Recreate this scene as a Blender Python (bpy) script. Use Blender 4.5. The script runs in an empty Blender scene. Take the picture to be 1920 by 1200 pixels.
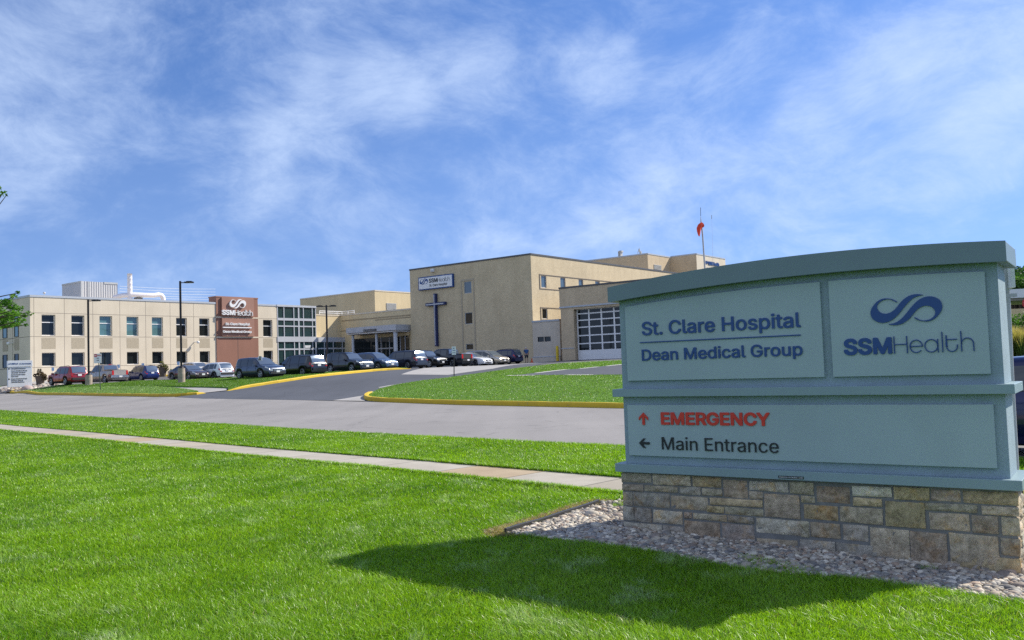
import bpy, math, random
import numpy as np
from mathutils import Vector, Matrix
from mathutils.geometry import delaunay_2d_cdt, tessellate_polygon
random.seed(7); RNG = np.random.default_rng(7)
sc = bpy.context.scene
COL = sc.collection
# ---------------------------------------------------------------- camera
F = 1618.5; EYE = 1.65
PITCH = math.radians(2.9927); ROLL = math.radians(-1.9583)
R3 = Matrix.Rotation(math.pi/2+PITCH, 3, 'X') @ Matrix.Rotation(ROLL, 3, 'Z')
CAMP = Vector((0, 0, EYE))
cd = bpy.data.cameras.new("camera"); cam = bpy.data.objects.new("camera", cd); COL.objects.link(cam)
cam.matrix_world = Matrix.Translation(CAMP) @ R3.to_4x4()
cd.sensor_width = 36; cd.lens = F/1920*36; cd.clip_start = .05; cd.clip_end = 20000
sc.camera = cam
# ---------------------------------------------------------------- sun, sky, exposure
SUN_EL = math.radians(39.3); SUN_AZ = math.radians(66)      # azimuth clockwise from +y
sd = bpy.data.lights.new("sun", 'SUN'); sun = bpy.data.objects.new("sun", sd); COL.objects.link(sun)
sd.energy = 4.9; sd.angle = math.radians(.5); sd.color = (1, .93, .80)
sdir = Vector((math.sin(SUN_AZ)*math.cos(SUN_EL), math.cos(SUN_AZ)*math.cos(SUN_EL), math.sin(SUN_EL)))
sun.rotation_euler = sdir.to_track_quat('Z', 'Y').to_euler()
sun.location = sdir*60
w = bpy.data.worlds.new("World"); sc.world = w; w.use_nodes = True
nt = w.node_tree; nt.nodes.clear()
def nn(t, **k):
    n = nt.nodes.new(t)
    for a, b in k.items():
        if a == 'inp':
            for i, v in b.items():
                if isinstance(v, bpy.types.NodeSocket): nt.links.new(v, n.inputs[i])
                else: n.inputs[i].default_value = v
        else: setattr(n, a, b)
    return n
def mth(op, a, b=None, c=None, clamp=False):
    d = {0: a}
    if b is not None: d[1] = b
    if c is not None: d[2] = c
    return nn('ShaderNodeMath', operation=op, use_clamp=clamp, inp=d).outputs[0]
def vmth(op, a, b=None):
    d = {0: a}
    if b is not None: d[1] = b
    return nn('ShaderNodeVectorMath', operation=op, inp=d)
tc = nn('ShaderNodeTexCoord')
dirv = vmth('NORMALIZE', tc.outputs['Generated']).outputs[0]
sep = nn('ShaderNodeSeparateXYZ', inp={0: dirv})
# the blue keeps its depth down to the roofs: look the sky up a little higher than the view
up = nn('ShaderNodeCombineXYZ', inp={0: sep.outputs[0], 1: sep.outputs[1], 2: mth('ADD', mth('MULTIPLY', mth('MAXIMUM', sep.outputs[2], 0.0), .72), .15)}).outputs[0]
sky = nn('ShaderNodeTexSky', sky_type='NISHITA', sun_disc=False, sun_elevation=SUN_EL, sun_rotation=SUN_AZ,
         altitude=200, air_density=1.0, dust_density=.5, ozone_density=2.5, inp={'Vector': vmth('NORMALIZE', up).outputs[0]})
tint = nn('ShaderNodeMix', data_type='RGBA', blend_type='MULTIPLY', inp={0: 1.0, 6: sky.outputs[0], 7: (.74, .98, 1.40, 1)})
rot = nn('ShaderNodeMapping', inp={'Vector': dirv, 'Rotation': (0, math.radians(28), 0), 'Scale': (1.0, 1.0, 1.75)}).outputs[0]
warp = nn('ShaderNodeTexNoise', inp={'Vector': rot, 'Scale': 2.6, 'Detail': 3, 'Roughness': .5})
wv = vmth('MULTIPLY_ADD', warp.outputs['Color'], (.20, .20, .20)); wv.inputs[2].default_value = (0, 0, 0)
rv = vmth('ADD', rot, wv.outputs[0]).outputs[0]
n1 = nn('ShaderNodeTexNoise', inp={'Vector': rv, 'Scale': 3.6, 'Detail': 8, 'Roughness': .58, 'Distortion': .1})
n2 = nn('ShaderNodeTexNoise', inp={'Vector': rv, 'Scale': 8.5, 'Detail': 11, 'Roughness': .68, 'Distortion': .2})
def blob(d, rad, amt):                                     # a cloud bank standing in one direction of the sky
    dv = vmth('DOT_PRODUCT', dirv, Vector(d).normalized()).outputs['Value']
    return nn('ShaderNodeMapRange', interpolation_type='SMOOTHSTEP', inp={0: dv, 1: math.cos(rad), 2: 1.0, 3: 0.0, 4: amt}).outputs[0]
def sky_dir(px, py): return R3 @ Vector(((px-960)/F, (600-py)/F, -1))
bl = None
for px, py, rad, amt in ((560, 225, .055, .24), (640, 205, .05, .16), (730, 178, .045, .24), (450, 305, .055, .24), (530, 315, .05, .10), (370, 375, .08, .14), (50, 130, .12, .26), (10, 220, .07, .14), (270, 30, .11, .14), (425, 160, .04, .08),
                         (540, 0, .09, .12), (760, 20, .12, .14), (1000, 10, .12, .10), (1690, 110, .05, .30), (1660, 150, .04, .14), (1850, 65, .07, .28), (1900, 120, .05, .12), (1125, 122, .04, .26), (1200, 210, .10, .08), (1375, 80, .05, .14), (1540, 215, .045, .18), (1810, 298, .045, .22),
                         (900, 410, .13, .10), (1150, 390, .15, .10), (1400, 430, .14, .10), (1750, 400, .14, .10), (250, 210, .10, -.12), (90, 350, .10, -.12), (820, 330, .09, -.08), (1000, 200, .08, -.06)):
    b = blob(sky_dir(px, py), rad*1.45, amt*.60)
    bl = b if bl is None else mth('ADD', bl, b)
mixn = mth('ADD', mth('ADD', mth('MULTIPLY', n1.outputs[0], .80), mth('MULTIPLY', n2.outputs[0], 1.0)), mth('SUBTRACT', bl, .45))
cl = nn('ShaderNodeMapRange', interpolation_type='SMOOTHSTEP', inp={0: mixn, 1: .31, 2: 1.02, 3: .0, 4: .68}).outputs[0]
haze_k = nn('ShaderNodeMapRange', inp={0: sep.outputs[2], 1: 0.0, 2: .35, 3: .20, 4: 0.0}).outputs[0]
cl2 = mth('MINIMUM', mth('ADD', cl, haze_k), 1.0)
mix = nn('ShaderNodeMix', data_type='RGBA', inp={0: cl2, 6: tint.outputs[2], 7: (6.3, 7.7, 10.2, 1)})
# unseen bright cloud bank, added behind the viewer to lift the shaded walls
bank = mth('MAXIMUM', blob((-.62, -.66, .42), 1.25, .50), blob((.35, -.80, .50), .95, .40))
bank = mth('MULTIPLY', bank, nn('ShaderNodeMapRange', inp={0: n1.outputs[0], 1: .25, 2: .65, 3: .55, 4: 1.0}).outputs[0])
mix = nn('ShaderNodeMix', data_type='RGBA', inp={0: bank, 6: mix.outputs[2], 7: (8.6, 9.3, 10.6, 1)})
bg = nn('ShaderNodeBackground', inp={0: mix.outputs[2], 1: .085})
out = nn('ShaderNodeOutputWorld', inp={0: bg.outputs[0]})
sc.view_settings.view_transform = 'Standard'; sc.view_settings.look = 'None'
sc.view_settings.exposure = 0.42; sc.view_settings.gamma = 1.0; sc.view_settings.use_curve_mapping = False
sc.cycles.use_denoising = False; sc.cycles.use_adaptive_sampling = False; sc.cycles.max_bounces = 6; sc.cycles.transparent_max_bounces = 8
# ---------------------------------------------------------------- pixel helpers (pixels of the 1920 photograph)
def ray(px, py): return R3 @ Vector(((px-960)/F, (600-py)/F, -1))
def at(px, py, depth):
    d = ray(px, py); return CAMP + d*(depth/d.y)
def on_plane(px, py, p0, n):
    d = ray(px, py); t = (Vector(p0)-CAMP).dot(n)/d.dot(n); return CAMP + d*t
def project(p):
    c = R3.transposed() @ (Vector(p)-CAMP); return (960+F*c.x/-c.z, 600-F*c.y/-c.z)
S2 = math.sqrt(.5)
def nline(px, py, n0): return on_plane(px, py, Vector((S2*n0, S2*n0, 0)), Vector((S2, S2, 0)))  # on a vertical plane along the street
# ---------------------------------------------------------------- facade frames
AR, AL, AS = math.radians(38.3), math.radians(128.03), math.radians(125.23)
class Fac:
    def __init__(s, p, ang):
        s.p = Vector((p[0], p[1], 0)); s.u = Vector((math.sin(ang), math.cos(ang), 0)); s.n = Vector((s.u.y, -s.u.x, 0)); s.ang = ang
    def P(s, u, z, o=0.0): return s.p + s.u*u + s.n*o + Vector((0, 0, z))
    def uv(s, px, py, o=0.0):
        q = on_plane(px, py, s.p+s.n*o, s.n); return ((q-s.p).dot(s.u), q.z)
    def U(s, px, py, o=0.0): return s.uv(px, py, o)[0]
    def Z(s, px, py, o=0.0): return s.uv(px, py, o)[1]
    def off(s, o): return Fac(s.p+s.n*o, s.ang)
    def at(s, u, o=0.0): return Fac(s.P(u, 0, o), s.ang)
# ---------------------------------------------------------------- terrain
ctrl = [(-12, -6, 0), (0, -6, 0), (12, -6, -.25), (0, 3, 0), (-7, 4, 0), (7, 3, -.14), (0, 8, 0), (-10, 13, 0), (1.1, 8.68, 0), (3.9, 6.7, -.10), (6.5, 8, -.13),
        (14, 0, -.3), (-6, 14, 0), (-14, 20, 0)]
def c3(v): ctrl.append((v.x, v.y, v.z))
for px, py, n0 in ((0, 806, 8.6), (250, 832, 8.55), (640, 872, 8.5), (1169, 928, 8.5), (0, 769, 13.5), (342, 789.6, 13.5), (640, 809, 13.45), (1169, 836, 13.45), (1905, 868, 13.0),
                   (1905, 775, 24.6), (1169, 764, 24.6), (1000, 760.6, 24.6), (840, 757.2, 24.6), (686, 752.6, 24.6), (560, 749.5, 24.6), (450, 746.6, 24.6), (340, 743.9, 24.6), (280, 742.8, 24.6), (220, 741.9, 24.6), (170, 741.0, 24.6), (120, 740.1, 24.6), (70, 739.2, 24.6), (20, 738.2, 24.6), (-60, 736.6, 24.6), (-300, 733, 24.6)): c3(nline(px, py, n0))
# parked cars: kind, right end px, near wheel px, centre depth, nose to the right?  (they also fix the ground they stand on)
SIZE = {'suv': (4.6, 1.86, .35), 'boxy': (4.75, 1.90, .37), 'minivan': (5.1, 1.97, .34), 'sedan': (4.8, 1.83, .33), 'hatch': (4.35, 1.80, .34), 'pickup': (5.85, 2.0, .40)}
CU = Vector((math.sin(AL), math.cos(AL), 0)); CV = Vector((math.sin(AR), math.cos(AR), 0))
def stand(kind, xr, yb, D, k=1.0):
    L, W, r = SIZE[kind]; L *= k; W *= k; x, z = (xr-985)/F*D, 1.6
    for _ in range(12):
        c = Vector((x, D, z)); e = c+CU*(L/2-.1)+CV*W*.40+Vector((0, 0, .75)); x += (xr-project(e)[0])/F*e.y
        wp = Vector((x, D, z))+CU*(L/2-.95)-CV*W/2; z += (project(wp)[1]-yb)/F*wp.y
    return Vector((x, D, z))
SPOT = [('suv', 164.5, 721.5, 83, 1.06), ('pickup', 238.5, 718.5, 88, 1.0), ('suv', 297.5, 714, 96, 1.0), ('sedan', 393, 712.6, 81.5, 1.0), ('hatch', 437.5, 711.4, 82.5, 1.0), ('suv', 400, 706, 104, 1.0), ('sedan', 430, 704, 100, 1.0),
        ('suv', 534, 709, 68.5, 1.0), ('minivan', 611.5, 704.6, 72, 1.0), ('boxy', 699, 697.4, 77.5, 1.0), ('suv', 745, 693.6, 80.5, 1.0), ('minivan', 800.5, 691, 83, 1.0), ('boxy', 838.5, 688.5, 89, 1.0), ('pickup', 884, 687.4, 90, 1.0),
        ('sedan', 922, 686.4, 91, 1.0), ('minivan', 953.5, 684.8, 95.5, 1.0), ('suv', 979.5, 682.2, 99, 1.0)]
POSN = [stand(*q) for q in SPOT]
for i, q in enumerate(POSN):
    if i not in (5, 6): c3(q)
CLIN = Fac(at(57, 716, 95), AR)
TALL = Fac(at(1002, 682, 107), AL)        # the shaded end wall; u = 0 at its right hand corner, negative to the left
TALR = Fac(at(1002, 682, 107), AR)        # the sunlit long wall, u = 0 at the same corner
for px, py in ((57, 716), (150, 711), (300, 704), (450, 698), (590, 692)): u, z = CLIN.uv(px, py); c3(CLIN.P(u, z))
for px, py in ((1002, 681.5), (880, 683), (775, 686)): u, z = TALL.uv(px, py); c3(TALL.P(u, z))
GAR = TALL.off(1.6)
for px, py in ((1078, 675), (1165, 671.5), (1400, 660)): u, z = GAR.uv(px, py); c3(GAR.P(u, z))
for px, py, d in ((1905, 657, 72), (1905, 690, 45), (1600, 672, 60), (1905, 648, 90), (-300, 727, 84)): c3(at(px, py, d))
for x, y, z in ((-160, 120, 1.2), (-120, 220, 2), (0, 240, 2.4), (140, 220, 2.4), (160, 60, .8), (120, -30, -.6), (-120, -30, 0), (60, 120, 2.3), (30, 150, 2.4)): ctrl.append((x, y, z))
CT = np.array(ctrl, float)
def _k(r2): return np.where(r2 > 1e-9, .5*r2*np.log(np.maximum(r2, 1e-9)), 0.)
def _fit():
    X = CT[:, :2]/50.; n = len(X)
    K = _k(((X[:, None]-X[None])**2).sum(-1)) + np.eye(n)*2e-4
    P = np.hstack([np.ones((n, 1)), X]); A = np.zeros((n+3, n+3)); A[:n, :n] = K; A[:n, n:] = P; A[n:, :n] = P.T
    return X, np.linalg.solve(A, np.r_[CT[:, 2], 0, 0, 0])
TX, TW = _fit()
def hts(xy):
    xy = np.asarray(xy, float).reshape(-1, 2); o = np.empty(len(xy))
    for i in range(0, len(xy), 20000):
        q = xy[i:i+20000]/50.
        z = _k(((q[:, None]-TX[None])**2).sum(-1)) @ TW[:-3] + TW[-3] + q @ TW[-2:]
        r = np.hypot(xy[i:i+20000, 0], xy[i:i+20000, 1]-60)
        k = np.clip((r-110)/120, 0, 1); k = k*k*(3-2*k)
        o[i:i+20000] = np.clip(z, -.8, 3.2)*(1-k)+1.2*k
    return o
def H(x, y): return float(hts([(x, y)])[0])
_ts = np.r_[np.arange(3, 30, .25), np.arange(30, 200, .5)]
def hit(px, py):
    d = ray(px, py); d = d/d.y
    xs = d.x*_ts; ys = _ts; zr = EYE+d.z*_ts
    g = zr-hts(np.c_[xs, ys]); i = np.where(g < 0)[0]
    if len(i) == 0: t = 150.
    else:
        i = i[0]; t = _ts[i] if i == 0 else _ts[i-1]+(_ts[i]-_ts[i-1])*g[i-1]/(g[i-1]-g[i])
    return Vector((d.x*t, t, EYE+d.z*t))
# ---------------------------------------------------------------- mesh helpers
WORLD = {}
def parent_base(p):
    return WORLD.get(p.name, Vector((0, 0, 0)))
class MB:
    def __init__(s): s.v = []; s.f = []; s.m = []; s.uv = []; s.sm = []; s.c = []
    def add(s, vs, fs, m=0, uv=None, smooth=False, col=None):
        b = len(s.v); s.v += [tuple(p) for p in vs]
        for i, f in enumerate(fs):
            s.f.append([b+k for k in f]); s.m.append(m); s.sm.append(smooth); s.c.append(col)
            s.uv.append(uv[i] if uv else None)
        return s
    def quad(s, a, b, c, d, m=0, uv=None, smooth=False): return s.add([a, b, c, d], [(0, 1, 2, 3)], m, [uv] if uv else None, smooth)
    def fbox(s, F_, u0, u1, z0, z1, o0, o1, m=0, skip=''):
        """box in a facade frame; o1 is the outer face"""
        c = [F_.P(u, z, o) for o in (o0, o1) for z in (z0, z1) for u in (u0, u1)]
        q = [('f', (4, 5, 7, 6), ((u0, z0), (u1, z0), (u1, z1), (u0, z1))), ('b', (1, 0, 2, 3), ((u1, z0), (u0, z0), (u0, z1), (u1, z1))),
             ('l', (0, 4, 6, 2), ((o0, z0), (o1, z0), (o1, z1), (o0, z1))), ('r', (5, 1, 3, 7), ((o1, z0), (o0, z0), (o0, z1), (o1, z1))),
             ('t', (6, 7, 3, 2), ((u0, o1), (u1, o1), (u1, o0), (u0, o0))), ('d', (0, 1, 5, 4), ((u0, o0), (u1, o0), (u1, o1), (u0, o1)))]
        q = [x for x in q if x[0] not in skip]
        return s.add(c, [x[1] for x in q], m, [x[2] for x in q])
    def box(s, c, sz, m=0, M=None):
        hx, hy, hz = sz[0]/2, sz[1]/2, sz[2]/2
        vs = [Vector((x, y, z)) for x in (-hx, hx) for y in (-hy, hy) for z in (-hz, hz)]
        if M is not None: vs = [M @ p for p in vs]
        vs = [p+Vector(c) for p in vs]
        return s.add(vs, [(0, 1, 3, 2), (4, 6, 7, 5), (0, 4, 5, 1), (2, 3, 7, 6), (0, 2, 6, 4), (1, 5, 7, 3)], m)
    def tube(s, path, rad, n=10, m=0, caps=True, smooth=True):
        path = [Vector(p) for p in path]; N = len(path)
        rad = rad if isinstance(rad, (list, tuple)) else [rad]*N
        b = len(s.v); t0 = (path[1]-path[0]).normalized()
        x = t0.orthogonal().normalized(); vs = []
        for i, p in enumerate(path):
            t = (path[min(i+1, N-1)]-path[max(i-1, 0)]).normalized()
            x = (x-t*x.dot(t)).normalized(); y = t.cross(x)
            vs += [p+(x*math.cos(2*math.pi*k/n)+y*math.sin(2*math.pi*k/n))*rad[i] for k in range(n)]
        fs = [(i*n+k, i*n+(k+1) % n, (i+1)*n+(k+1) % n, (i+1)*n+k) for i in range(N-1) for k in range(n)]
        s.add(vs, fs, m, None, smooth)
        if caps: s.add(vs[:n], [tuple(range(n-1, -1, -1))], m); s.add(vs[-n:], [tuple(range(n))], m)
        return s
    def lathe(s, c, prof, n=18, m=0, smooth=True):
        c = Vector(c); vs = [c+Vector((r*math.cos(2*math.pi*k/n), r*math.sin(2*math.pi*k/n), z)) for r, z in prof for k in range(n)]
        fs = [(i*n+k, i*n+(k+1) % n, (i+1)*n+(k+1) % n, (i+1)*n+k) for i in range(len(prof)-1) for k in range(n)]
        s.add(vs, fs, m, None, smooth); s.add(vs[-n:], [tuple(range(n))], m); s.add(vs[:n], [tuple(range(n-1, -1, -1))], m)
        return s
    def prism(s, P, pts, o0, o1, m=0):
        """P(u,z,o) maps the outline to space"""
        a = sum(pts[i][0]*pts[(i+1) % len(pts)][1]-pts[(i+1) % len(pts)][0]*pts[i][1] for i in range(len(pts)))
        if a < 0: pts = pts[::-1]
        n = len(pts); tri = tessellate_polygon([[Vector((u, z, 0)) for u, z in pts]])
        fr = []
        for t in tri:
            A, B, C = (pts[k] for k in t)
            fr.append(tuple(t) if (B[0]-A[0])*(C[1]-A[1])-(B[1]-A[1])*(C[0]-A[0]) > 0 else tuple(reversed(t)))
        s.add([P(u, z, o1) for u, z in pts], fr, m, [[pts[k] for k in t] for t in fr])
        s.add([P(u, z, o) for o in (o0, o1) for u, z in pts], [(i, (i+1) % n, n+(i+1) % n, n+i) for i in range(n)], m)
        s.add([P(u, z, o0) for u, z in pts], [tuple(reversed(t)) for t in fr], m)
        return s
    def build(s, name, mats, parent=None, local=False, bevel=0, auto=None):
        me = bpy.data.meshes.new(name)
        base = parent_base(parent) if (parent is not None and not local) else Vector((0, 0, 0))
        v = np.array(s.v, float)-np.array(base)
        me.from_pydata(v.tolist(), [], s.f)
        for mm in (mats if isinstance(mats, (list, tuple)) else [mats]): me.materials.append(mm)
        me.polygons.foreach_set('material_index', s.m); me.polygons.foreach_set('use_smooth', s.sm)
        if any(x is not None for x in s.uv):
            ul = me.uv_layers.new(name='UVMap'); d = []
            for f, u in zip(s.f, s.uv): d += list(u) if u else [(0, 0)]*len(f)
            ul.data.foreach_set('uv', np.array(d, float).ravel())
        if any(x is not None for x in s.c):
            ca_ = me.color_attributes.new('tone', 'FLOAT_COLOR', 'CORNER'); d = []
            for f, c in zip(s.f, s.c): d += [(*(c or (1, 1, 1)), 1)]*len(f)
            ca_.data.foreach_set('color', np.array(d, float).ravel())
        me.update()
        o = bpy.data.objects.new(name, me); COL.objects.link(o)
        if parent is not None: o.parent = parent; WORLD[o.name] = Vector(base)
        if bevel:
            b = o.modifiers.new('bevel', 'BEVEL'); b.width = bevel; b.segments = 2; b.limit_method = 'ANGLE'; b.angle_limit = math.radians(40)
        return o
def tag(o, label=None, cat=None, group=None, kind=None):
    for k, v in (('label', label), ('category', cat), ('group', group), ('kind', kind)):
        if v: o[k] = v
    return o
def thing(name, label, cat, loc, group=None, rz=0):
    o = bpy.data.objects.new(name, None); COL.objects.link(o); o.empty_display_size = .1
    o.location = loc; o.rotation_euler = (0, 0, rz); WORLD[o.name] = Vector(loc)
    return tag(o, label, cat, group)
# ---------------------------------------------------------------- materials
class Mt:
    def __init__(s, name):
        s.m = bpy.data.materials.new(name); s.m.use_nodes = True; s.t = s.m.node_tree
        s.b = s.t.nodes['Principled BSDF']; s.o = s.t.nodes['Material Output']
    def n(s, t, **k):
        n = s.t.nodes.new(t)
        for a, b in k.items():
            if a == 'inp':
                for i, v in b.items():
                    if isinstance(v, bpy.types.NodeSocket): s.t.links.new(v, n.inputs[i])
                    else: n.inputs[i].default_value = v
            else: setattr(n, a, b)
        return n
    def set(s, **k):
        for a, v in k.items():
            i = s.b.inputs[a.replace('_', ' ')]
            if isinstance(v, bpy.types.NodeSocket): s.t.links.new(v, i)
            else: i.default_value = v
        return s
    def ramp(s, fac, stops, interp='LINEAR'):
        r = s.n('ShaderNodeValToRGB', inp={0: fac}); r.color_ramp.interpolation = interp; e = r.color_ramp.elements
        while len(e) < len(stops): e.new(.5)
        for k, (p, c) in enumerate(stops): e[k].position = p; e[k].color = (*c, 1)
        return r.outputs[0]
    def noise(s, scale, detail=4, rough=.55, vec=None, dist=0):
        i = {'Scale': scale, 'Detail': detail, 'Roughness': rough, 'Distortion': dist}
        i['Vector'] = vec if vec is not None else s.obj()
        return s.n('ShaderNodeTexNoise', inp=i).outputs[0]
    def obj(s):
        if not hasattr(s, '_tc'): s._tc = s.n('ShaderNodeTexCoord')
        return s._tc.outputs['Object']
    def uvv(s):
        s.obj(); return s._tc.outputs['UV']
    def bump(s, h, strength=.3, dist=.02):
        s.t.links.new(s.n('ShaderNodeBump', inp={'Height': h, 'Strength': strength, 'Distance': dist}).outputs[0], s.b.inputs['Normal']); return s
    def mixc(s, f, a, b, blend='MIX'):
        return s.n('ShaderNodeMix', data_type='RGBA', blend_type=blend, inp={0: f, 6: a, 7: b}).outputs[2]
def sc3(c, k): return tuple(min(1, x*k) for x in c)
def plain(name, c, rough=.6, metal=0., var=.12, scale=3., bump=0., bscale=60., coat=0., spec=.5):
    m = Mt(name)
    if var:
        m.set(Base_Color=m.ramp(m.noise(scale, 5), [(.3, sc3(c, 1-var)), (.7, sc3(c, 1+var))]))
    else: m.set(Base_Color=(*c, 1))
    m.set(Roughness=rough, Metallic=metal, Coat_Weight=coat, Specular_IOR_Level=spec)
    if coat: m.set(Coat_Roughness=.06)
    if bump: m.bump(m.noise(bscale, 3), bump, .01)
    return m.m
def brick(name, c1, c2, mortar, bw=.3, bh=.1, var=.1, streak=.12):
    m = Mt(name)
    b = m.n('ShaderNodeTexBrick', inp={'Vector': m.uvv(), 'Color1': (*c1, 1), 'Color2': (*c2, 1), 'Mortar': (*mortar, 1), 'Scale': 1.0, 'Mortar Size': .009,
                                       'Brick Width': bw, 'Row Height': bh, 'Bias': 0.0, 'Mortar Smooth': .2})
    n = m.ramp(m.noise(.35, 6, .65), [(.25, (1-streak,)*3), (.75, (1+streak*.4,)*3)])
    n2 = m.ramp(m.noise(9, 3, .6), [(.25, (1-var,)*3), (.75, (1+var,)*3)])
    m.set(Base_Color=m.mixc(1.0, m.mixc(1.0, b.outputs[0], n, 'MULTIPLY'), n2, 'MULTIPLY'), Roughness=.85)
    m.bump(b.outputs['Fac'], -.3, .006)
    return m.m
def glass(name, c, rough=.04, spec=1.0, metal=0.0):
    m = Mt(name)
    m.set(Base_Color=(*c, 1), Roughness=rough, Specular_IOR_Level=spec, Metallic=metal, IOR=1.52)
    m.bump(m.noise(.5, 2), .02, .3)
    return m.m
M = {}
M['asphalt_road'] = None
def asphalt(name, base, var, speck, crack=0):
    m = Mt(name)
    a = m.ramp(m.noise(.12, 5, .6), [(.3, sc3(base, 1-var)), (.7, sc3(base, 1+var))])
    b = m.ramp(m.noise(28, 3, .7), [(.3, (1-speck,)*3), (.7, (1+speck,)*3)])
    f = m.ramp(m.noise(140, 2, .8), [(.35, (1-speck*1.2,)*3), (.65, (1+speck*1.2,)*3)])
    # long faint wear bands along the street
    mp = m.n('ShaderNodeMapping', inp={'Vector': m.obj(), 'Rotation': (0, 0, math.radians(45)), 'Scale': (.55, .02, 1)})
    st = m.ramp(m.noise(1.0, 3, .6, mp.outputs[0]), [(.35, (.92,)*3), (.7, (1.07,)*3)])
    col = m.mixc(1, m.mixc(1, m.mixc(1, a, b, 'MULTIPLY'), f, 'MULTIPLY'), st, 'MULTIPLY')
    if crack:
        vo = m.n('ShaderNodeTexVoronoi', feature='DISTANCE_TO_EDGE', inp={'Vector': m.obj(), 'Scale': .22})
        vo2 = m.n('ShaderNodeMath', operation='ADD', inp={0: vo.outputs['Distance'], 1: m.n('ShaderNodeMath', operation='MULTIPLY', inp={0: m.noise(2.5, 4), 1: .05}).outputs[0]})
        k = m.ramp(vo2.outputs[0], [(.024, (.62,)*3), (.030, (1,)*3)])
        sp_ = m.ramp(m.noise(.9, 6, .6), [(.60, (1,)*3), (.72, (.80,)*3)])
        col = m.mixc(1, col, sp_, 'MULTIPLY')
        col = m.mixc(crack, col, m.mixc(1, col, k, 'MULTIPLY'))
    m.set(Base_Color=col, Roughness=.9); m.bump(m.noise(60, 3), .25, .01)
    return m.m
M['road'] = asphalt('grey street asphalt', (.255, .240, .230), .12, .14, .6)
M['drive'] = asphalt('dark driveway asphalt', (.074, .080, .096), .14, .12, .6)
M['lot'] = asphalt('parking lot asphalt', (.11, .11, .115), .12, .10)
def walk_mat():
    m = Mt('jointed sidewalk concrete'); sx_ = m.n('ShaderNodeSeparateXYZ', inp={0: m.obj()})
    s_ = m.n('ShaderNodeMath', operation='MULTIPLY', inp={0: m.n('ShaderNodeMath', operation='SUBTRACT', inp={0: sx_.outputs[1], 1: sx_.outputs[0]}).outputs[0], 1: .7071/1.5})
    fr = m.n('ShaderNodeMath', operation='FRACT', inp={0: s_.outputs[0]}); fl = m.n('ShaderNodeMath', operation='FLOOR', inp={0: s_.outputs[0]})
    wn = m.n('ShaderNodeTexWhiteNoise', noise_dimensions='1D', inp={'W': fl.outputs[0]})
    tone_ = m.ramp(wn.outputs[0], [(0, (.86, .84, .80)), (.75, (1.0, 1.0, 1.0)), (.9, (.95, .80, .62))])
    jt = m.ramp(fr.outputs[0], [(.0, (.45,)*3), (.022, (.45,)*3), (.03, (1,)*3)])
    a = m.ramp(m.noise(1.3, 6, .65), [(.3, (.36, .325, .265)), (.7, (.46, .425, .36))])
    f = m.ramp(m.noise(55, 3, .7), [(.3, (.88,)*3), (.7, (1.1,)*3)])
    m.set(Base_Color=m.mixc(1, m.mixc(1, m.mixc(1, a, tone_, 'MULTIPLY'), jt, 'MULTIPLY'), f, 'MULTIPLY'), Roughness=.9); m.bump(m.noise(45, 3), .25, .008); return m.m
M['concrete'] = walk_mat()
M['conc_light'] = plain('light concrete pad', (.36, .345, .33), .9, var=.12, scale=.8, bump=.2, bscale=40)
def yellow_kerb():
    m = Mt('worn yellow kerb paint')
    k = m.ramp(m.noise(2.6, 9, .75), [(.33, (.28, .24, .18)), (.39, (.58, .39, .02)), (.7, (.70, .48, .02))])
    m.set(Base_Color=k, Roughness=.7); m.bump(m.noise(25, 4), .3, .01); return m.m
M['yellow'] = yellow_kerb()
def lawn_mat(name, cA, cB, dry, s1=.35):
    m = Mt(name)
    mp = m.n('ShaderNodeMapping', inp={'Vector': m.obj(), 'Rotation': (0, 0, math.radians(-30)), 'Scale': (1, 2.6, 1)})
    a = m.ramp(m.noise(s1, 6, .62, mp.outputs[0]), [(.32, cA), (.68, cB)])
    d = m.ramp(m.noise(1.6, 7, .72), [(.52, (0, 0, 0)), (.74, (1, 1, 1))])
    col = m.mixc(d, a, (*dry, 1))
    f = m.ramp(m.noise(34, 4, .8), [(.3, (.62,)*3), (.7, (1.35,)*3)])
    m.set(Base_Color=m.mixc(1, col, f, 'MULTIPLY'), Roughness=.9, Specular_IOR_Level=.15)
    m.bump(m.noise(30, 5, .8), .9, .06)
    return m.m
M['lawn'] = lawn_mat('mown lawn', (.050, .125, .012), (.085, .20, .020), (.12, .22, .05))
M['lawn_far'] = lawn_mat('distant mown lawn', (.085, .19, .020), (.145, .29, .040), (.20, .31, .10))
M['turf_ground'] = plain('dull green ground', (.13, .14, .085), .95, var=.3, scale=.05)
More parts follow.
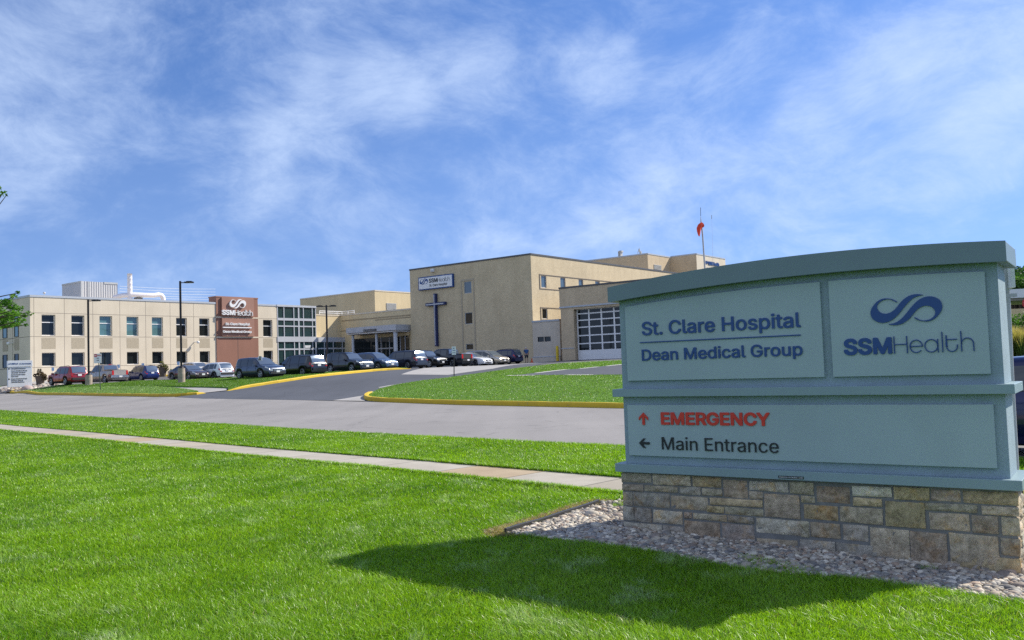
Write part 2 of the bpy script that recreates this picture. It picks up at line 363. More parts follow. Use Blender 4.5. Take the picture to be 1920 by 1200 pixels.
# ---------------------------------------------------------------- ground sheets
def poly_sheet(outline, off, step, skirt=0.0, zfix=None):
    """drapes a plan polygon over the terrain; returns MB"""
    pts = [Vector((p[0], p[1])) for p in outline]
    # densify the boundary
    bd = []
    for i, p in enumerate(pts):
        q = pts[(i+1) % len(pts)]; k = max(1, int((q-p).length/step))
        bd += [p+(q-p)*(j/k) for j in range(k)]
    xs = [p.x for p in bd]; ys = [p.y for p in bd]
    poly = np.array([(p.x, p.y) for p in bd])
    gx, gy = np.meshgrid(np.arange(min(xs), max(xs), step)+step*.37, np.arange(min(ys), max(ys), step)+step*.41)
    g = np.c_[gx.ravel(), gy.ravel()]
    ins = np.zeros(len(g), bool); x0, y0 = poly[:, 0], poly[:, 1]; x1, y1 = np.roll(x0, -1), np.roll(y0, -1)
    for a, b, c, d in zip(x0, y0, x1, y1):
        if b == d: continue
        hitm = ((b > g[:, 1]) != (d > g[:, 1])) & (g[:, 0] < (c-a)*(g[:, 1]-b)/(d-b)+a); ins ^= hitm
    g = g[ins]
    vs = bd+[Vector(q) for q in g]; n = len(bd)
    r = delaunay_2d_cdt(vs, [], [list(range(n))], 1, 1e-5)
    v2, fs = r[0], r[2]
    z = hts([(v.x, v.y) for v in v2])+off
    mb = MB(); mb.add([(v.x, v.y, zz_) for v, zz_ in zip(v2, z)], [tuple(f) for f in fs], 0, None, True)
    # make faces look up
    for i, f in enumerate(mb.f):
        A, B, C = (Vector(mb.v[k]) for k in f[:3])
        if (B-A).cross(C-A).z < 0: mb.f[i] = f[::-1]
    if skirt:
        zb = hts([(p.x, p.y) for p in bd])+off
        top = [(p.x, p.y, a) for p, a in zip(bd, zb)]; bot = [(p.x, p.y, a-skirt) for p, a in zip(bd, zb)]
        area = sum(bd[i].x*bd[(i+1) % n].y-bd[(i+1) % n].x*bd[i].y for i in range(n))
        fq = [(n+i, n+(i+1) % n, (i+1) % n, i) for i in range(n)]
        if area < 0: fq = [q[::-1] for q in fq]
        mb.add(top+bot, fq)
    return mb
def sheet(name, outline, off, mat, step=1.5, skirt=0.0, kind='structure'):
    return tag(poly_sheet(outline, off, step, skirt).build(name, mat), kind=kind)
def hp(*pp): return [hit(x, y) for x, y in pp]
def strip_plan(path, wd):
    """left and right offset lines of a plan polyline"""
    P = [Vector((p[0], p[1])) for p in path]; L_, R_ = [], []
    for i, p in enumerate(P):
        t = (P[min(i+1, len(P)-1)]-P[max(i-1, 0)]).normalized(); nrm = Vector((-t.y, t.x)); L_.append(p+nrm*wd/2); R_.append(p-nrm*wd/2)
    return L_, R_
def dens(path, step):
    P = [Vector((p[0], p[1])) for p in path]; o = []
    for a, b in zip(P[:-1], P[1:]):
        k = max(1, int((b-a).length/step)); o += [a+(b-a)*(j/k) for j in range(k)]
    return o+[P[-1]]
def smooth_path(path, it=2):
    P = [Vector((p[0], p[1])) for p in path]
    for _ in range(it):
        Q = [P[0]]
        for a, b in zip(P[:-1], P[1:]): Q += [a*.75+b*.25, a*.25+b*.75]
        P = Q+[P[-1]]
    return P
def kerb(path, wd=.18, h=.14, below=.15, m=None, taper=(False, False), joints=3.0):
    path = dens(path, .6); N = len(path); L_, R_ = strip_plan(path, 1.0); mb = MB()
    z = hts([(p.x, p.y) for p in path]); prof = [(-.5, -below), (-.5, h*.72), (-.36, h), (.36, h), (.5, h*.72), (.5, -below)]
    vs = []; acc = 0
    for i, p in enumerate(path):
        k = 1.0
        if taper[0]: k = min(k, i*.6/1.5+.08)
        if taper[1]: k = min(k, (N-1-i)*.6/1.5+.08)
        d = (L_[i]-R_[i]).normalized()
        jt = .985 if (i % 5 == 0) else 1
        for a, b in prof: q = p+d*a*wd*jt; vs.append((q.x, q.y, z[i]+(b*k if b > 0 else b)-(0.012 if jt < 1 and b > 0 else 0)))
    n = len(prof)
    fs = [(i*n+k, i*n+k+1, (i+1)*n+k+1, (i+1)*n+k) for i in range(N-1) for k in range(n-1)]
    mb.add(vs, fs); mb.add(vs[:n], [tuple(range(n))]); mb.add(vs[-n:], [tuple(range(n))[::-1]])
    return mb
# terrain: one sheet to the horizon, fine near the camera and coarse far away
gxs = np.unique(np.r_[np.arange(-160, 161, 4), np.array([-9000, -4000, -2000, -1000, -600, -400, -300, -230, 230, 300, 400, 600, 1000, 2000, 4000, 9000])])
gys = np.unique(np.r_[np.arange(-60, 241, 4), np.array([-9000, -4000, -2000, -1000, -500, -250, -120, 300, 380, 500, 800, 1200, 2000, 4000, 9000])])
X_, Y_ = np.meshgrid(gxs, gys); ZT = hts(np.c_[X_.ravel(), Y_.ravel()])-.12
nx = len(gxs); tb = MB(); tb.add(np.c_[X_.ravel(), Y_.ravel(), ZT].tolist(), [(j*nx+i, j*nx+i+1, (j+1)*nx+i+1, (j+1)*nx+i) for j in range(len(gys)-1) for i in range(nx-1)], 0, None, True)
tag(tb.build('terrain', M['turf_ground']), kind='structure')
def nl(n0, s): return (S2*n0-S2*s, S2*n0+S2*s)      # plan point from street coordinates (n away from camera, s to the left)
# parking lot and everything tarmac beyond the street
lot = [nl(24.4, 135), nl(24.4, -60), (95, 60), (95, 140), (-10, 160), (-110, 150)]
sheet('parking_lot', lot, -.035, M['lot'], 3.0)
sheet('street', [nl(13.3, 150), nl(13.3, -70), nl(24.6, -70), nl(24.6, 150)], -.02, M['road'], 2.0)
# ---------------------------------------------------------------- beyond the street: drive, pads, islands, kerbs
drive_left = hp((384, 736.5), (428, 732.5), (533, 716), (620, 704), (708, 695.5), (769, 691.6))
drive_right = hp((987, 690.5), (912, 700.5), (840, 710.5), (787, 717), (744, 723.5), (712, 732), (691, 740.5), (686, 745))
drive_end = [POSN[11]+CU*3.4, POSN[13]+CU*3.6, POSN[16]+CU*3.6, TALL.P(5, 0, 3.0), GAR.P(14, 0, 2.0), GAR.P(14, 0, 14)]
def xy(v): return (v[0], v[1])
drive = [xy(v) for v in drive_left+drive_end]+[xy(v) for v in drive_right]+[xy(v) for v in hp((660, 749), (623, 750.5), (500, 748.5), (380, 746.8), (328, 744.2))]
sheet('driveway', drive, -.012, M['drive'], 1.5)
sheet('concrete_apron', [xy(v) for v in hp((623, 750.5), (684, 751.5), (683, 745.5), (692, 739.8), (668, 743.5))], -.006, M['conc_light'], 1.0)
pad = [xy(v) for v in hp((752, 701.8), (800, 702.2), (840, 702.8), (880, 697), (925, 691))]+[xy(POSN[16]+CU*4.0+CV*3), xy(POSN[14]+CU*3.0), xy(POSN[11]+CU*3.0)]
sheet('concrete_gutter', pad, -.006, M['conc_light'], 1.0)
mk = hp((709, 726), (728, 722.5), (754, 718.6), (755, 720), (729, 724), (712, 727))
sheet('painted_line', [xy(v) for v in mk], -.004, M['conc_light'], 1.0)
M['mark'] = plain('worn white road paint', (.62, .60, .55), .8, var=.2, scale=2)
# upper access road on the right island
up_road = [xy(v) for v in hp((950, 707.6), (980, 705.3), (1042, 697.6), (1089, 694), (1167, 685.8))]+[(30, 66), (48, 50), (60, 44)]
up_low = [(52, 36), (38, 43.5), (22, 50)]+[xy(v) for v in hp((1167, 705.8), (1027, 706.2))]
# right island lawn
isl_front = [nline(747, 750, 24.55), nline(840, 752, 24.55), nline(1169, 758, 24.55), nline(1500, 768, 24.55), nline(1905, 773, 24.55)]
nose = hp((700, 749.5), (689, 745.5))
isl_edge = [xy(v) for v in hp((693, 740.5), (712, 732), (744, 723.5), (787, 717), (840, 710.5), (912, 700.5), (987, 690.5), (1032, 685.6), (1058, 683.3), (1094, 681), (1167, 677.8))]
isl_far = [(17, 80), (32, 74), (48, 64), (64, 50)]
isl = [xy(v) for v in nose]+isl_edge+isl_far+[nl(24.7, -50)]+[nl(24.7, s) for s in (-30, -10, 10, 26)]
sheet('island_lawn', isl, .10, M['lawn_far'], 1.5, .3)
sheet('access_road', up_road+up_low, .112, M['drive'], 1.5)
# white edge lines on the access road
for a, b in (((1004, 702.6), (1062, 695.6)), ((1087, 694.2), (1122, 690.7)), ((1138, 689.2), (1167, 685.9)), ((1058, 683.4), (1094, 681.2)), ((1094, 681.2), (1167, 678.2)), ((950, 707.5), (1003, 706.9)), ((1060, 706.1), (1112, 706.2))):
    p, q = hit(*a), hit(*b); L_, R_ = strip_plan(dens([p, q], 1.5), .34)
    sheet('painted_line', [(v.x, v.y) for v in L_]+[(v.x, v.y) for v in R_[::-1]], .118, M['mark'], 1.5)
# yellow kerbs
kr = [nl(24.6, -50), nl(24.6, -30), nl(24.6, -10), nl(24.6, 10), nl(24.6, 28)]+[xy(v) for v in hp((700, 751.5), (686, 747.5), (687, 743), (697, 738))]
k1 = kerb(smooth_path(kr[:5])[:-1]+smooth_path(kr[4:]), .24, .17, taper=(False, True)).build('kerb', M['yellow']); tag(k1, 'yellow painted kerb around the rounded nose of the lawn island right of the driveway', 'kerb')
k2 = kerb(smooth_path([xy(v) for v in hp((426, 732.6), (480, 723.6), (533, 715.6), (576, 709), (620, 703.6), (664, 699), (708, 695.2), (769, 691.4))], 1), .24, .17, taper=(True, True)).build('kerb', M['yellow']); tag(k2, 'long yellow kerb climbing beside the dark driveway below the parked cars', 'kerb')
k3p = [xy(v) for v in hp((26, 733.5), (18, 736.5))]+[xy(nline(60, 739.2, 24.6)), xy(nline(120, 740.2, 24.6)), xy(nline(240, 742.3, 24.6)), xy(nline(320, 743.5, 24.6))]+[xy(v) for v in hp((362, 740.5), (384, 737))]
k3 = kerb(smooth_path(k3p, 1), .24, .17, taper=(False, True)).build('kerb', M['yellow']); tag(k3, 'yellow kerb along the street in front of the narrow grass strip at left', 'kerb')
# left grass strip, upper grass bank and the sidewalk between
strip = [xy(v) for v in hp((24, 734), (62, 729), (104, 727.6), (200, 726.2), (286, 726))]+[xy(v) for v in hp((320, 728.5), (345, 731), (372, 735.6))]+[xy(nline(320, 742, 24.75)), xy(nline(240, 742, 24.75)), xy(nline(120, 740, 24.75)), xy(nline(60, 738.5, 24.75))]
sheet('lawn_strip', strip, .10, M['lawn_far'], 1.5, .3)
swk = [xy(v) for v in hp((62, 728.8), (200, 726), (289, 725.4), (350, 727), (427, 728.6), (425, 732.2), (384, 736.8), (372, 735.6), (345, 731), (320, 728.5), (286, 726.1), (200, 726.4), (104, 727.8))]
sheet('sidewalk_ramp', swk, .02, M['conc_light'], 1.2)
bank = [xy(v) for v in hp((100, 727.2), (104, 725), (162, 723), (220, 719), (257, 716.2), (332, 714), (378, 711.5), (460, 709.8), (478, 708.2), (555, 704.3), (610, 700.2), (708, 694), (763, 691.6))]+[xy(v) for v in hp((708, 694.9), (664, 698.6), (620, 703), (576, 708.4), (533, 715), (480, 722.9), (428, 731.3), (427, 728.6), (350, 727), (289, 725.4), (200, 726))]
sheet('grass_bank', bank, .11, M['lawn_far'], 1.2, .3)
sheet('side_walk_left', [xy(v) for v in hp((-120, 733), (-120, 728), (0, 726.5), (58, 727.2), (60, 729), (24, 733), (0, 731.5))], .0, M['conc_light'], 1.2)
cw = [CLIN.P(-6, 0, 6.5), CLIN.P(-6, 0, .0), CLIN.P(24, 0, 0), CLIN.P(24, 0, 2.2), CLIN.P(4, 0, 2.2), CLIN.P(2.5, 0, 6.5)]
sheet('planting_bed', [xy(v) for v in cw], .0, M['conc_light'], 1.5)
lw = [CLIN.P(-8, 0, 5), CLIN.P(-8, 0, -30), CLIN.P(-.4, 0, -30), CLIN.P(-.4, 0, .3), CLIN.P(-3, 0, .3), CLIN.P(-5, 0, 4)]
sheet('side_lawn', [xy(v) for v in lw], .05, M['lawn_far'], 3)
# ---------------------------------------------------------------- camera side: verge, sidewalk, foreground lawn
def ns(n0, s): return nl(n0, s)
sheet('grass_verge', [ns(9.62, 140), ns(9.62, -60), ns(13.35, -60), ns(13.35, 140)], .02, M['lawn'], 1.0, .16)
sheet('sidewalk', [ns(8.45, 140), ns(8.45, -60), ns(9.65, -60), ns(9.65, 140)], .006, M['concrete'], 1.0)
SIG = Fac(at(1170, 985, 8.68), AS)
bed = hp((948, 1001), (1000, 985), (1050, 970), (1090, 956), (1122, 945))
bed_xy = [xy(v) for v in bed]
b_right = [xy(SIG.P(1.2, 0, -.95)), xy(SIG.P(4.6, 0, -1.2)), xy(SIG.P(4.75, 0, .1))]
b_front = [xy(v) for v in hp((1905, 1128), (1760, 1108), (1600, 1085), (1450, 1075), (1380, 1066), (1220, 1035), (1080, 1017))]
bed_poly = bed_xy+[xy(v) for v in hp((1150, 940), (1169, 938))]+b_right+b_front
lawn_out = [ns(8.48, 140), ns(8.48, -60), (60, -60), (-90, -60)]
sheet('lawn', lawn_out, .0, M['lawn'], 2.0)
M['soil'] = plain('dark bed soil', (.10, .085, .07), .95, var=.35, scale=6, bump=.6, bscale=30)
sheet('gravel_bed', bed_poly, .004+.002, M['soil'], .3)
# ---------------------------------------------------------------- numpy meshes and lettering
def np_mesh(name, V, faces, mats, vcol=None, smooth=True):
    """faces: list of integer arrays (n,k)"""
    me = bpy.data.meshes.new(name); V = np.asarray(V, np.float32)
    me.vertices.add(len(V)); me.vertices.foreach_set('co', V.ravel())
    idx = np.concatenate([f.ravel() for f in faces]).astype(np.int32); cnt = np.concatenate([np.full(len(f), f.shape[1]) for f in faces]).astype(np.int32)
    me.loops.add(len(idx)); me.loops.foreach_set('vertex_index', idx)
    me.polygons.add(len(cnt)); st = np.r_[0, np.cumsum(cnt)[:-1]].astype(np.int32)
    me.polygons.foreach_set('loop_start', st); me.polygons.foreach_set('loop_total', cnt)
    me.polygons.foreach_set('use_smooth', np.full(len(cnt), smooth))
    if vcol is not None:
        a = me.color_attributes.new('tone', 'FLOAT_COLOR', 'POINT'); a.data.foreach_set('color', np.c_[vcol, np.ones(len(vcol))].astype(np.float32).ravel())
    me.materials.append(mats); me.update(); me.validate()
    o = bpy.data.objects.new(name, me); COL.objects.link(o); return o
_tc = {}
try:                                                  # the sans that ships with Blender; its built-in face otherwise
    import os
    SANS = bpy.data.fonts.load(os.path.join(bpy.utils.system_resource('DATAFILES'), 'fonts', 'Inter.woff2'))
except Exception:
    SANS = None
def outlines(s, res):
    """closed outlines of a line of lettering"""
    c = bpy.data.curves.new('lettering', 'FONT'); c.body = s; c.size = 1.0
    if SANS: c.font = SANS
    o = bpy.data.objects.new('lettering', c); COL.objects.link(o); vl = bpy.context.view_layer
    for q in list(vl.objects):
        if q is not None: q.select_set(False)
    o.select_set(True); vl.objects.active = o; bpy.ops.object.convert(target='CURVE')
    out = []
    for sp in o.data.splines:
        P = sp.bezier_points; lp = []
        for i in range(len(P)):
            a, b = P[i], P[(i+1) % len(P)]; p0, p1, p2, p3 = a.co, a.handle_right, b.handle_left, b.co
            st = (p3-p0).length; dv = max((p1-(p0+(p3-p0)/3)).length, (p2-(p0+(p3-p0)*2/3)).length); k = 1 if dv < .004 else res
            for j in range(k):
                t = j/k; q = p0*(1-t)**3+p1*3*t*(1-t)**2+p2*3*t*t*(1-t)+p3*t**3; lp.append((q.x, q.y))
        lp = [p for i, p in enumerate(lp) if (p[0]-lp[i-1][0])**2+(p[1]-lp[i-1][1])**2 > 1e-8]
        if len(lp) > 2: out.append(np.array(lp))
    dt = o.data; bpy.data.objects.remove(o); bpy.data.curves.remove(dt); return out
def winding(C, loops):
    w_ = np.zeros(len(C), int)
    for L in loops:
        for (x0, y0), (x1, y1) in zip(L, np.roll(L, -1, 0)):
            cr = (x1-x0)*(C[:, 1]-y0)-(C[:, 0]-x0)*(y1-y0)
            if y1 > y0: w_ += (C[:, 1] >= y0) & (C[:, 1] < y1) & (cr > 0)
            elif y1 < y0: w_ -= (C[:, 1] >= y1) & (C[:, 1] < y0) & (cr < 0)
    return w_
def text_geo(s, bold=0.0, res=4):
    """front faces and edges of a line of lettering one unit high; bold > 0 is a heavier cut (the letters united with copies shifted around them)"""
    k = (s, bold, res)
    if k not in _tc:
        loops = outlines(s, res); ring = 0 if bold <= 0 else (8 if res > 3 else 4)
        offs = [(0.0, 0.0)]+[(bold*math.cos(2*math.pi*(j+.5)/ring), bold*math.sin(2*math.pi*(j+.5)/ring)) for j in range(ring)]
        vs, es, keep, C = [], [], [], None
        for L in loops:
            for dx, dy in offs:
                n_ = len(vs); vs += [Vector((x+dx, y+dy)) for x, y in L]; es += [(n_+i, n_+(i+1) % len(L)) for i in range(len(L))]
        o2, _, f2, _, _, _ = delaunay_2d_cdt(vs, es, [], 0, 1e-6)
        C = np.array([np.mean([o2[i][:] for i in f], 0) for f in f2]); ok = np.zeros(len(C), bool)
        for dx, dy in offs: ok |= winding(C-np.array([dx, dy]), loops) != 0
        f3 = []
        for f, g_ in zip(f2, ok):
            if not g_: continue
            q = [o2[i] for i in f]; ar = (q[1]-q[0]).cross(q[2]-q[0]); f3.append(tuple(f) if ar > 0 else tuple(f)[::-1])
        ed = {(f[i], f[(i+1) % len(f)]) for f in f3 for i in range(len(f))}; bd_ = [e for e in ed if (e[1], e[0]) not in ed]; n_ = len(o2)
        V = np.array([(p.x, p.y, .5) for p in o2]+[(p.x, p.y, -.5) for p in o2]); Fc = f3+[(n_+a, n_+b, b, a) for a, b in bd_]
        us_ = sorted({i for f in Fc for i in f}); mp_ = {i: j for j, i in enumerate(us_)}; V = V[us_]; Fc = [tuple(mp_[i] for i in f) for f in Fc]
        _tc[k] = (V, Fc)
    return _tc[k]
def put_text(mb, Fr, s, u0, u1, zb, cap, o0, o1, bold=0.0, m=0, res=4):
    V, Fc = text_geo(s, bold, res); hv = text_geo('H', bold, res)[0]
    zlo, ch = hv[:, 1].min(), hv[:, 1].max()-hv[:, 1].min(); x0, x1 = V[:, 0].min(), V[:, 0].max()
    vs = [Fr.P(u0+(a-x0)/(x1-x0)*(u1-u0), zb+(b-zlo)/ch*cap, o0+(c+.5)*(o1-o0)) for a, b, c in V]
    return mb.add(vs, Fc, m)
def px_text(mb, Fr, s, l, r, top, o, dep, bold=0.0, m=0, res=4):
    """lettering whose baseline runs from pixel l to pixel r and whose capitals reach pixel top"""
    u0, z0 = Fr.uv(*l, o+dep); u1, z1 = Fr.uv(*r, o+dep); zb = (z0+z1)/2
    ub, zt = Fr.uv(*top, o+dep)
    return put_text(mb, Fr, s, u0, u1, zb, zt-zb, o, o+dep, bold, m, res)
def stroke(mb, Fr, pts, wd, o0, o1, m=0):
    P = [Vector((a, b)) for a, b in pts]; N = len(P); Lf, Rt = [], []
    for i, p in enumerate(P):
        t1 = (P[i]-P[i-1]).normalized() if i else None; t2 = (P[i+1]-P[i]).normalized() if i < N-1 else None
        t = ((t1 or t2)+(t2 or t1)).normalized(); nr = Vector((-t.y, t.x)); k = 1/max(.5, nr.dot(Vector((-(t2 or t1).y, (t2 or t1).x))))
        Lf.append(p+nr*wd/2*k); Rt.append(p-nr*wd/2*k)
    vs = [Fr.P(q.x, q.y, o) for o in (o0, o1) for q in Lf+Rt]; n2 = 2*N; fs = []
    for i in range(N-1):
        fs += [(n2+i, n2+N+i, n2+N+i+1, n2+i+1), (i, n2+i, n2+i+1, i+1), (N+i, N+i+1, n2+N+i+1, n2+N+i)]
    fs += [(0, N, n2+N, n2), (N-1, n2+N-1, n2+2*N-1, 2*N-1)]
    return mb.add(vs, fs, m)
def health(mb, Fr, u0, u1, zb, cap, o0, o1, wd=.055, m=0):
    kx = (u1-u0)/4.6
    def S(pts): stroke(mb, Fr, [(u0+a*kx, zb+b*cap) for a, b in pts], wd*cap, o0, o1, m)
    def arc(cx_, cy_, rx, ry, a0, a1, n=18): return [(cx_+rx*math.cos(math.radians(a0+(a1-a0)*i/n)), cy_+ry*math.sin(math.radians(a0+(a1-a0)*i/n))) for i in range(n+1)]
    S([(.03, 0), (.03, 1)]); S([(.79, 0), (.79, 1)]); S([(.03, .53), (.79, .53)])
    S([(.97, .385), (1.68, .385)]+arc(1.325, .385, .36, .36, 0, 318, 22)[1:])
    S(arc(2.2, .385, .37, .36, 0, 360, 24)); S([(2.58, 0), (2.58, .76)])
    S([(2.84, 0), (2.84, 1.15)])
    S([(3.07, .95), (3.07, .3)]+arc(3.37, .31, .30, .29, 180, 360, 12)+[(3.67, .40)]); S([(3.07, .70), (3.67, .70)])
    S([(3.90, 0), (3.90, 1.15)]); S([(3.90, .42)]+arc(4.235, .42, .335, .33, 180, 0, 12)[1:]+[(4.57, 0)])
SW = [(648, 543), (620, 527), (580, 518), (540, 520), (500, 540), (468, 575), (451, 608), (450, 640), (465, 672), (495, 692), (530, 701), (565, 698), (602, 684), (640, 655), (680, 610),
      (720, 560), (760, 522), (800, 501), (843, 492), (812, 486), (776, 487), (738, 498), (700, 522), (670, 552), (640, 590), (612, 615), (580, 630), (550, 632), (520, 622), (502, 602), (497, 580), (506, 558), (530, 537), (570, 525), (606, 529), (638, 546)]
def _norm_logo():
    A = [((x-711.5)/523, -(y-603)/523) for x, y in SW]; B = [(-a, -b) for a, b in A]
    sh = .0                                    # the photograph's perspective shear is removed by tracing on the panel below
    return A, B
def densify(p):                                  # rounded outline through the traced points
    o = []; n = len(p)
    for i in range(n):
        a, b, c, d = (Vector(p[(i+k) % n]) for k in (-1, 0, 1, 2)); o.append(tuple(b))
        for t in (.33, .66):
            q = .5*((2*b)+(c-a)*t+(2*a-5*b+4*c-d)*t*t+(3*b-a-3*c+d)*t**3); o.append((q.x, q.y))
    return o
# ---------------------------------------------------------------- the monument sign
def stucco(name, c, bs, strength):
    m = Mt(name)
    m.set(Base_Color=m.mixc(1, m.ramp(m.noise(2.5, 4), [(.3, sc3(c, .9)), (.7, sc3(c, 1.08))]), m.ramp(m.noise(bs, 2), [(.3, (.85,)*3), (.7, (1.12,)*3)]), 'MULTIPLY'), Roughness=.75)
    m.bump(m.noise(bs, 3), strength, .004); return m.m
M['sign_body'] = stucco('pebbled grey stucco', (.27, .36, .41), 150, .7)
M['sign_metal'] = plain('grey green painted metal', (.24, .335, .36), .42, var=.05, scale=1.5, bump=.04, bscale=300)
M['sign_cap'] = plain('dark grey green cap metal', (.155, .225, .25), .45, var=.06, scale=1.5, bump=.05, bscale=200)
M['sign_panel'] = plain('pale grey green sign panel', (.34, .44, .46), .45, var=.05, scale=1.2, bump=.05, bscale=260)
M['navy'] = plain('navy lettering', (.008, .060, .23), .4, var=.05)
M['red'] = plain('red lettering', (.62, .035, .02), .4, var=.05)
M['black'] = plain('black lettering', (.012, .016, .022), .45, var=.05)
M['white'] = plain('white paint', (.80, .80, .80), .5, var=.04)
ms = thing('monument_sign', 'large grey green roadside monument sign with arched cap on a stone base', 'sign', SIG.P(1.7, 0, -.25))
mb = MB(); mb.fbox(SIG, .048, 3.383, .640, 1.301, -.50, 0, skip='td')
mb.build('lower_body', M['sign_body'], ms, bevel=.006)
def cap_bottom(u): return 2.247+.118*u-.0295*u*u+.002*math.sin(u)
cb = np.polyfit([-.007, .6, 1.26, 2.07, 2.53, 3.03, 3.45], [2.247, 2.289, 2.319, 2.352, 2.354, 2.335, 2.311], 2)
ct = np.polyfit([-.004, .6, 1.27, 2.08, 2.54, 3.04, 3.45], [2.392, 2.458, 2.50, 2.519, 2.522, 2.506, 2.473], 2)
us = np.linspace(.048, 3.383, 24)
mb = MB(); mb.prism(SIG.P, [(.048, 1.372), (3.383, 1.372)]+[(u, np.polyval(cb, u)+.01) for u in us[::-1]], -.50, 0)
mb.build('upper_body', M['sign_body'], ms, bevel=.006)
us = np.linspace(-.015, 3.462, 28)
mb = MB(); mb.prism(SIG.P, [(u, np.polyval(cb, u)) for u in us]+[(u, np.polyval(ct, u)) for u in us[::-1]], -.62, .12)
mb.build('arched_cap', M['sign_cap'], ms, bevel=.008)
mb = MB(); mb.fbox(SIG, -.028, 3.457, 1.299, 1.375, -.58, .08); mb.build('ledge', M['sign_metal'], ms, bevel=.004)
mb = MB(); mb.fbox(SIG, -.028, 3.467, .562, .642, -.59, .085); mb.build('ledge', M['sign_metal'], ms, bevel=.004)
def top_line(u, k): return np.polyval(cb, u)-k
for u0, u1 in ((.125, 2.03), (2.104, 3.297)):
    us = np.linspace(u0, u1, 12)
    mb = MB(); mb.prism(SIG.P, [(u0, 1.456), (u1, 1.456)]+[(u, top_line(u, .066)) for u in us[::-1]], .001, .032)
    mb.build('panel', M['sign_panel'], ms, bevel=.003)
mb = MB(); mb.fbox(SIG, .106, 3.30, .7215, 1.2175, .001, .032); mb.build('panel', M['sign_panel'], ms, bevel=.003)
LO, LD = .033, .010
mb = MB()
px_text(mb, SIG, 'St. Clare Hospital', (1203.5, 628.7), (1501.3, 613.8), (1354, 593.4+1.0), LO, LD, .014, res=5)
mb.build('lettering', M['navy'], ms); mb = MB()
px_text(mb, SIG, 'Dean Medical Group', (1203.5, 677.2), (1505, 665.6), (1208, 655.2), LO, LD, .014, res=5)
u0, z0 = SIG.uv(1203.3, 642.4); u1, z1 = SIG.uv(1503.7, 628.2); mb.build('lettering', M['navy'], ms)
MB().fbox(SIG, u0, u1, (z0+z1)/2-.005, (z0+z1)/2+.005, LO, LO+LD).build('rule', M['navy'], ms)
mb = MB()
px_text(mb, SIG, 'SSM', (1582.5, 666), (1673, 663.6), (1640, 633.2), LO, LD, .034, res=5)
mb.build('lettering', M['navy'], ms); mb = MB()
u0, z0 = SIG.uv(1678.5, 663); u1, z1 = SIG.uv(1828.7, 658.2); health(mb, SIG, u0, u1, (z0+z1)/2, SIG.Z(1680, 631)-(z0+z1)/2, LO, LO+LD, .052)
mb.build('lettering', M['navy'], ms)
SWP = [SIG.uv(1520+x/4, 430+y/4, LO+LD) for x, y in densify(SW)]
lc = SIG.uv(1520+711.5/4, 430+603/4, LO+LD)
mb = MB(); mb.prism(SIG.P, SWP, LO, LO+LD); mb.prism(SIG.P, [(2*lc[0]-a, 2*lc[1]-b) for a, b in SWP], LO, LO+LD); mb.build('emblem', M['navy'], ms)
LOGO = [((a-lc[0]), (b-lc[1])) for a, b in SWP]; lw_ = max(abs(a) for a, b in LOGO)
LOGO = [(a/lw_/2, b/lw_/2) for a, b in LOGO]     # unit width
def put_logo(mb, Fr, u, z, wdt, o0, o1, m=0, ky=1.0):
    for sg in (1, -1): mb.prism(Fr.P, [(u+sg*a*wdt, z+sg*b*wdt*ky) for a, b in LOGO], o0, o1, m)
mb = MB(); px_text(mb, SIG, 'EMERGENCY', (1239.3, 796.6), (1443.6, 798.6), (1300, 773.2), LO, LD, .030, res=5)
def arrow(mb, Fr, uc, zc, hh, ang, wd):
    ca_, sa_ = math.cos(ang), math.sin(ang)
    def T(p): return (uc+p[0]*ca_-p[1]*sa_, zc+p[0]*sa_+p[1]*ca_)
    mb.prism(Fr.P, [T(p) for p in ((-wd/2, -hh), (wd/2, -hh), (wd/2, hh*.55), (-wd/2, hh*.55))], LO, LO+LD)
    mb.prism(Fr.P, [T(p) for p in ((0, hh*1.0), (-hh*.82, hh*.16), (-hh*.82, -hh*.26), (0, hh*.52), (hh*.82, -hh*.26), (hh*.82, hh*.16))], LO, LO+LD+.0004)
mb.build('lettering', M['red'], ms)
uc, zc = SIG.uv(1209.8, 784.4); arrow(mb := MB(), SIG, uc, zc, .060, 0, .026); mb.build('arrow', M['red'], ms)
mb = MB(); px_text(mb, SIG, 'Main Entrance', (1241, 842.8), (1460, 849.6), (1243, 819.6), LO, LD, 0, res=6)
mb.build('lettering', M['black'], ms)
uc, zc = SIG.uv(1211.3, 830.2); arrow(mb := MB(), SIG, uc, zc, .056, math.pi/2, .024); mb.build('arrow', M['black'], ms)
u0, zb = SIG.uv(1460, 902, .086); u1, zt = SIG.uv(1507, 898.4, .086)
pl = MB().fbox(SIG, u0, u1, .5745, .5975, .0855, .0885).build('maker_plate', M['black'], ms)
put_text(mb := MB(), SIG, 'GRAPHICHOUSEINC.COM', u0+.008, u1-.008, .5805, .0105, .0886, .0896, 0.0, res=2).build('plate_lettering', M['white'], pl)
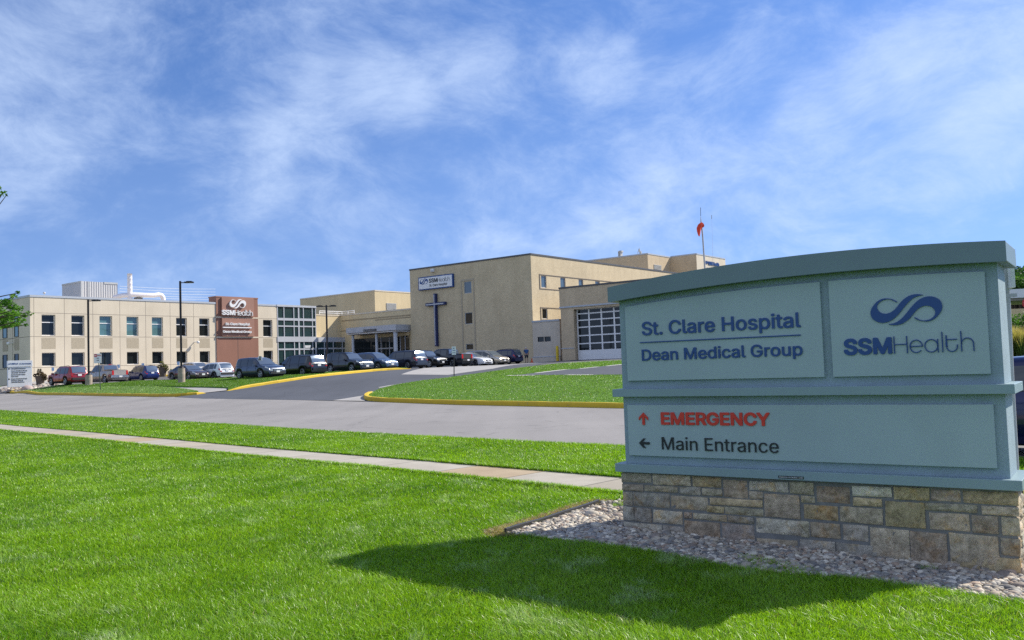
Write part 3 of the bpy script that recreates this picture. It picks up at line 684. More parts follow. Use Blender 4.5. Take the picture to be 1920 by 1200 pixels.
# stone base: mortar core and separately cut stones
def stone_mat():
    m = Mt('split face limestone')
    at_ = m.n('ShaderNodeAttribute', attribute_name='tone')
    a = m.ramp(m.noise(7, 8, .7, None, .8), [(.28, (.50,)*3), (.5, (.95,)*3), (.75, (1.3,)*3)])
    b = m.ramp(m.noise(26, 6, .75), [(.3, (.60,)*3), (.7, (1.32,)*3)])
    oc = m.ramp(m.noise(5, 6, .7), [(.55, (1, 1, 1)), (.72, (1.2, .95, .58))])
    rs = m.ramp(m.noise(3.1, 7, .7, None, .6), [(.53, (1, 1, 1)), (.68, (.88, .70, .54))])
    c = m.mixc(1, m.mixc(1, m.mixc(1, m.mixc(1, at_.outputs[0], a, 'MULTIPLY'), b, 'MULTIPLY'), oc, 'MULTIPLY'), rs, 'MULTIPLY')
    m.set(Base_Color=c, Roughness=.92, Specular_IOR_Level=.25); m.bump(m.noise(38, 9, .8), 1.0, .018); return m.m
M['stone'] = stone_mat(); M['mortar'] = plain('grey mortar', (.19, .19, .185), .95, var=.15, scale=12, bump=.4, bscale=80)
T_, B_, O_, G_, W_ = (.60, .51, .37), (.46, .37, .27), (.62, .50, .30), (.50, .45, .37), (.70, .63, .51)
S7 = [(133, 530, 290, 588, T_), (296, 540, 500, 605, T_), (508, 552, 665, 612, O_), (672, 570, 805, 670, B_), (812, 575, 1022, 637, W_), (1030, 580, 1160, 650, T_),
      (147, 592, 247, 632, T_), (252, 597, 432, 642, T_), (441, 607, 552, 652, G_), (560, 615, 668, 658, T_), (812, 630, 888, 678, T_), (140, 632, 188, 708, G_), (191, 635, 388, 722, G_),
      (393, 652, 594, 738, T_), (602, 665, 886, 720, O_), (893, 645, 1087, 780, B_), (1092, 657, 1166, 695, T_), (586, 708, 680, 748, O_), (684, 715, 890, 768, T_),
      (143, 712, 196, 788, G_), (198, 717, 293, 800, G_), (298, 730, 458, 812, W_), (462, 742, 508, 780, G_), (512, 748, 694, 796, T_), (698, 762, 838, 808, G_), (848, 775, 1136, 877, W_),
      (147, 794, 347, 845, G_), (351, 814, 460, 858, G_), (464, 787, 658, 875, B_), (666, 802, 842, 897, G_), (145, 848, 270, 890, G_), (275, 850, 480, 905, T_), (484, 864, 605, 920, G_),
      (609, 886, 700, 935, T_), (704, 896, 846, 950, T_), (852, 880, 1075, 985, B_)]
S8 = [(85, 602, 271, 700, B_), (277, 600, 492, 665, W_), (500, 607, 692, 682, O_), (698, 620, 860, 690, T_), (873, 627, 1160, 710, O_), (283, 664, 438, 715, O_), (20, 702, 206, 792, O_),
      (213, 712, 445, 812, T_), (453, 684, 676, 832, O_), (668, 692, 952, 748, T_), (970, 710, 1160, 765, T_), (0, 792, 48, 878, T_), (55, 797, 218, 888, B_), (230, 807, 365, 905, G_),
      (374, 827, 587, 968, T_), (690, 744, 912, 850, T_), (918, 760, 1064, 860, B_), (1080, 770, 1160, 872, T_), (0, 888, 190, 985, G_), (195, 907, 420, 1010, G_), (590, 844, 792, 990, B_),
      (797, 852, 1066, 972, T_), (1075, 880, 1160, 977, T_), (430, 972, 606, 1030, G_), (612, 992, 728, 1040, G_), (804, 957, 964, 1012, O_), (970, 977, 1160, 1038, O_), (733, 1002, 960, 1065, G_), (965, 1022, 1155, 1085, G_)]
def stone(mb, Fr, u0, u1, z0, z1, o, c, depth=.035, rough=.010, nu=10, nz=6):
    j = [(random.uniform(-.004, .004)) for _ in range(8)]
    rr = .010; vs = []
    ph = [random.uniform(0, 9) for _ in range(4)]
    kb = random.uniform(.82, 1.16); c = tuple(max(.02, x*kb*random.uniform(.97, 1.03)) for x in c)
    for k in range(nz+1):
        for i in range(nu+1):
            a, b = i/nu, k/nz
            u = u0+(u1-u0)*a; z = z0+(z1-z0)*b
            u += (j[0]*(1-a)*(1-b)+j[1]*a*(1-b)+j[2]*(1-a)*b+j[3]*a*b); z += (j[4]*(1-a)*(1-b)+j[5]*a*(1-b)+j[6]*(1-a)*b+j[7]*a*b)
            e = min(a*(u1-u0), (1-a)*(u1-u0), b*(z1-z0), (1-b)*(z1-z0)); edge = min(1, e/.018)
            d = o-.012*(1-edge)**2+(rough*(math.sin(u*37+ph[0])*math.sin(z*53+ph[1])+.6*math.sin(u*90+z*60+ph[2])+.5*random.uniform(-1, 1)))*edge
            if e == 0: u += random.uniform(-.002, .002); z += random.uniform(-.002, .002)
            vs.append(Fr.P(u, z, d))
    n = nu+1
    mb.add(vs, [(k*n+i, k*n+i+1, (k+1)*n+i+1, (k+1)*n+i) for k in range(nz) for i in range(nu)], 0, None, True, c)
    rim = [i for i in range(n)]+[k*n+nu for k in range(1, nz+1)]+[nz*n+i for i in range(nu-1, -1, -1)]+[k*n for k in range(nz-1, 0, -1)]
    bk = [vs[i]-Fr.n*depth for i in rim]; N = len(rim)
    mb.add([vs[i] for i in rim]+bk, [(N+i, N+(i+1) % N, (i+1) % N, i) for i in range(N)], 0, None, False, c)
mb = MB()
for lst, ox, oy in ((S7, 1120, 700), (S8, 1500, 700)):
    for x0, y0, x1, y1, c in lst:
        u0, z1 = SIG.uv(ox+x0/2.857, oy+y0/2.857, .02); u1, z0 = SIG.uv(ox+x1/2.857, oy+y1/2.857, .02)
        if ox == 1120 and x0 < 149: u0 = .0+random.uniform(-.006, .012)
        if ox == 1500 and x1 >= 1150: u1 = 3.425+random.uniform(-.008, .008)
        if z0 < .06: z0 -= .10
        stone(mb, SIG, u0, u1, z0, min(z1, .556), .03+random.uniform(-.004, .006), c, .05)
RIGHT = Fac(SIG.P(3.41, 0, 0), AS-math.pi/2); BACK = Fac(SIG.P(3.42, 0, -.56), AS+math.pi); LEFT = Fac(SIG.P(.01, 0, -.54), AS+math.pi/2)
for Fr, ln in ((RIGHT, .55), (LEFT, .55), (BACK, 3.42)):
    z = -.25
    while z < .545:
        h = random.choice((.07, .10, .13)); h = min(h, .556-z)
        if h < .04: break
        u = 0
        while u < ln-.02:
            l = random.uniform(.14, .36); l = ln-u if ln-u-l < .1 else l
            stone(mb, Fr, u+.004, u+l-.006, z+.004, z+h-.006, .012+random.uniform(-.01, .012), random.choice((T_, T_, G_, W_, O_, B_)), .05, .012, 7, 5); u += l
        z += h
base = mb.build('stone_base', M['stone'], ms)
MB().fbox(SIG, .012, 3.405, -.3, .563, -.55, .014).build('mortar', M['mortar'], base)
# ---------------------------------------------------------------- gravel, edging
def in_poly(P, poly):
    poly = np.asarray(poly, float); ins = np.zeros(len(P), bool); x0, y0 = poly[:, 0], poly[:, 1]; x1, y1 = np.roll(x0, -1), np.roll(y0, -1)
    for a, b, c, d in zip(x0, y0, x1, y1):
        if b == d: continue
        ins ^= ((b > P[:, 1]) != (d > P[:, 1])) & (P[:, 0] < (c-a)*(P[:, 1]-b)/(d-b)+a)
    return ins
BEDP = np.array([(p[0], p[1]) for p in bed_poly])
def ico():
    import bmesh
    b = bmesh.new(); bmesh.ops.create_icosphere(b, subdivisions=2, radius=1); V = np.array([v.co[:] for v in b.verts]); Fc = np.array([[v.index for v in f.verts] for f in b.faces]); b.free(); return V, Fc
IV, IF = ico()
def pebbles(name, P, size, mat, cols, flat=.62, zoff=.0, lump=.12):
    n = len(P); z = hts(P); k = len(IV)
    r = size*np.exp(RNG.normal(0, .36, n)); ax = np.c_[r*RNG.uniform(.9, 1.5, n), r, r*flat*RNG.uniform(.8, 1.2, n)]
    th = RNG.uniform(0, 2*np.pi, n); tl = RNG.normal(0, .3, n)
    V = IV[None]*ax[:, None, :]*(1+RNG.normal(0, lump, (n, k, 1))*.35)
    x, y, zz_ = V[..., 0], V[..., 1], V[..., 2]
    y, zz_ = y*np.cos(tl)[:, None]-zz_*np.sin(tl)[:, None], y*np.sin(tl)[:, None]+zz_*np.cos(tl)[:, None]
    x, y = x*np.cos(th)[:, None]-y*np.sin(th)[:, None], x*np.sin(th)[:, None]+y*np.cos(th)[:, None]
    V = np.stack([x+P[:, 0:1], y+P[:, 1:2], zz_+(z+zoff+ax[:, 2]*.35+RNG.uniform(0, size*.7, n))[:, None]], -1).reshape(-1, 3)
    Fc = (IF[None]+(np.arange(n)*k)[:, None, None]).reshape(-1, 3)
    ci = RNG.integers(0, len(cols), n); c = np.array(cols)[ci]*np.array([.96, .92, .84])*RNG.uniform(.75, 1.25, (n, 1))
    return tag(np_mesh(name, V, [Fc], mat, np.repeat(c, k, 0)), kind='stuff')
def tone_mat(name, rough=.75, bs=60, k=.25, spec=.4):
    m = Mt(name); a = m.n('ShaderNodeAttribute', attribute_name='tone')
    m.set(Base_Color=m.mixc(1, a.outputs[0], m.ramp(m.noise(bs, 4, .7), [(.3, (1-k,)*3), (.7, (1+k,)*3)]), 'MULTIPLY'), Roughness=rough, Specular_IOR_Level=spec); return m.m
M['pebble'] = tone_mat('river pebble')
pc = [(.44, .41, .37), (.36, .345, .33), (.60, .56, .50), (.28, .27, .26), (.48, .43, .36), (.40, .31, .25), (.20, .20, .21), (.66, .62, .55), (.33, .28, .25)]
lo, hi = BEDP.min(0), BEDP.max(0); Q = RNG.uniform(lo, hi, (int(np.prod(hi-lo)*2200), 2)); Q = Q[in_poly(Q, BEDP)]
corner = np.array([SIG.P(.02, 0, .0).xy, SIG.P(3.40, 0, .0).xy, SIG.P(3.40, 0, -.54).xy, SIG.P(.02, 0, -.54).xy]); Q = Q[~in_poly(Q, corner)]
dirt = np.array([xy(v) for v in hp((1122, 945), (1170, 938), (1172, 968), (1128, 962), (1090, 958))]); ind = in_poly(Q, dirt); Q = Q[~ind | (RNG.random(len(Q)) < .25)]
pebbles('gravel', Q, .0148, M['pebble'], pc)
ep = smooth_path(bed_xy, 1)
def ribbon(path, h, th, zoff=0):
    path = dens(path, .12); L_, R_ = strip_plan(path, th); z = hts([(p.x, p.y) for p in path])+zoff; mb = MB(); N = len(path); vs = []
    for i in range(N):
        for p, hh in ((L_[i], -.1), (L_[i], h), (R_[i], h), (R_[i], -.1)): vs.append((p.x, p.y, z[i]+hh+.004*math.sin(i*.9)))
    fs = [(i*4+k, i*4+(k+1) % 4, (i+1)*4+(k+1) % 4, (i+1)*4+k) for i in range(N-1) for k in range(4)]; mb.add(vs, fs); mb.add(vs[:4], [(0, 1, 2, 3)]); mb.add(vs[-4:], [(3, 2, 1, 0)]); return mb
M['edging'] = plain('black plastic edging', (.035, .036, .04), .45, var=.2, scale=8)
ed = ribbon(ep, .055, .028).build('garden_edging', M['edging'], bevel=.006); tag(ed, 'black plastic edging strip between lawn and gravel bed', 'edging')
# ---------------------------------------------------------------- grass blades
def grass_mat():
    m = Mt('grass blade'); a = m.n('ShaderNodeAttribute', attribute_name='tone')
    m.set(Base_Color=a.outputs[0], Roughness=.36, Specular_IOR_Level=.5)
    tr = m.n('ShaderNodeBsdfTranslucent', inp={0: m.mixc(1, a.outputs[0], (1.5, 1.55, .8, 1), 'MULTIPLY')})
    mx = m.n('ShaderNodeMixShader', inp={0: .42}); m.t.links.new(m.b.outputs[0], mx.inputs[1]); m.t.links.new(tr.outputs[0], mx.inputs[2]); m.t.links.new(mx.outputs[0], m.o.inputs[0]); return m.m
M['blade'] = grass_mat()
def vnoise(P, s, seed):
    r = np.random.default_rng(seed); G = r.random((64, 64)); q = P/s; i = np.floor(q).astype(int); f = q-i; f = f*f*(3-2*f)
    g = lambda a, b: G[a % 64, b % 64]
    return (g(i[:, 0], i[:, 1])*(1-f[:, 0])+g(i[:, 0]+1, i[:, 1])*f[:, 0])*(1-f[:, 1])+(g(i[:, 0], i[:, 1]+1)*(1-f[:, 0])+g(i[:, 0]+1, i[:, 1]+1)*f[:, 0])*f[:, 1]
def blades(name, P, wd, ht, zoff, dark, light, pale, label=None, lean=.85):
    n = len(P); z = hts(P)+zoff; d = np.hypot(P[:, 0], P[:, 1]); k = np.maximum(1, d/7.0)
    t1 = vnoise(P, 1.1, 1)*.5+vnoise(P, .35, 2)*.3+vnoise(P, 3.1, 3)*.2; t2 = vnoise(P, .42, 5)*.40+vnoise(P, .13, 6)*.38+vnoise(P, .055, 7)*.22
    h = ht*RNG.uniform(.55, 1.2, n)*(.8+.5*t2); wv = wd*RNG.uniform(.7, 1.3, n)*k**.85
    th = RNG.uniform(0, 2*np.pi, n); ln = np.abs(RNG.normal(0, lean, n))+.12
    la = np.where(RNG.random(n) < .45, RNG.normal(.6, .8, n)+6*vnoise(P, .6, 8), RNG.uniform(0, 2*np.pi, n))
    dx, dy = np.cos(la)*ln, np.sin(la)*ln; bx, by = np.cos(th)*wv/2, np.sin(th)*wv/2
    def pt(f, sx, cur): return np.stack([P[:, 0]+bx*sx+dx*h*cur, P[:, 1]+by*sx+dy*h*cur, z+h*f], -1)
    V = np.stack([pt(0, -1, 0), pt(0, 1, 0), pt(.55, -.8, .28), pt(.55, .8, .28), pt(.92, 0, 1.0)], 1).reshape(-1, 3)
    b = (np.arange(n)*5)[:, None]
    q = b+np.array([[0, 1, 3, 2]]); tt = b+np.array([[2, 3, 4]])
    kk = np.clip(t1*.75+.12+RNG.normal(0, .26, n), 0, 1)[:, None]; c = np.array(dark)*(1-kk)+np.array(light)*kk
    pk = (np.clip((t2-.645)*6.0, 0, .8)*RNG.random(n))[:, None]; c = c*(1-pk)+np.array(pale)*pk
    dry = RNG.random(n) < .022; c[dry] = np.array([.30, .25, .10])*RNG.uniform(.6, 1.2, (dry.sum(), 1))
    c = c*RNG.uniform(.8, 1.2, (n, 1))
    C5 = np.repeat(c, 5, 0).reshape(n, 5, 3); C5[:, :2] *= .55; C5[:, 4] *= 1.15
    o = np_mesh(name, V, [q, tt], M['blade'], C5.reshape(-1, 3)); return tag(o, kind='stuff')
def scatter(n0, n1, s0, s1, dens0, dref, cap_, seed):
    """blade roots in street coordinates, thinning with distance from the viewpoint and only where the picture could look"""
    r = np.random.default_rng(seed); out = []
    for ring0, ring1 in ((3.2, 6), (6, 8), (8, 11), (11, 15), (15, 21), (21, 30), (30, 45), (45, 70), (70, 95)):
        rho = dens0*min(1, (dref/((ring0+ring1)/2))**2)
        A = .78*(ring1**2-ring0**2)/2*2; m = int(A*rho)
        a = r.uniform(-.78, .78, m); d = np.sqrt(r.uniform(ring0**2, ring1**2, m)); P = np.c_[d*np.sin(a), d*np.cos(a)]
        n_ = (P[:, 0]+P[:, 1])*S2; s_ = (P[:, 1]-P[:, 0])*S2
        out.append(P[(n_ > n0) & (n_ < n1) & (s_ > s0) & (s_ < s1)])
    return np.concatenate(out)
GD, GL, GP = (.085, .225, .006), (.33, .53, .022), (.52, .60, .40)
P1 = scatter(-9, 8.5, -30, 80, 12500, 6.0, 0, 11)
inb = in_poly(P1, BEDP+0); gap = np.array([SIG.P(-.02, 0, .05).xy, SIG.P(3.45, 0, .05).xy, SIG.P(3.45, 0, -.6).xy, SIG.P(-.02, 0, -.6).xy])
M['thatch'] = plain('dry thatch', (.26, .20, .11), .95, var=.3, scale=14, bump=.6, bscale=60)
band = np.zeros(len(P1), bool)
for q in dens(ep, .06): band |= ((P1[:, 0]-q.x)**2+(P1[:, 1]-q.y)**2) < (.16+.10*vnoise(P1, .25, 4))**2
wild = np.array([[hit(1440, 1062).x, hit(1440, 1062).y], [hit(1480, 1072).x, hit(1480, 1072).y], [hit(1740, 1070).x, hit(1740, 1070).y], [hit(1160, 947).x, hit(1160, 947).y], [hit(1410, 1050).x, hit(1410, 1050).y]])
tuft = np.zeros(len(P1), bool)
for (x, y), rr in zip(wild, (.16, .18, .07, .14, .10)): tuft |= ((P1[:, 0]-x)**2+(P1[:, 1]-y)**2) < rr**2*(.5+RNG.random(len(P1)))
keep = ((~inb) | (tuft & (RNG.random(len(P1)) < .45))) & ~in_poly(P1, gap) & ~(band & (RNG.random(len(P1)) < .85))
edge_in = inb & ~keep
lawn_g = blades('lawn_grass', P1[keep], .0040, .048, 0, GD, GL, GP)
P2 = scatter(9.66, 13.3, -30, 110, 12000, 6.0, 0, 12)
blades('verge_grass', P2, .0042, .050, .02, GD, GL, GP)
P3 = P1[band & ~inb]; P3 = np.concatenate([P3, P3+RNG.normal(0, .03, P3.shape)])
dl, _ = strip_plan(ep, .62); dr, _ = strip_plan(ep, .04)
sheet('thatch_strip', [(p.x, p.y) for p in dl]+[(p.x, p.y) for p in dr[::-1]], .010, M['thatch'], .2)
blades('dry_grass', P3, .004, .034, 0, (.22, .165, .08), (.42, .34, .18), (.5, .43, .28), lean=1.3)
# creeping edge of grass over the sidewalk
P4 = scatter(9.60, 9.68, -20, 60, 30000, 7.0, 0, 13); P5 = scatter(8.42, 8.52, -20, 60, 30000, 7.0, 0, 14)
blades('sidewalk_edge_grass', np.concatenate([P4, P5]), .005, .055, .01, GD, GL, GP, lean=.8)
# the lawns across the street
def far_blades(name, poly, n, zoff, dark, light, pale):
    poly = np.array([(p[0], p[1]) for p in poly]); lo_, hi_ = poly.min(0), poly.max(0); q = RNG.uniform(lo_, hi_, (n*3, 2)); q = q[in_poly(q, poly)][:n]
    return blades(name, q, .0045, .055, zoff, dark, light, pale)
ur = np.array(up_road+up_low)
far = [p for p in isl]
poly = np.array([(p[0], p[1]) for p in isl]); q = RNG.uniform((-9, 20), (24, 84), (420000, 2)); q = q[in_poly(q, poly) & ~in_poly(q, np.array([(p[0], p[1]) for p in ur]))]
blades('island_grass', q[:150000], .0045, .055, .10, (.105, .205, .025), (.19, .33, .055), (.30, .38, .19))
far_blades('strip_grass', strip, 26000, .10, (.17, .27, .08), (.27, .38, .15), (.36, .43, .26))
far_blades('bank_grass', bank, 60000, .11, (.075, .165, .015), (.15, .27, .035), (.26, .30, .13))
# ---------------------------------------------------------------- building materials
M['precast'] = plain('cream precast panel', (.67, .585, .455), .85, var=.05, scale=.4, bump=.1, bscale=30)
M['precast_dk'] = plain('exposed aggregate panel', (.44, .375, .275), .9, var=.14, scale=9, bump=.4, bscale=40)
M['joint'] = plain('panel joint sealant', (.26, .22, .18), .9, var=.05)
M['tower'] = plain('red brown metal panel', (.27, .125, .085), .6, var=.05, scale=.6)
M['tower_lt'] = plain('lighter red brown panel', (.32, .165, .12), .6, var=.05, scale=.6)
M['alu'] = plain('pale aluminium', (.50, .52, .56), .4, var=.04, scale=2)
M['coping'] = plain('metal coping', (.45, .48, .53), .45, var=.05)
M['coping_dk'] = plain('dark metal coping', (.085, .085, .09), .5, var=.05)
M['brick_tan'] = brick('tan brick', (.69, .565, .36), (.60, .485, .30), (.52, .44, .33), .30, .10)
M['brick_gar'] = brick('tan garage brick', (.66, .52, .345), (.56, .44, .28), (.50, .41, .31), .30, .10)
M['stuc'] = plain('beige stucco', (.67, .545, .335), .9, var=.06, scale=.3, bump=.15, bscale=20)
M['grey_plaster'] = plain('grey beige plaster', (.60, .53, .44), .9, var=.06, scale=.5, bump=.15, bscale=20)
M['band_dk'] = plain('brown grey window trim', (.24, .20, .16), .7, var=.05)
M['band'] = plain('recessed wall band', (.36, .28, .17), .9, var=.05)
M['glass_dk'] = glass('dark window glass', (.012, .016, .018), .03, .35)
M['glass_sky_tint'] = glass('window glass with sky reflection tint', (.085, .18, .195), .04, .8)  # reflected sky put into the glass colour as a teal tint
M['glass_cw'] = glass('green curtain wall glass', (.022, .050, .052), .03, .7)
M['glass_blue'] = glass('sky reflecting glass', (.06, .10, .13), .03, 1.0)
M['roofing'] = plain('flat roof membrane', (.30, .30, .29), .9, var=.1)
M['frame_dk'] = plain('dark window frame', (.05, .05, .055), .5, var=.05)
M['soffit'] = plain('warm grey soffit board', (.34, .30, .26), .8, var=.05)  # one even warm grey for the canopy undersides
M['louver'] = plain('grey louvre metal', (.42, .44, .46), .5, var=.05)
def weather(mat_, k=.10):
    t = mat_.node_tree; b = t.nodes['Principled BSDF']; src = b.inputs['Base Color'].links[0].from_socket
    tc_ = t.nodes.new('ShaderNodeTexCoord'); mp = t.nodes.new('ShaderNodeMapping'); mp.inputs['Scale'].default_value = (.8, .8, .22); t.links.new(tc_.outputs['Object'], mp.inputs[0])
    n = t.nodes.new('ShaderNodeTexNoise'); n.inputs['Scale'].default_value = 1.3; n.inputs['Detail'].default_value = 7; n.inputs['Roughness'].default_value = .65; t.links.new(mp.outputs[0], n.inputs['Vector'])
    r = t.nodes.new('ShaderNodeValToRGB'); r.color_ramp.elements[0].position = .35; r.color_ramp.elements[0].color = (1-k, 1-k*1.1, 1-k*1.25, 1); r.color_ramp.elements[1].position = .62; r.color_ramp.elements[1].color = (1.02, 1.02, 1.02, 1); t.links.new(n.outputs[0], r.inputs[0])
    m = t.nodes.new('ShaderNodeMix'); m.data_type = 'RGBA'; m.blend_type = 'MULTIPLY'; m.inputs[0].default_value = 1; t.links.new(src, m.inputs[6]); t.links.new(r.outputs[0], m.inputs[7]); t.links.new(m.outputs[2], b.inputs['Base Color'])
for k_, a_ in (('precast', .05), ('stuc', .07), ('brick_tan', .08), ('brick_gar', .08), ('grey_plaster', .07), ('tower', .06), ('alu', .05)): weather(M[k_], a_)
for k_ in ('sign_body', 'sign_panel', 'sign_metal', 'sign_cap'): weather(M[k_], .04)
def holes_wall(mb, Fr, u0, u1, z0, z1, holes, depth, m=0, o=0.0):
    """front sheet with openings and their reveals"""
    us = sorted({u0, u1, *[h[0] for h in holes], *[h[1] for h in holes]}); zs = sorted({z0, z1, *[h[2] for h in holes], *[h[3] for h in holes]})
    us = [u for u in us if u0 <= u <= u1]; zs = [z for z in zs if z0 <= z <= z1]
    for a, b in zip(us[:-1], us[1:]):
        for c, d in zip(zs[:-1], zs[1:]):
            mu, mz = (a+b)/2, (c+d)/2
            if any(h[0] < mu < h[1] and h[2] < mz < h[3] for h in holes): continue
            mb.quad(Fr.P(a, c, o), Fr.P(b, c, o), Fr.P(b, d, o), Fr.P(a, d, o), m, ((a, c), (b, c), (b, d), (a, d)))
    for a, b, c, d in holes:
        i = o-depth
        mb.quad(Fr.P(a, c, i), Fr.P(a, c, o), Fr.P(a, d, o), Fr.P(a, d, i), m, ((0, c), (depth, c), (depth, d), (0, d)))
        mb.quad(Fr.P(b, c, o), Fr.P(b, c, i), Fr.P(b, d, i), Fr.P(b, d, o), m, ((0, c), (depth, c), (depth, d), (0, d)))
        mb.quad(Fr.P(a, d, o), Fr.P(b, d, o), Fr.P(b, d, i), Fr.P(a, d, i), m, ((a, 0), (b, 0), (b, depth), (a, depth)))
        mb.quad(Fr.P(a, c, i), Fr.P(b, c, i), Fr.P(b, c, o), Fr.P(a, c, o), m, ((a, 0), (b, 0), (b, depth), (a, depth)))
    return mb
def window(par, Fr, a, b, c, d, depth, gm, fm, bars_z=(), bars_u=(), fw=.07, name='window'):
    """frame (with its bars) set in an opening, its glass a child"""
    i = -depth; mb = MB()
    mb.fbox(Fr, a, a+fw, c, d, i-.05, i+.05); mb.fbox(Fr, b-fw, b, c, d, i-.05, i+.05)
    mb.fbox(Fr, a+fw, b-fw, c, c+fw, i-.05, i+.05); mb.fbox(Fr, a+fw, b-fw, d-fw, d, i-.05, i+.05)
    for z in bars_z: mb.fbox(Fr, a+fw, b-fw, z-fw*.6, z+fw*.6, i-.04, i+.055)
    for u in bars_u: mb.fbox(Fr, u-fw*.5, u+fw*.5, c+fw, d-fw, i-.04, i+.05)
    f = mb.build(name, fm, par)
    MB().fbox(Fr, a+.01, b-.01, c+.01, d-.01, i-.03, i).build('pane', gm, f)
    return f
def shell(mb, Fr, u0, u1, z0, z1, dp, m=0, skip='f'):
    """walls left, right and back plus roof slab of a block lying behind facade Fr"""
    mb.fbox(Fr, u0, u1, z0, z1, -dp, 0, m, skip=skip+'d'); return mb
def trim(mb, Fr, u0, u1, z0, z1, o0, o1): return mb.fbox(Fr, u0, u1, z0, z1, o0, o1)
# ---------------------------------------------------------------- left clinic building
c1 = lambda x, y: (x/4.5714, 500+y/4.5714)
c2 = lambda x, y: (380+x/4.5714, 500+y/4.5714)
ZT_ = CLIN.Z(57, 556); GB = .2
clinic = thing('clinic_building', 'two storey cream panel building with a brown entrance tower and glass corner', 'building', CLIN.P(15, .5, -10))
uE = CLIN.U(519.5, 620); uG = CLIN.U(592, 600); uT0, uT1 = CLIN.U(405, 600), CLIN.U(483, 600)
wu = [((357, 475), 410), ((612, 724), 418), ((853, 962), 422), ((1085, 1187), 426), ((1302, 1397), 431), ((1510, 1602), 438), ((1708, 1795), 440)]
zs_up = (CLIN.Z(78, 629), CLIN.Z(78, 589.6)); zs_lo = (CLIN.Z(78, 686.8), CLIN.Z(78, 661.3)); zbar = CLIN.Z(78, 604)
cols = [(CLIN.U(*c1(a, 500)), CLIN.U(*c1(b, 500))) for (a, b), _ in wu]+[(CLIN.U(*c2(518, 525)), CLIN.U(*c2(598, 525)))]
cols = [(a, b) for a, b in cols]; DEP = .30
holes = []
for a, b in cols: holes += [(a, b, *zs_up), (a, b, *zs_lo)]
mb = MB(); holes_wall(mb, CLIN, 0, uE, GB, ZT_, holes, DEP); shell(mb, CLIN, 0, uE, GB, ZT_, 22, skip='fr')
mb.build('wall', M['precast'], clinic)
zj = [CLIN.Z(63.4, 586.4), CLIN.Z(57, 631), CLIN.Z(62, 689.2)]
mb = MB()
for z in zj: mb.fbox(CLIN, 0, uT0, z-.025, z+.025, -.02, .003); mb.fbox(CLIN, uT1, uE, z-.025, z+.025, -.02, .003)
jx = [290, 551, 795, 1026, 1247, 1457, 1658]
for x in jx:
    u = CLIN.U(*c1(x, 340)); mb.fbox(CLIN, u-.022, u+.022, zj[0]+.03, ZT_-.05, -.02, .0035)
    for a, b in ((zj[1]+.03, zj[0]-.03), (zj[2]+.03, zj[1]-.03), (GB+.5, zj[2]-.03)): mb.fbox(CLIN, u-.022, u+.022, a, b, -.02, .0035)
mb.build('panel_joints', M['joint'], clinic)
for a, b in cols: MB().fbox(CLIN, a-.02, b+.02, zs_lo[1]+.42, zj[1]-.12, -.02, .006).build('infill_panel', M['precast_dk'], clinic)
kinds = ['glass_dk', 'glass_dk', 'glass_sky_tint', 'glass_sky_tint', 'glass_sky_tint', 'glass_dk', 'glass_dk', 'glass_dk']
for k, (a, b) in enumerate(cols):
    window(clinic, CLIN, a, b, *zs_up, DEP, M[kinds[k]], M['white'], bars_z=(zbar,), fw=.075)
    window(clinic, CLIN, a, b, *zs_lo, DEP, M['glass_dk'], M['white'], fw=.06)
mb = MB(); zc = ZT_
mb.fbox(CLIN, -.05, uT0, zc-.03, zc+.20, -.5, .06); mb.fbox(CLIN, uT1, uE, zc-.03, zc+.20, -.5, .06)
mb.build('coping', M['coping'], clinic)
# shaded left end wall
CL = Fac(CLIN.P(0, 0, 0)-Fac((0, 0), AL).u*22, AL)
mb = MB()
for z in zj: mb.fbox(CL, 0, 22, z-.025, z+.025, -.02, .003)
for u in (17.5, 13.2, 8.8, 4.4): mb.fbox(CL, u-.02, u+.02, GB+.5, ZT_-.05, -.02, .0034)
mb.build('panel_joints', M['joint'], clinic)
MB().fbox(CL, 0, 22.03, zc-.028, zc+.198, -.4, .05).build('coping', M['coping'], clinic)
for x0, x1 in ((5.5, 13.5), (27.5, 35)):
    a, b = CL.U(x0, 640), CL.U(x1, 640)
    MB().fbox(CL, a-.1, b+.1, zs_lo[1]+.42, zj[1]-.12, -.02, .006).build('infill_panel', M['precast_dk'], clinic)
    for zr, gm in ((zs_up, 'glass_sky_tint'), (zs_lo, 'glass_dk')):
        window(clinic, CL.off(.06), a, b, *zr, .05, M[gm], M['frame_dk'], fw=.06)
# brown sign tower
TW_ = CLIN; zt = CLIN.Z(405, 557); zb1, zb2 = CLIN.Z(405, 594.6), CLIN.Z(405, 632.3)
mb = MB(); mb.fbox(CLIN, uT0, uT1, GB, zt, -1.6, .10, 0, skip='d'); mb.build('tower', M['tower'], clinic)
mb = MB(); uF = CLIN.U(413.5, 580)
for a, b in ((zb1+.10, zt-.02), (zb2+.10, zb1-.10)): mb.fbox(CLIN, uF, uT1-.02 if False else CLIN.U(473.5, 580), a, b, .10, .34)
mb.build('tower_face', M['tower_lt'], clinic)
mb = MB(); 
for z in (zb1, zb2): mb.fbox(CLIN, uT0-.02, uT1+.02, z-.09, z+.09, .05, .13)
mb.build('tower_bands', M['precast'], clinic)
um = CLIN.U(*c2(299, 700)); MB().fbox(CLIN, um-.025, um+.025, GB+.4, zb2-.1, .09, .104).build('panel_joints', M['frame_dk'], clinic)
MB().fbox(CLIN, uT0-.06, uT1+.06, zt, zt+.14, -1.65, .14).build('coping', M['tower_lt'], clinic)
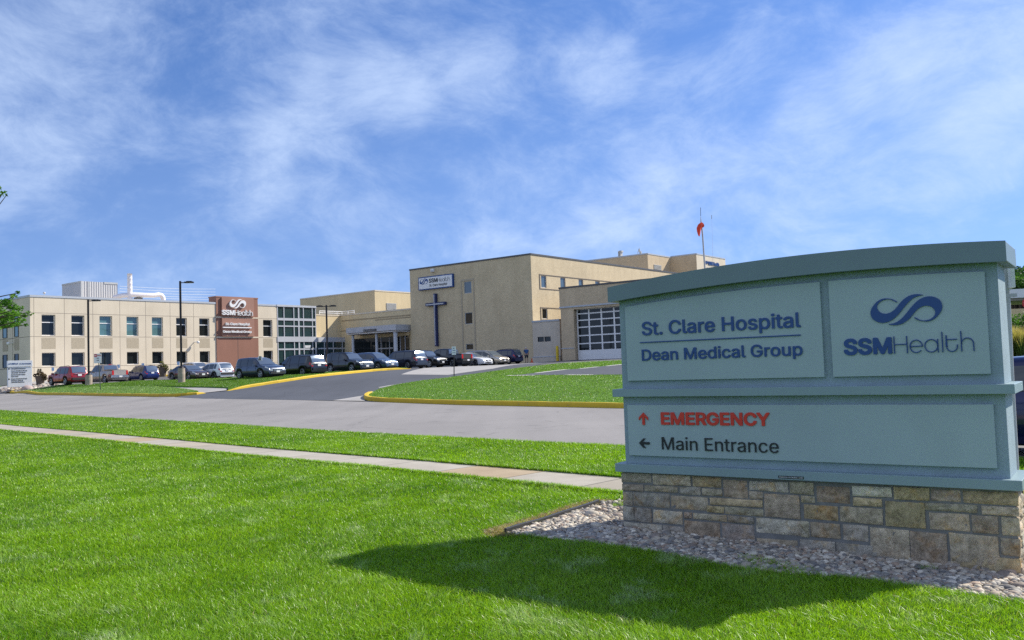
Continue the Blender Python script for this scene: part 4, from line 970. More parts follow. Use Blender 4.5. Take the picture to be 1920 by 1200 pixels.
# sign letters on the tower
t2 = lambda x, y: (400+x/12, 545+y/12)
ts = thing('wall_sign', 'raised white hospital lettering and looped emblem on the brown tower', 'sign', CLIN.P((uT0+uT1)/2, zb1, .35))
mb = MB(); FO = .36; FD = .22
px_text(mb, CLIN, 'SSM', t2(205, 540), t2(478, 550), t2(300, 432), FO, FD, .03, res=2)
mb.build('lettering', M['white'], ts); mb = MB()
u0, z0 = CLIN.uv(*t2(492, 551), FO+FD); u1, z1 = CLIN.uv(*t2(890, 567), FO+FD); health(mb, CLIN, u0, u1, (z0+z1)/2, 1.0*(CLIN.Z(*t2(500, 437), FO+FD)-CLIN.Z(*t2(500, 551), FO+FD)), FO, FO+FD, .10)
mb.build('lettering', M['white'], ts); mb = MB()
px_text(mb, CLIN, 'St. Clare Hospital', t2(285, 775), t2(825, 780), t2(300, 718), FO, FD, .022, res=2)
mb.build('lettering', M['white'], ts); mb = MB()
px_text(mb, CLIN, 'Dean Medical Group', t2(232, 945), t2(868, 950), t2(250, 893), FO, FD, .022, res=2)
a, za = CLIN.uv(*t2(225, 825), FO+FD); b, _ = CLIN.uv(*t2(862, 832), FO+FD); mb.build('lettering', M['white'], ts)
MB().fbox(CLIN, a, b, za-.07, za+.07, FO, FO+FD).build('rule', M['white'], ts)
mb = MB(); uc, zc_ = CLIN.uv(*t2(556, 295), FO+FD); wl = CLIN.U(*t2(740, 295), FO+FD)-CLIN.U(*t2(374, 295), FO+FD); put_logo(mb, CLIN, uc, zc_, wl, FO, FO+FD, ky=1.12); mb.build('emblem', M['white'], ts)
# glass corner bay
gz = [CLIN.Z(520.3, y) for y in (575.0, 595.9, 600.5, 610.3, 612.2, 631.0, 641.0, 653.6, 656.5)]
gx_ = [520.3, 532.5, 551, 560, 569, 585.5, 591.8]
ug = [CLIN.U(x, 600) for x in gx_]
mb = MB(); shell(mb, CLIN, uE, uG, GB, gz[0]+.2, 16); mb.build('bay_wall', M['stuc'], clinic)
MB().fbox(CLIN, uE-.02, uG+.1, gz[0]+.02, gz[0]+.30, -.5, .10).build('coping', M['alu'], clinic)
MB().fbox(CLIN, uE, uG, GB, gz[0]+.02, -.12, -.06).build('curtain_glass', M['glass_cw'], clinic)
mb = MB()
for k, u in enumerate(ug):
    wd = .11 if k == 3 else .06
    mb.fbox(CLIN, u-wd, u+wd, GB, gz[0], -.07, .04)
for a, b in ((gz[2], gz[1]), (gz[4]-.02, gz[3]+.02), (gz[8], gz[7])):
    mb.fbox(CLIN, ug[0], ug[-1], a, b, -.065, .035)
mb.build('mullions', M['alu'], clinic)
MB().fbox(CLIN, uE, uG+.05, gz[6], gz[5], -.06, .09).build('spandrel_band', M['alu'], clinic)
u0, z0 = CLIN.uv(572, 651.9, .05); u1, z1 = CLIN.uv(583, 650.3, .05)
put_text(MB().fbox(CLIN, u0, u1, z0-.02, z0+.32, .036, .042), CLIN, 'ENTRANCE', u0+.05, u1-.05, z0+.04, .22, .043, .05, res=1).build('door_sign', M['white'], clinic)
# ---------------------------------------------------------------- low vestibule and entrance wing
W1 = CLIN.off(-.5); uw0 = uG; uw1 = W1.U(638, 600)
wing = thing('entrance_wing', 'beige entrance wing with a diagonal shadow behind the drop off canopy', 'building', W1.P((uw0+uw1)/2, .5, -4))
ztw = W1.Z(592, 591.2)
WL = Fac(W1.P(uw1, 0), AL); zl_end = WL.U(772, 600)+6
mb = MB(); mb.fbox(W1, uw0-.05, uw1, gz[5]-.1, ztw, -8, 0, 0, skip='d'); mb.build('wall', M['stuc'], wing)
mb = MB(); mb.fbox(WL, -.02, zl_end, GB, ztw, -12, 0, 0, skip='d'); mb.build('wall', M['stuc'], wing)
mb = MB(); mb.fbox(W1, uw0, uw1+.05, ztw-.02, ztw+.18, -8, .05); mb.build('coping', M['precast'], wing)
MB().fbox(WL, -.05, zl_end, ztw-.02, ztw+.19, -12, .06).build('coping', M['precast'], wing)
mb = MB()
for (x, y, h) in ((660, 600.3, .10), (730, 598, .09)): z = WL.Z(x, y); mb.fbox(WL, .3 if x < 700 else WL.U(703, 600), zl_end, z-h, z+h, -.02, .012)
z = WL.Z(641, 620.8); mb.fbox(WL, .05, WL.U(650, 620), z-.09, z+.09, -.02, .012)
mb.build('wall_bands', M['band'], wing)
ves = .9; VB = W1.off(ves); uv1 = VB.U(650, 640)
vz = (VB.Z(600, 632.3), VB.Z(600, 641.3), VB.Z(600, 653.5))
mb = MB(); mb.fbox(VB, uw0+.06, uv1+4, vz[1], vz[0], -1.6, .05); mb.build('vestibule_fascia', M['alu'], wing)
MB().fbox(VB, uw0+.06, uv1+4, GB, vz[1], -1.0, -.05).build('vestibule_glass', M['glass_cw'], wing)
mb = MB()
for x in (592.5, 608.5, 625, 642): u = VB.U(x, 650); mb.fbox(VB, u-.06, u+.06, GB, vz[1], -.06, .03)
mb.fbox(VB, uw0+.06, uv1+4, vz[2]-.1, vz[2]+.1, -.06, .025); mb.build('mullions', M['alu'], wing)
# entrance storefront under the canopy
sz = WL.Z(700, 634)
MB().fbox(WL, WL.U(664, 650), WL.U(768, 650), GB, sz, -.05, .05).build('storefront_glass', M['glass_dk'], wing)
mb = MB(); c5 = lambda x, y: (640+x/13.714, 595+y/13.714)
for x in (1035, 1250, 1530, 1655): u = WL.U(*c5(x, 700)); mb.fbox(WL, u-.05, u+.05, GB, sz, .04, .12)
z = WL.Z(*c5(1100, 800)); mb.fbox(WL, WL.U(*c5(960, 800)), WL.U(*c5(1340, 800)), z-.08, z+.08, .05, .11)
mb.build('mullions', M['alu'], wing)
z = WL.Z(*c5(700, 493)); MB().fbox(WL, WL.U(664, 630), WL.U(769, 630), z-.22, z+.22, .02, .30).build('soffit_strip', M['stuc'], wing)  # beige stucco strip above the storefront glass
# roof railing
rail = thing('roof_railing', 'white pipe guard rail on the entrance wing roof', 'railing', W1.P(uw0, ztw, -2.2))
RF = W1.off(-2.2); z0 = ztw+.1; ua, ub = RF.U(599, 590), RF.U(641.3, 590); zt2 = RF.Z(599, 583); mb = MB()
for u in (ua, (ua+ub)/2+1.2, ub, (ua*2+ub)/3-.2): mb.tube([RF.P(u, z0, 0), RF.P(u, zt2, 0)], .055, 6)
for z in (zt2, (zt2+z0)/2+.1): mb.tube([RF.P(ua, z, 0), RF.P(ub, z, 0)], .05, 6)
RL = Fac(RF.P(ub, 0), AL); uc = RL.U(664, 585)
for u in (uc/2, uc): mb.tube([RL.P(u, z0, 0), RL.P(u, zt2, 0)], .055, 6)
for z in (zt2, (zt2+z0)/2+.1): mb.tube([RL.P(0, z, 0), RL.P(uc, z, 0)], .05, 6)
mb.build('rails', M['white'], rail)
# ---------------------------------------------------------------- drop off canopy
CC = Fac(at(742, 613, 118.8), AL); ca0 = CC.U(648.8, 622)
can = thing('entrance_canopy', 'flat white drop off canopy on round columns with a dark name board', 'canopy', CC.P(ca0/2, .5, -2.5))
zf1, zf0 = CC.Z(742, 608), CC.Z(742, 618.6); DPC = 5.2
mb = MB(); mb.fbox(CC, ca0, 0, zf0, zf1, -DPC, 0); mb.build('fascia', M['alu'], can)
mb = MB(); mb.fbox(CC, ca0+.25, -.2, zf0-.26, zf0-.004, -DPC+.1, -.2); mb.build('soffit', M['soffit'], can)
mb = MB(); mb.fbox(CC, ca0+.12, -.09, zf0-.18, zf0-.09, -DPC, -.12); mb.build('lower_trim', M['white'], can)
for x0, x1, o in ((659.7, 664, -.6), (704, 708.4, -.7), (738.4, 745.0, -.5), (763.2, 767.6, -3.6)):
    u0, u1 = CC.U(x0, 640, o), CC.U(x1, 640, o); r = max(.16, (u1-u0)*.42); p = CC.P((u0+u1)/2, 0, o); zz0 = H(p.x, p.y)-.2
    MB().lathe((p.x, p.y, 0), [(r*1.25, zz0), (r*1.25, zz0+.5), (r, zz0+.55), (r, zf0-.27)], 16).build('column', M['alu'], can)
u0, z0 = CC.uv(681.3, 621.6, .07); u1, z1 = CC.uv(705, 616.0, .07); zlo, zhi = CC.Z(681.3, 622.2, .07), CC.Z(681.3, 618.0, .07)
sb = MB().fbox(CC, u0, u1, zlo, zhi, .003, .07).build('name_board', M['frame_dk'], can)
put_text(MB(), CC, 'MAIN ENTRANCE', u0+.12, u1-.12, zlo+(zhi-zlo)*.28, (zhi-zlo)*.45, .071, .085, res=1).build('lettering', M['louver'], sb)
# ---------------------------------------------------------------- block behind
RB = Fac(at(703.3, 580, 150), AR); RBL = Fac(at(703.3, 580, 150), AL)
rear = thing('rear_block', 'plain beige windowless block rising behind the entrance wing', 'building', RB.P(0, 1, 0))
zr = RB.Z(703.3, 546); ul = RBL.U(562.6, 562); ur_ = RB.U(772, 560)+14
mb = MB(); mb.quad(RBL.P(ul, 0, 0), RBL.P(0, 0, 0), RBL.P(0, zr, 0), RBL.P(ul, zr, 0)); mb.quad(RB.P(0, 0, 0), RB.P(ur_, 0, 0), RB.P(ur_, zr, 0), RB.P(0, zr, 0))
q = RB.P(ur_, 0, 0)+RBL.u*ul; qz = Vector((0, 0, zr))
mb.quad(RB.P(ur_, 0, 0), q, q+qz, RB.P(ur_, zr, 0)); mb.quad(q, RBL.P(ul, 0, 0), RBL.P(ul, zr, 0), q+qz); mb.quad(RBL.P(ul, zr, 0), RB.P(0, zr, 0), RB.P(ur_, zr, 0), q+qz)
mb.build('wall', M['stuc'], rear)
mb = MB(); mb.fbox(RBL, ul, 0, zr, zr+.22, -.4, .05); mb.fbox(RB, .052, ur_, zr+.002, zr+.218, -.4, .05); mb.build('coping', M['precast'], rear)
a, za = RB.uv(724.6, 583.4); b, _ = RB.uv(743, 583); zb_ = RB.Z(724.6, 567.8); mb = MB()
for k in range(8): z = za+(zb_-za)*k/8; mb.fbox(RB, a, b, z+.02, z+(zb_-za)/8-.05, .0, .09)
mb.build('louvre', M['louver'], rear)
# ---------------------------------------------------------------- tall brick hospital block
hosp = thing('hospital_block', 'tall tan brick hospital block with a few narrow windows', 'building', TALL.P(-8, .5, -6))
zT = TALL.Z(995.5, 477.5); uL = TALL.U(768, 506.5); UR = 46
c3_ = lambda x, y: (740+x/4.2864, 440+y/4.2864)
lw = [((867.8, 527.5), (884, 549)), ((868.5, 586), (885.5, 607)), ((872.3, 644.8), (887, 655.5))]
lh = []; ua, ub = TALL.U(869.8, 538), TALL.U(883.8, 538)
for (x0, y0), (x1, y1) in lw: lh.append((ua, ub, TALL.Z(x1, y1+.3), TALL.Z(x1, y0-.6)))
mb = MB(); holes_wall(mb, TALL, uL, 0, .5, zT, lh, .22); mb.build('wall', M['brick_tan'], hosp)
rows = [((1014.8, 1024.6), (1050.8, 1060.3), (1085, 1093.5), (1116, 1124.5), (1147, 1154)), ]
zA0, zA1 = TALR.Z(1013, 541), TALR.Z(1013, 514.5); zB0, zB1 = TALR.Z(1016, 599.3), TALR.Z(1016, 576.5)
wu_ = [(TALR.U(x0, 530), TALR.U(x1, 530)) for x0, x1 in rows[0]]
pit = (wu_[3][0]-wu_[1][0])/2
while wu_[-1][1]+pit < UR: wu_.append((wu_[-1][0]+pit, wu_[-1][1]+pit))
rh = [(a, b, zA0+.15, zA1-.15) for a, b in wu_]+[(a, b, zB0+.12, zB1-.12) for a, b in wu_]
mb = MB(); holes_wall(mb, TALR, 0, UR, .5, zT, rh, .22)
q1 = TALR.P(UR, 0, 0); q2 = q1+TALL.u*uL; q3 = TALL.P(uL, 0, 0); up_ = Vector((0, 0, zT-.02)); lo_ = Vector((0, 0, .5))
for A, B in ((q1, q2), (q2, q3)):
    L = (B-A).length; mb.quad(A+lo_, B+lo_, B+up_, A+up_, 0, ((0, .5), (L, .5), (L, zT), (0, zT)))
mb.build('wall', M['brick_tan'], hosp)
MB().quad(q3+up_, TALL.P(0, 0)+up_, q1+up_, q2+up_).build('roof', M['roofing'], hosp)
mb = MB(); mb.fbox(TALL, uL-.05, .06, zT, zT+.20, -.4, .07); mb.fbox(TALR, .061, UR, zT+.003, zT+.197, -.4, .07); mb.build('coping', M['coping_dk'], hosp)
for (a, b, c, d), gm in zip(lh, ('glass_blue', 'glass_dk', 'glass_dk')): window(hosp, TALL, a, b, c, d, .12, M[gm], M['louver'], fw=.08)
for i, (a, b, c, d) in enumerate(rh): window(hosp, TALR, a, b, c, d, .14, M['glass_blue' if i < len(wu_) else 'glass_dk'], M['alu'], fw=.07)
mb = MB()
for u in (ua-.42, ub+.42): mb.fbox(TALL, u-.10, u+.10, .6, lh[0][3]+.35, -.02, .05)
mb.fbox(TALL, ua-.32, ub+.32, lh[0][3]+.1, lh[0][3]+.35, -.02, .05); mb.build('pilaster_strips', M['precast_dk'], hosp)
mb = MB()
for z in (zA0, zA1, zB0, zB1): mb.fbox(TALR, wu_[0][0]-.25, UR, z-.045, z+.045, -.02, .06)
for z0, z1 in ((zA0, zA1), (zB0, zB1)): mb.fbox(TALR, wu_[0][0]-.37, wu_[0][0]-.25, z0-.06, z1+.06, -.02, .06)
mb.build('window_band_trim', M['band_dk'], hosp)
# low plaster annex at the foot of the sunlit wall
AX = TALL.off(.25); ax1 = AX.U(1050.5, 640); az = AX.Z(1002, 601.6)
mb = MB(); ah = [(AX.U(1008, 636), AX.U(1019.8, 636), AX.Z(1008.3, 641.3), AX.Z(1008.3, 632.0)), (AX.U(1021, 636), AX.U(1032.6, 636), AX.Z(1008.3, 641.3), AX.Z(1008.3, 632.0))]
holes_wall(mb, AX, .08, ax1, .8, az, ah, .16); mb.fbox(AX, .08, ax1, .8, az, -3.0, -.01, 0, skip='fd'); mb.build('annex_wall', M['grey_plaster'], hosp)
MB().fbox(AX, .04, ax1, az-.2, az+.01, -3.0, .08).build('annex_coping', M['coping'], hosp)
for a, b, c, d in ah: window(hosp, AX, a, b, c, d, .1, M['glass_dk'], M['frame_dk'], fw=.05)
zk = AX.Z(1003, 670.4); mb = MB(); mb.fbox(AX, .08, ax1, 1.2, zk, .0, .16); mb.build('annex_plinth', M['grey_plaster'], hosp)
MB().fbox(AX, .06, ax1, zk, zk+.1, .0, .19).build('annex_ledge', M['coping'], hosp)
# ---------------------------------------------------------------- ambulance garage
gar = thing('ambulance_garage', 'brick ambulance garage with a wide glazed overhead door', 'building', GAR.P(9, .5, -4))
g0, g1 = GAR.U(1048.8, 560), 24.0; zgt, zgb = GAR.Z(1048.8, 542), GAR.Z(1048.8, 575.5)
d0, d1 = GAR.U(1076.5, 630), 17.4; zd1, zd0 = GAR.Z(1077, 580), GAR.Z(1079.5, 674.2)
mb = MB(); mb.fbox(GAR, g0, g1, zgb, zgt, -14, 0, 0, skip='d'); mb.build('parapet', M['brick_gar'], gar)
mb = MB(); holes_wall(mb, GAR, g0+.06, g1-.06, 1.0, zgb, [(d0, d1, 1.0, zd1)], .9, o=-.08); mb.fbox(GAR, g0+.06, g1-.06, 1.0, zgb, -14, -1.2, 0, skip='fd'); mb.fbox(GAR, g0+.06, d0, 1.0, zgb, -1.2, -.1, 0, skip='fd'); mb.build('wall', M['brick_gar'], gar)
mb = MB(); mb.fbox(GAR, g0-.06, g1+.06, zgb-.18, zgb-.003, -.3, .06); mb.build('lintel', M['coping'], gar)
MB().fbox(GAR, g0-.05, g1+.05, zgt, zgt+.2, -14, .06).build('coping', M['coping_dk'], gar)
GD_ = GAR.off(-.75)
zr_ = [GD_.Z(1079.3, y) for y in (580.8, 589.2, 601.3, 614.4, 630, 645.0, 658.3)]
ucs = [GD_.U(x, 620) for x in (1077.3, 1101.0)]; pitch_ = ucs[1]-ucs[0]; ncol = int(round((d1-d0)/pitch_)); pitch_ = (d1-d0)/ncol
door = MB()
for k in range(ncol+1): u = d0+k*pitch_; wv_ = .09 if 0 < k < ncol else .16; door.fbox(GD_, max(d0, u-wv_), min(d1, u+wv_), zr_[-1], zd1, -.05, .06)
for z in zr_: door.fbox(GD_, d0, d1, z-.07, z+.07, -.045, .055)
door.fbox(GD_, d0, d1, 1.0, zr_[-1]-.07, -.045, .05)
dr = door.build('overhead_door', M['white'], gar)
MB().fbox(GD_, d0, d1, zr_[-1], zd1, -.06, -.02).build('pane', M['glass_dk'], dr)
MB().fbox(GAR, g0+.02, d0-.1, GAR.Z(1060, 654), GAR.Z(1060, 652.5), -.1, -.02).build('wall_ledge', M['coping'], gar)
# ---------------------------------------------------------------- hospital towers behind
TB = Fac(at(1215, 500, 165), AR); TBL = Fac(at(1215, 500, 165), AL)
tow = thing('hospital_tower', 'upper hospital storey seen behind the brick block, with two stepped corners', 'building', TB.P(4, 1, -8))
zq = TB.Z(1215, 476.8); ul = TBL.U(1095, 492); w1_ = TB.U(1257.5, 483)
T2L = Fac(TB.P(w1_, 0), AL); T2R_u = T2L.U(1305.5, 477); T2R = Fac(T2L.P(T2R_u, 0), AR); zq2 = T2R.Z(1305.5, 477); w2_ = T2R.U(1360, 490)
mb = MB(); mb.fbox(TB, 0, w1_, 4, zq, ul, 0, 0, skip='dl'); mb.quad(TBL.P(ul, 4, 0), TBL.P(0, 4, 0), TBL.P(0, zq, 0), TBL.P(ul, zq, 0), 0, ((ul, 4), (0, 4), (0, zq), (ul, zq)))
mb.build('wall', M['brick_gar'], tow)
mb = MB(); mb.fbox(T2R, 0, w2_, 4, zq2, -26, 0, 0, skip='dl'); mb.quad(T2L.P(-6, 4, 0), T2L.P(T2R_u, 4, 0), T2L.P(T2R_u, zq2, 0), T2L.P(-6, zq2, 0), 0, ((-6, 4), (T2R_u, 4), (T2R_u, zq2), (-6, zq2)))
mb.build('wall', M['precast'], tow)
mb = MB(); mb.quad(T2L.P(0, 4, .02), T2L.P(T2R_u, 4, .02), T2L.P(T2R_u, zq2, .02), T2L.P(0, zq2, .02), 0, ((0, 4), (T2R_u, 4), (T2R_u, zq2), (0, zq2))); mb.build('side_wall', M['brick_gar'], tow)
mb = MB(); mb.fbox(TBL, ul, 0, zq, zq+.25, -.4, .06); mb.fbox(TB, .061, w1_, zq+.002, zq+.25, -.4, .06); mb.fbox(T2L, 0, T2R_u, zq2, zq2+.25, -.4, .06); mb.fbox(T2R, .061, w2_, zq2+.002, zq2+.248, -.4, .06); mb.build('coping', M['coping'], tow)
a, za = TB.uv(1226.2, 509.5); b, _ = TB.uv(1240, 509); zb_ = TB.Z(1226.2, 495.3); mb = MB()
for k in range(6): z = za+(zb_-za)*k/6; mb.fbox(TB, a, b, z+.03, z+(zb_-za)/6-.08, .0, .10)
mb.build('louvre', M['louver'], tow)
tsg = thing('wall_sign', 'navy hospital lettering high on the pale rear tower behind the monument', 'sign', T2R.P(w2_*.4, zq2-2, .1))
mb = MB(); ua_, zb0 = T2R.uv(1327.5, 496.5, .1); ub_, _ = T2R.uv(1348.5, 497.5, .1); cp = .9
px_text(mb, T2R, 'SSMHealth', (1329, 496.3), (1349, 499.5), (1329, 489.8), .02, .12, .03, res=1)
px_text(mb, T2R, 'St. Clare Hospital', (1326, 506), (1349, 508), (1326, 501.5), .02, .12, .02, res=1); mb.build('lettering', M['navy'], tsg)
mb = MB(); u_, z_ = T2R.uv(1325, 491.8, .1); put_logo(mb, T2R, u_, z_, T2R.U(1328, 492, .1)-T2R.U(1322, 492, .1), .02, .14); mb.build('emblem', M['navy'], tsg)
# ---------------------------------------------------------------- sign and cross on the brick block
ws = thing('wall_sign', 'white hospital name panel in a navy frame high on the shaded brick wall', 'sign', TALL.P(TALL.U(816, 529), TALL.Z(816, 529), .1))
a, z1 = TALL.uv(784, 520.5, .3); b, z2 = TALL.uv(848.5, 512.9, .3); zp1 = (z1+z2)/2; zp0 = (TALL.Z(784, 545, .3)+TALL.Z(848.5, 537.8, .3))/2
MB().fbox(TALL, a, b, zp0, zp1, .01, .30).build('frame', M['navy'], ws)
MB().fbox(TALL, a+.14, b-.14, zp0+.14, zp1-.14, .302, .32).build('panel', M['white'], ws)
c8 = lambda x, y: (770+x/7.5, 500+y/7.5)
mb = MB(); px_text(mb, TALL, 'SSM', c8(255, 228), c8(375, 214), c8(262, 170), .322, .02, .03, res=2)
u0, z0 = TALL.uv(*c8(380, 214), .33); u1, z1 = TALL.uv(*c8(550, 195), .33); health(mb, TALL, u0, u1, (z0+z1)/2, .92*(TALL.Z(*c8(262, 170), .33)-TALL.Z(*c8(255, 228), .33)), .322, .34, .075)
px_text(mb, TALL, 'St. Clare Hospital', c8(262, 282), c8(510, 252), c8(290, 246), .322, .02, .012, res=2); mb.build('lettering', M['black'], ws)
mb = MB(); u_, z_ = TALL.uv(*c8(184, 210), .33); put_logo(mb, TALL, u_, z_, TALL.U(*c8(241, 205), .33)-TALL.U(*c8(126, 212), .33), .322, .34, ky=1.2); mb.build('emblem', M['navy'], ws)
M['navy_dk'] = plain('dark navy metal', (.007, .022, .105), .45, var=.05)
cr = thing('wall_cross', 'tall white faced navy cross on the shaded brick wall', 'cross', TALL.P(TALL.U(818, 600), TALL.Z(818, 650), .2))
ux = TALL.U(*c8(352, 700), .3); zt_, zb_ = TALL.Z(*c8(345, 378), .3), TALL.Z(*c8(368, 1118), .3)
ua_, za_ = TALL.uv(*c8(217, 540), .3); ub_, zb2_ = TALL.uv(*c8(490, 510), .3); zx = (za_+zb2_)/2
mb = MB(); mb.fbox(TALL, ux-.19, ux+.19, zb_, zt_, .08, .46); mb.fbox(TALL, ua_, ux-.19, zx-.20, zx+.20, .083, .457); mb.fbox(TALL, ux+.19, ub_, zx-.20, zx+.20, .083, .457); mb.build('cross_body', M['navy_dk'], cr)
mb = MB(); mb.fbox(TALL, ux-.14, ux-.01, zb_+.15, zt_-.15, .461, .48); mb.fbox(TALL, ua_+.10, ux-.14, zx-.09, zx+.05, .461, .478); mb.fbox(TALL, ux-.01, ub_-.25, zx-.09, zx+.05, .461, .478); mb.build('cross_face', M['alu'], cr)
# ---------------------------------------------------------------- roof plant
PH = Fac(CLIN.P(0, 0, -9), AR); PHc = Fac(at(153, 545, 108), AR); PHL = Fac(at(153, 545, 108), AL)
ph = thing('roof_penthouse', 'corrugated grey metal plant room on the clinic roof', 'plant room', PHc.P(0, ZT_, 0))
zp1 = PHc.Z(153, 527); b = PHc.U(220.5, 545); a = PHL.U(116.4, 540)
def corr_mat():
    m = Mt('corrugated metal'); wv_ = m.n('ShaderNodeTexWave', wave_type='BANDS', bands_direction='X', inp={'Vector': m.uvv(), 'Scale': 1.05, 'Distortion': 0})
    m.set(Base_Color=m.mixc(.5, (.50, .50, .52, 1), m.ramp(wv_.outputs[0], [(.3, (.34,)*3), (.7, (.56,)*3)])), Roughness=.45, Metallic=.3); m.bump(wv_.outputs[0], 1.0, .05); return m.m
M['corr'] = corr_mat()
mb = MB(); mb.fbox(PHc, 0, b, ZT_-1.5, zp1, a, 0, 0, skip='dl'); mb.quad(PHL.P(a, ZT_-1.5, 0), PHL.P(0, ZT_-1.5, 0), PHL.P(0, zp1, 0), PHL.P(a, zp1, 0), 0, ((a, 0), (0, 0), (0, 4), (a, 4))); mb.build('wall', M['corr'], ph)
mb = MB(); mb.fbox(PHc, -.1, .12, ZT_-1.5, zp1, -.1, .06); mb.fbox(PHL, a, -.1, zp1-.16, zp1+.04, -.1, .06); mb.fbox(PHc, PHc.U(195, 530), b, zp1-.2, zp1+.04, -.1, .06); mb.fbox(PHc, PHc.U(166, 540)-.07, PHc.U(166, 540)+.07, ZT_-1, zp1, -.1, .03); mb.build('trim', M['louver'], ph)
DU = CLIN.off(-6)
duct = thing('roof_duct', 'white vent stack and elbowed duct on the clinic roof', 'duct', DU.P(DU.U(243, 550), ZT_, 0))
M['duct'] = plain('white duct metal', (.72, .70, .74), .45, var=.05)
c7 = lambda x, y: (100+x/7.385, 500+y/7.385)
u, zt3 = DU.uv(*c7(1057, 98)); r = (DU.U(*c7(1088, 200))-DU.U(*c7(1026, 200)))/2
mb = MB(); zz_ = ZT_-.5; prof = [(r, zz_)]
for k in range(6): z = zz_+(zt3-zz_)*(k+1)/7; prof += [(r, z-.05), (r*1.02, z-.04), (r*1.02, z+.04), (r, z+.05)]
prof += [(r, zt3), (r*1.05, zt3)]; p = DU.P(u, 0); mb.lathe((p.x, p.y, 0), prof, 16); mb.build('vent_stack', M['duct'], duct)
pp = [DU.uv(*c7(x, y)) for x, y in ((905, 415), (985, 395), (1100, 392), (1380, 398), (1440, 388), (1478, 398), (1500, 425), (1508, 475))]
mb = MB(); mb.tube([DU.P(u, z, .3 if k > 1 else .3-(2-k)*.8) for k, (u, z) in enumerate(pp)], r*1.0, 14); mb.build('duct_run', M['duct'], duct)
MB().fbox(DU, DU.U(*c7(1130, 440)), DU.U(*c7(1210, 440)), ZT_-.5, DU.Z(*c7(1150, 428)), -.3, .5).build('duct_support', M['frame_dk'], duct)
for name, x, y0, y1, lab in (('roof_vent', 1163.5, 481, 470.3, 'louvred grey hood on the rear hospital roof'), ('roof_antenna', 1199, 478, 464.5, 'small cluster of masts on the rear hospital roof, right of the louvred hood')):
    pz = TBL; u, z0 = pz.uv(x, y0, -3); _, z1 = pz.uv(x, y1, -3); t_ = thing(name, lab, 'roof vent' if 'vent' in name else 'antenna', pz.P(u, zq, -3)); mb = MB(); Fr = pz.off(-3)
    if 'vent' in name:
        for k in range(4): mb.fbox(Fr, u-.32+k*.16, u-.22+k*.16, zq-.5, z1-.15*abs(k-2)*.3, -.4, .4)
        mb.fbox(Fr, u-.1, u+.5, z1-.3, z1, -.4, .4)
    else:
        mb.tube([Fr.P(u, zq-.5, 0), Fr.P(u, z1, 0)], .06, 6); mb.tube([Fr.P(u-.35, zq-.5, 0), Fr.P(u-.35, z1-.7, 0)], .05, 6); mb.fbox(Fr, u-.15, u+.15, z1-.8, z1-.3, -.12, .12); mb.fbox(Fr, u+.2, u+.45, zq-.5, z1-.75, -.12, .12)
    mb.build('hood' if 'vent' in name else 'mast', M['louver'], t_)
# far right canopy over the emergency drive
RC = Fac(at(1893, 556, 62), math.radians(100))
rc = thing('emergency_canopy', 'flat white canopy in front of the trees at the right edge', 'canopy', RC.P(4, .5, -3))
z1, z0 = RC.Z(1893, 542.5), RC.Z(1893, 559); mb = MB(); mb.fbox(RC, -7, 12, z0, z1, -7, 0); mb.build('fascia', M['white'], rc)
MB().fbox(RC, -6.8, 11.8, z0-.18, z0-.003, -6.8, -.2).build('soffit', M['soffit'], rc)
for u in (-5.5, 3.6, 10.5): MB().fbox(RC, u, u+.45, .3, z0-.18, -1.2, -.75).build('column', M['stuc'], rc)
MB().fbox(RC, -7, 12, .3, z0-.3, -12, -11.6).build('back_wall', M['stuc'], rc)
# ---------------------------------------------------------------- vehicles
def paint(name, c, metal=.2, rough=.22): return plain(name, c, rough, metal, var=.04, scale=.8, coat=.7, spec=.5)
M['car_glass'] = glass('tinted car glass', (.022, .030, .038), .03, 1.0)
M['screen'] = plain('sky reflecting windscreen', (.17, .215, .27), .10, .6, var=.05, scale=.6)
M['tyre'] = plain('tyre rubber', (.018, .018, .018), .85, var=.1)
M['rim'] = plain('alloy rim', (.42, .43, .45), .3, .8, var=.05)
M['trim_blk'] = plain('black plastic trim', (.022, .022, .024), .55, var=.1)
M['chrome'] = plain('chrome', (.72, .73, .75), .16, .95, var=.02)
M['lamp'] = plain('headlight lens', (.62, .65, .68), .12, .2, var=.05, coat=.6)
M['tail'] = plain('red tail lamp', (.50, .012, .012), .18, 0, var=.05, coat=.6)
M['plate'] = plain('licence plate', (.72, .73, .75), .5, var=.05)
M['under'] = plain('dark underbody', (.012, .012, .013), .8, var=.1)
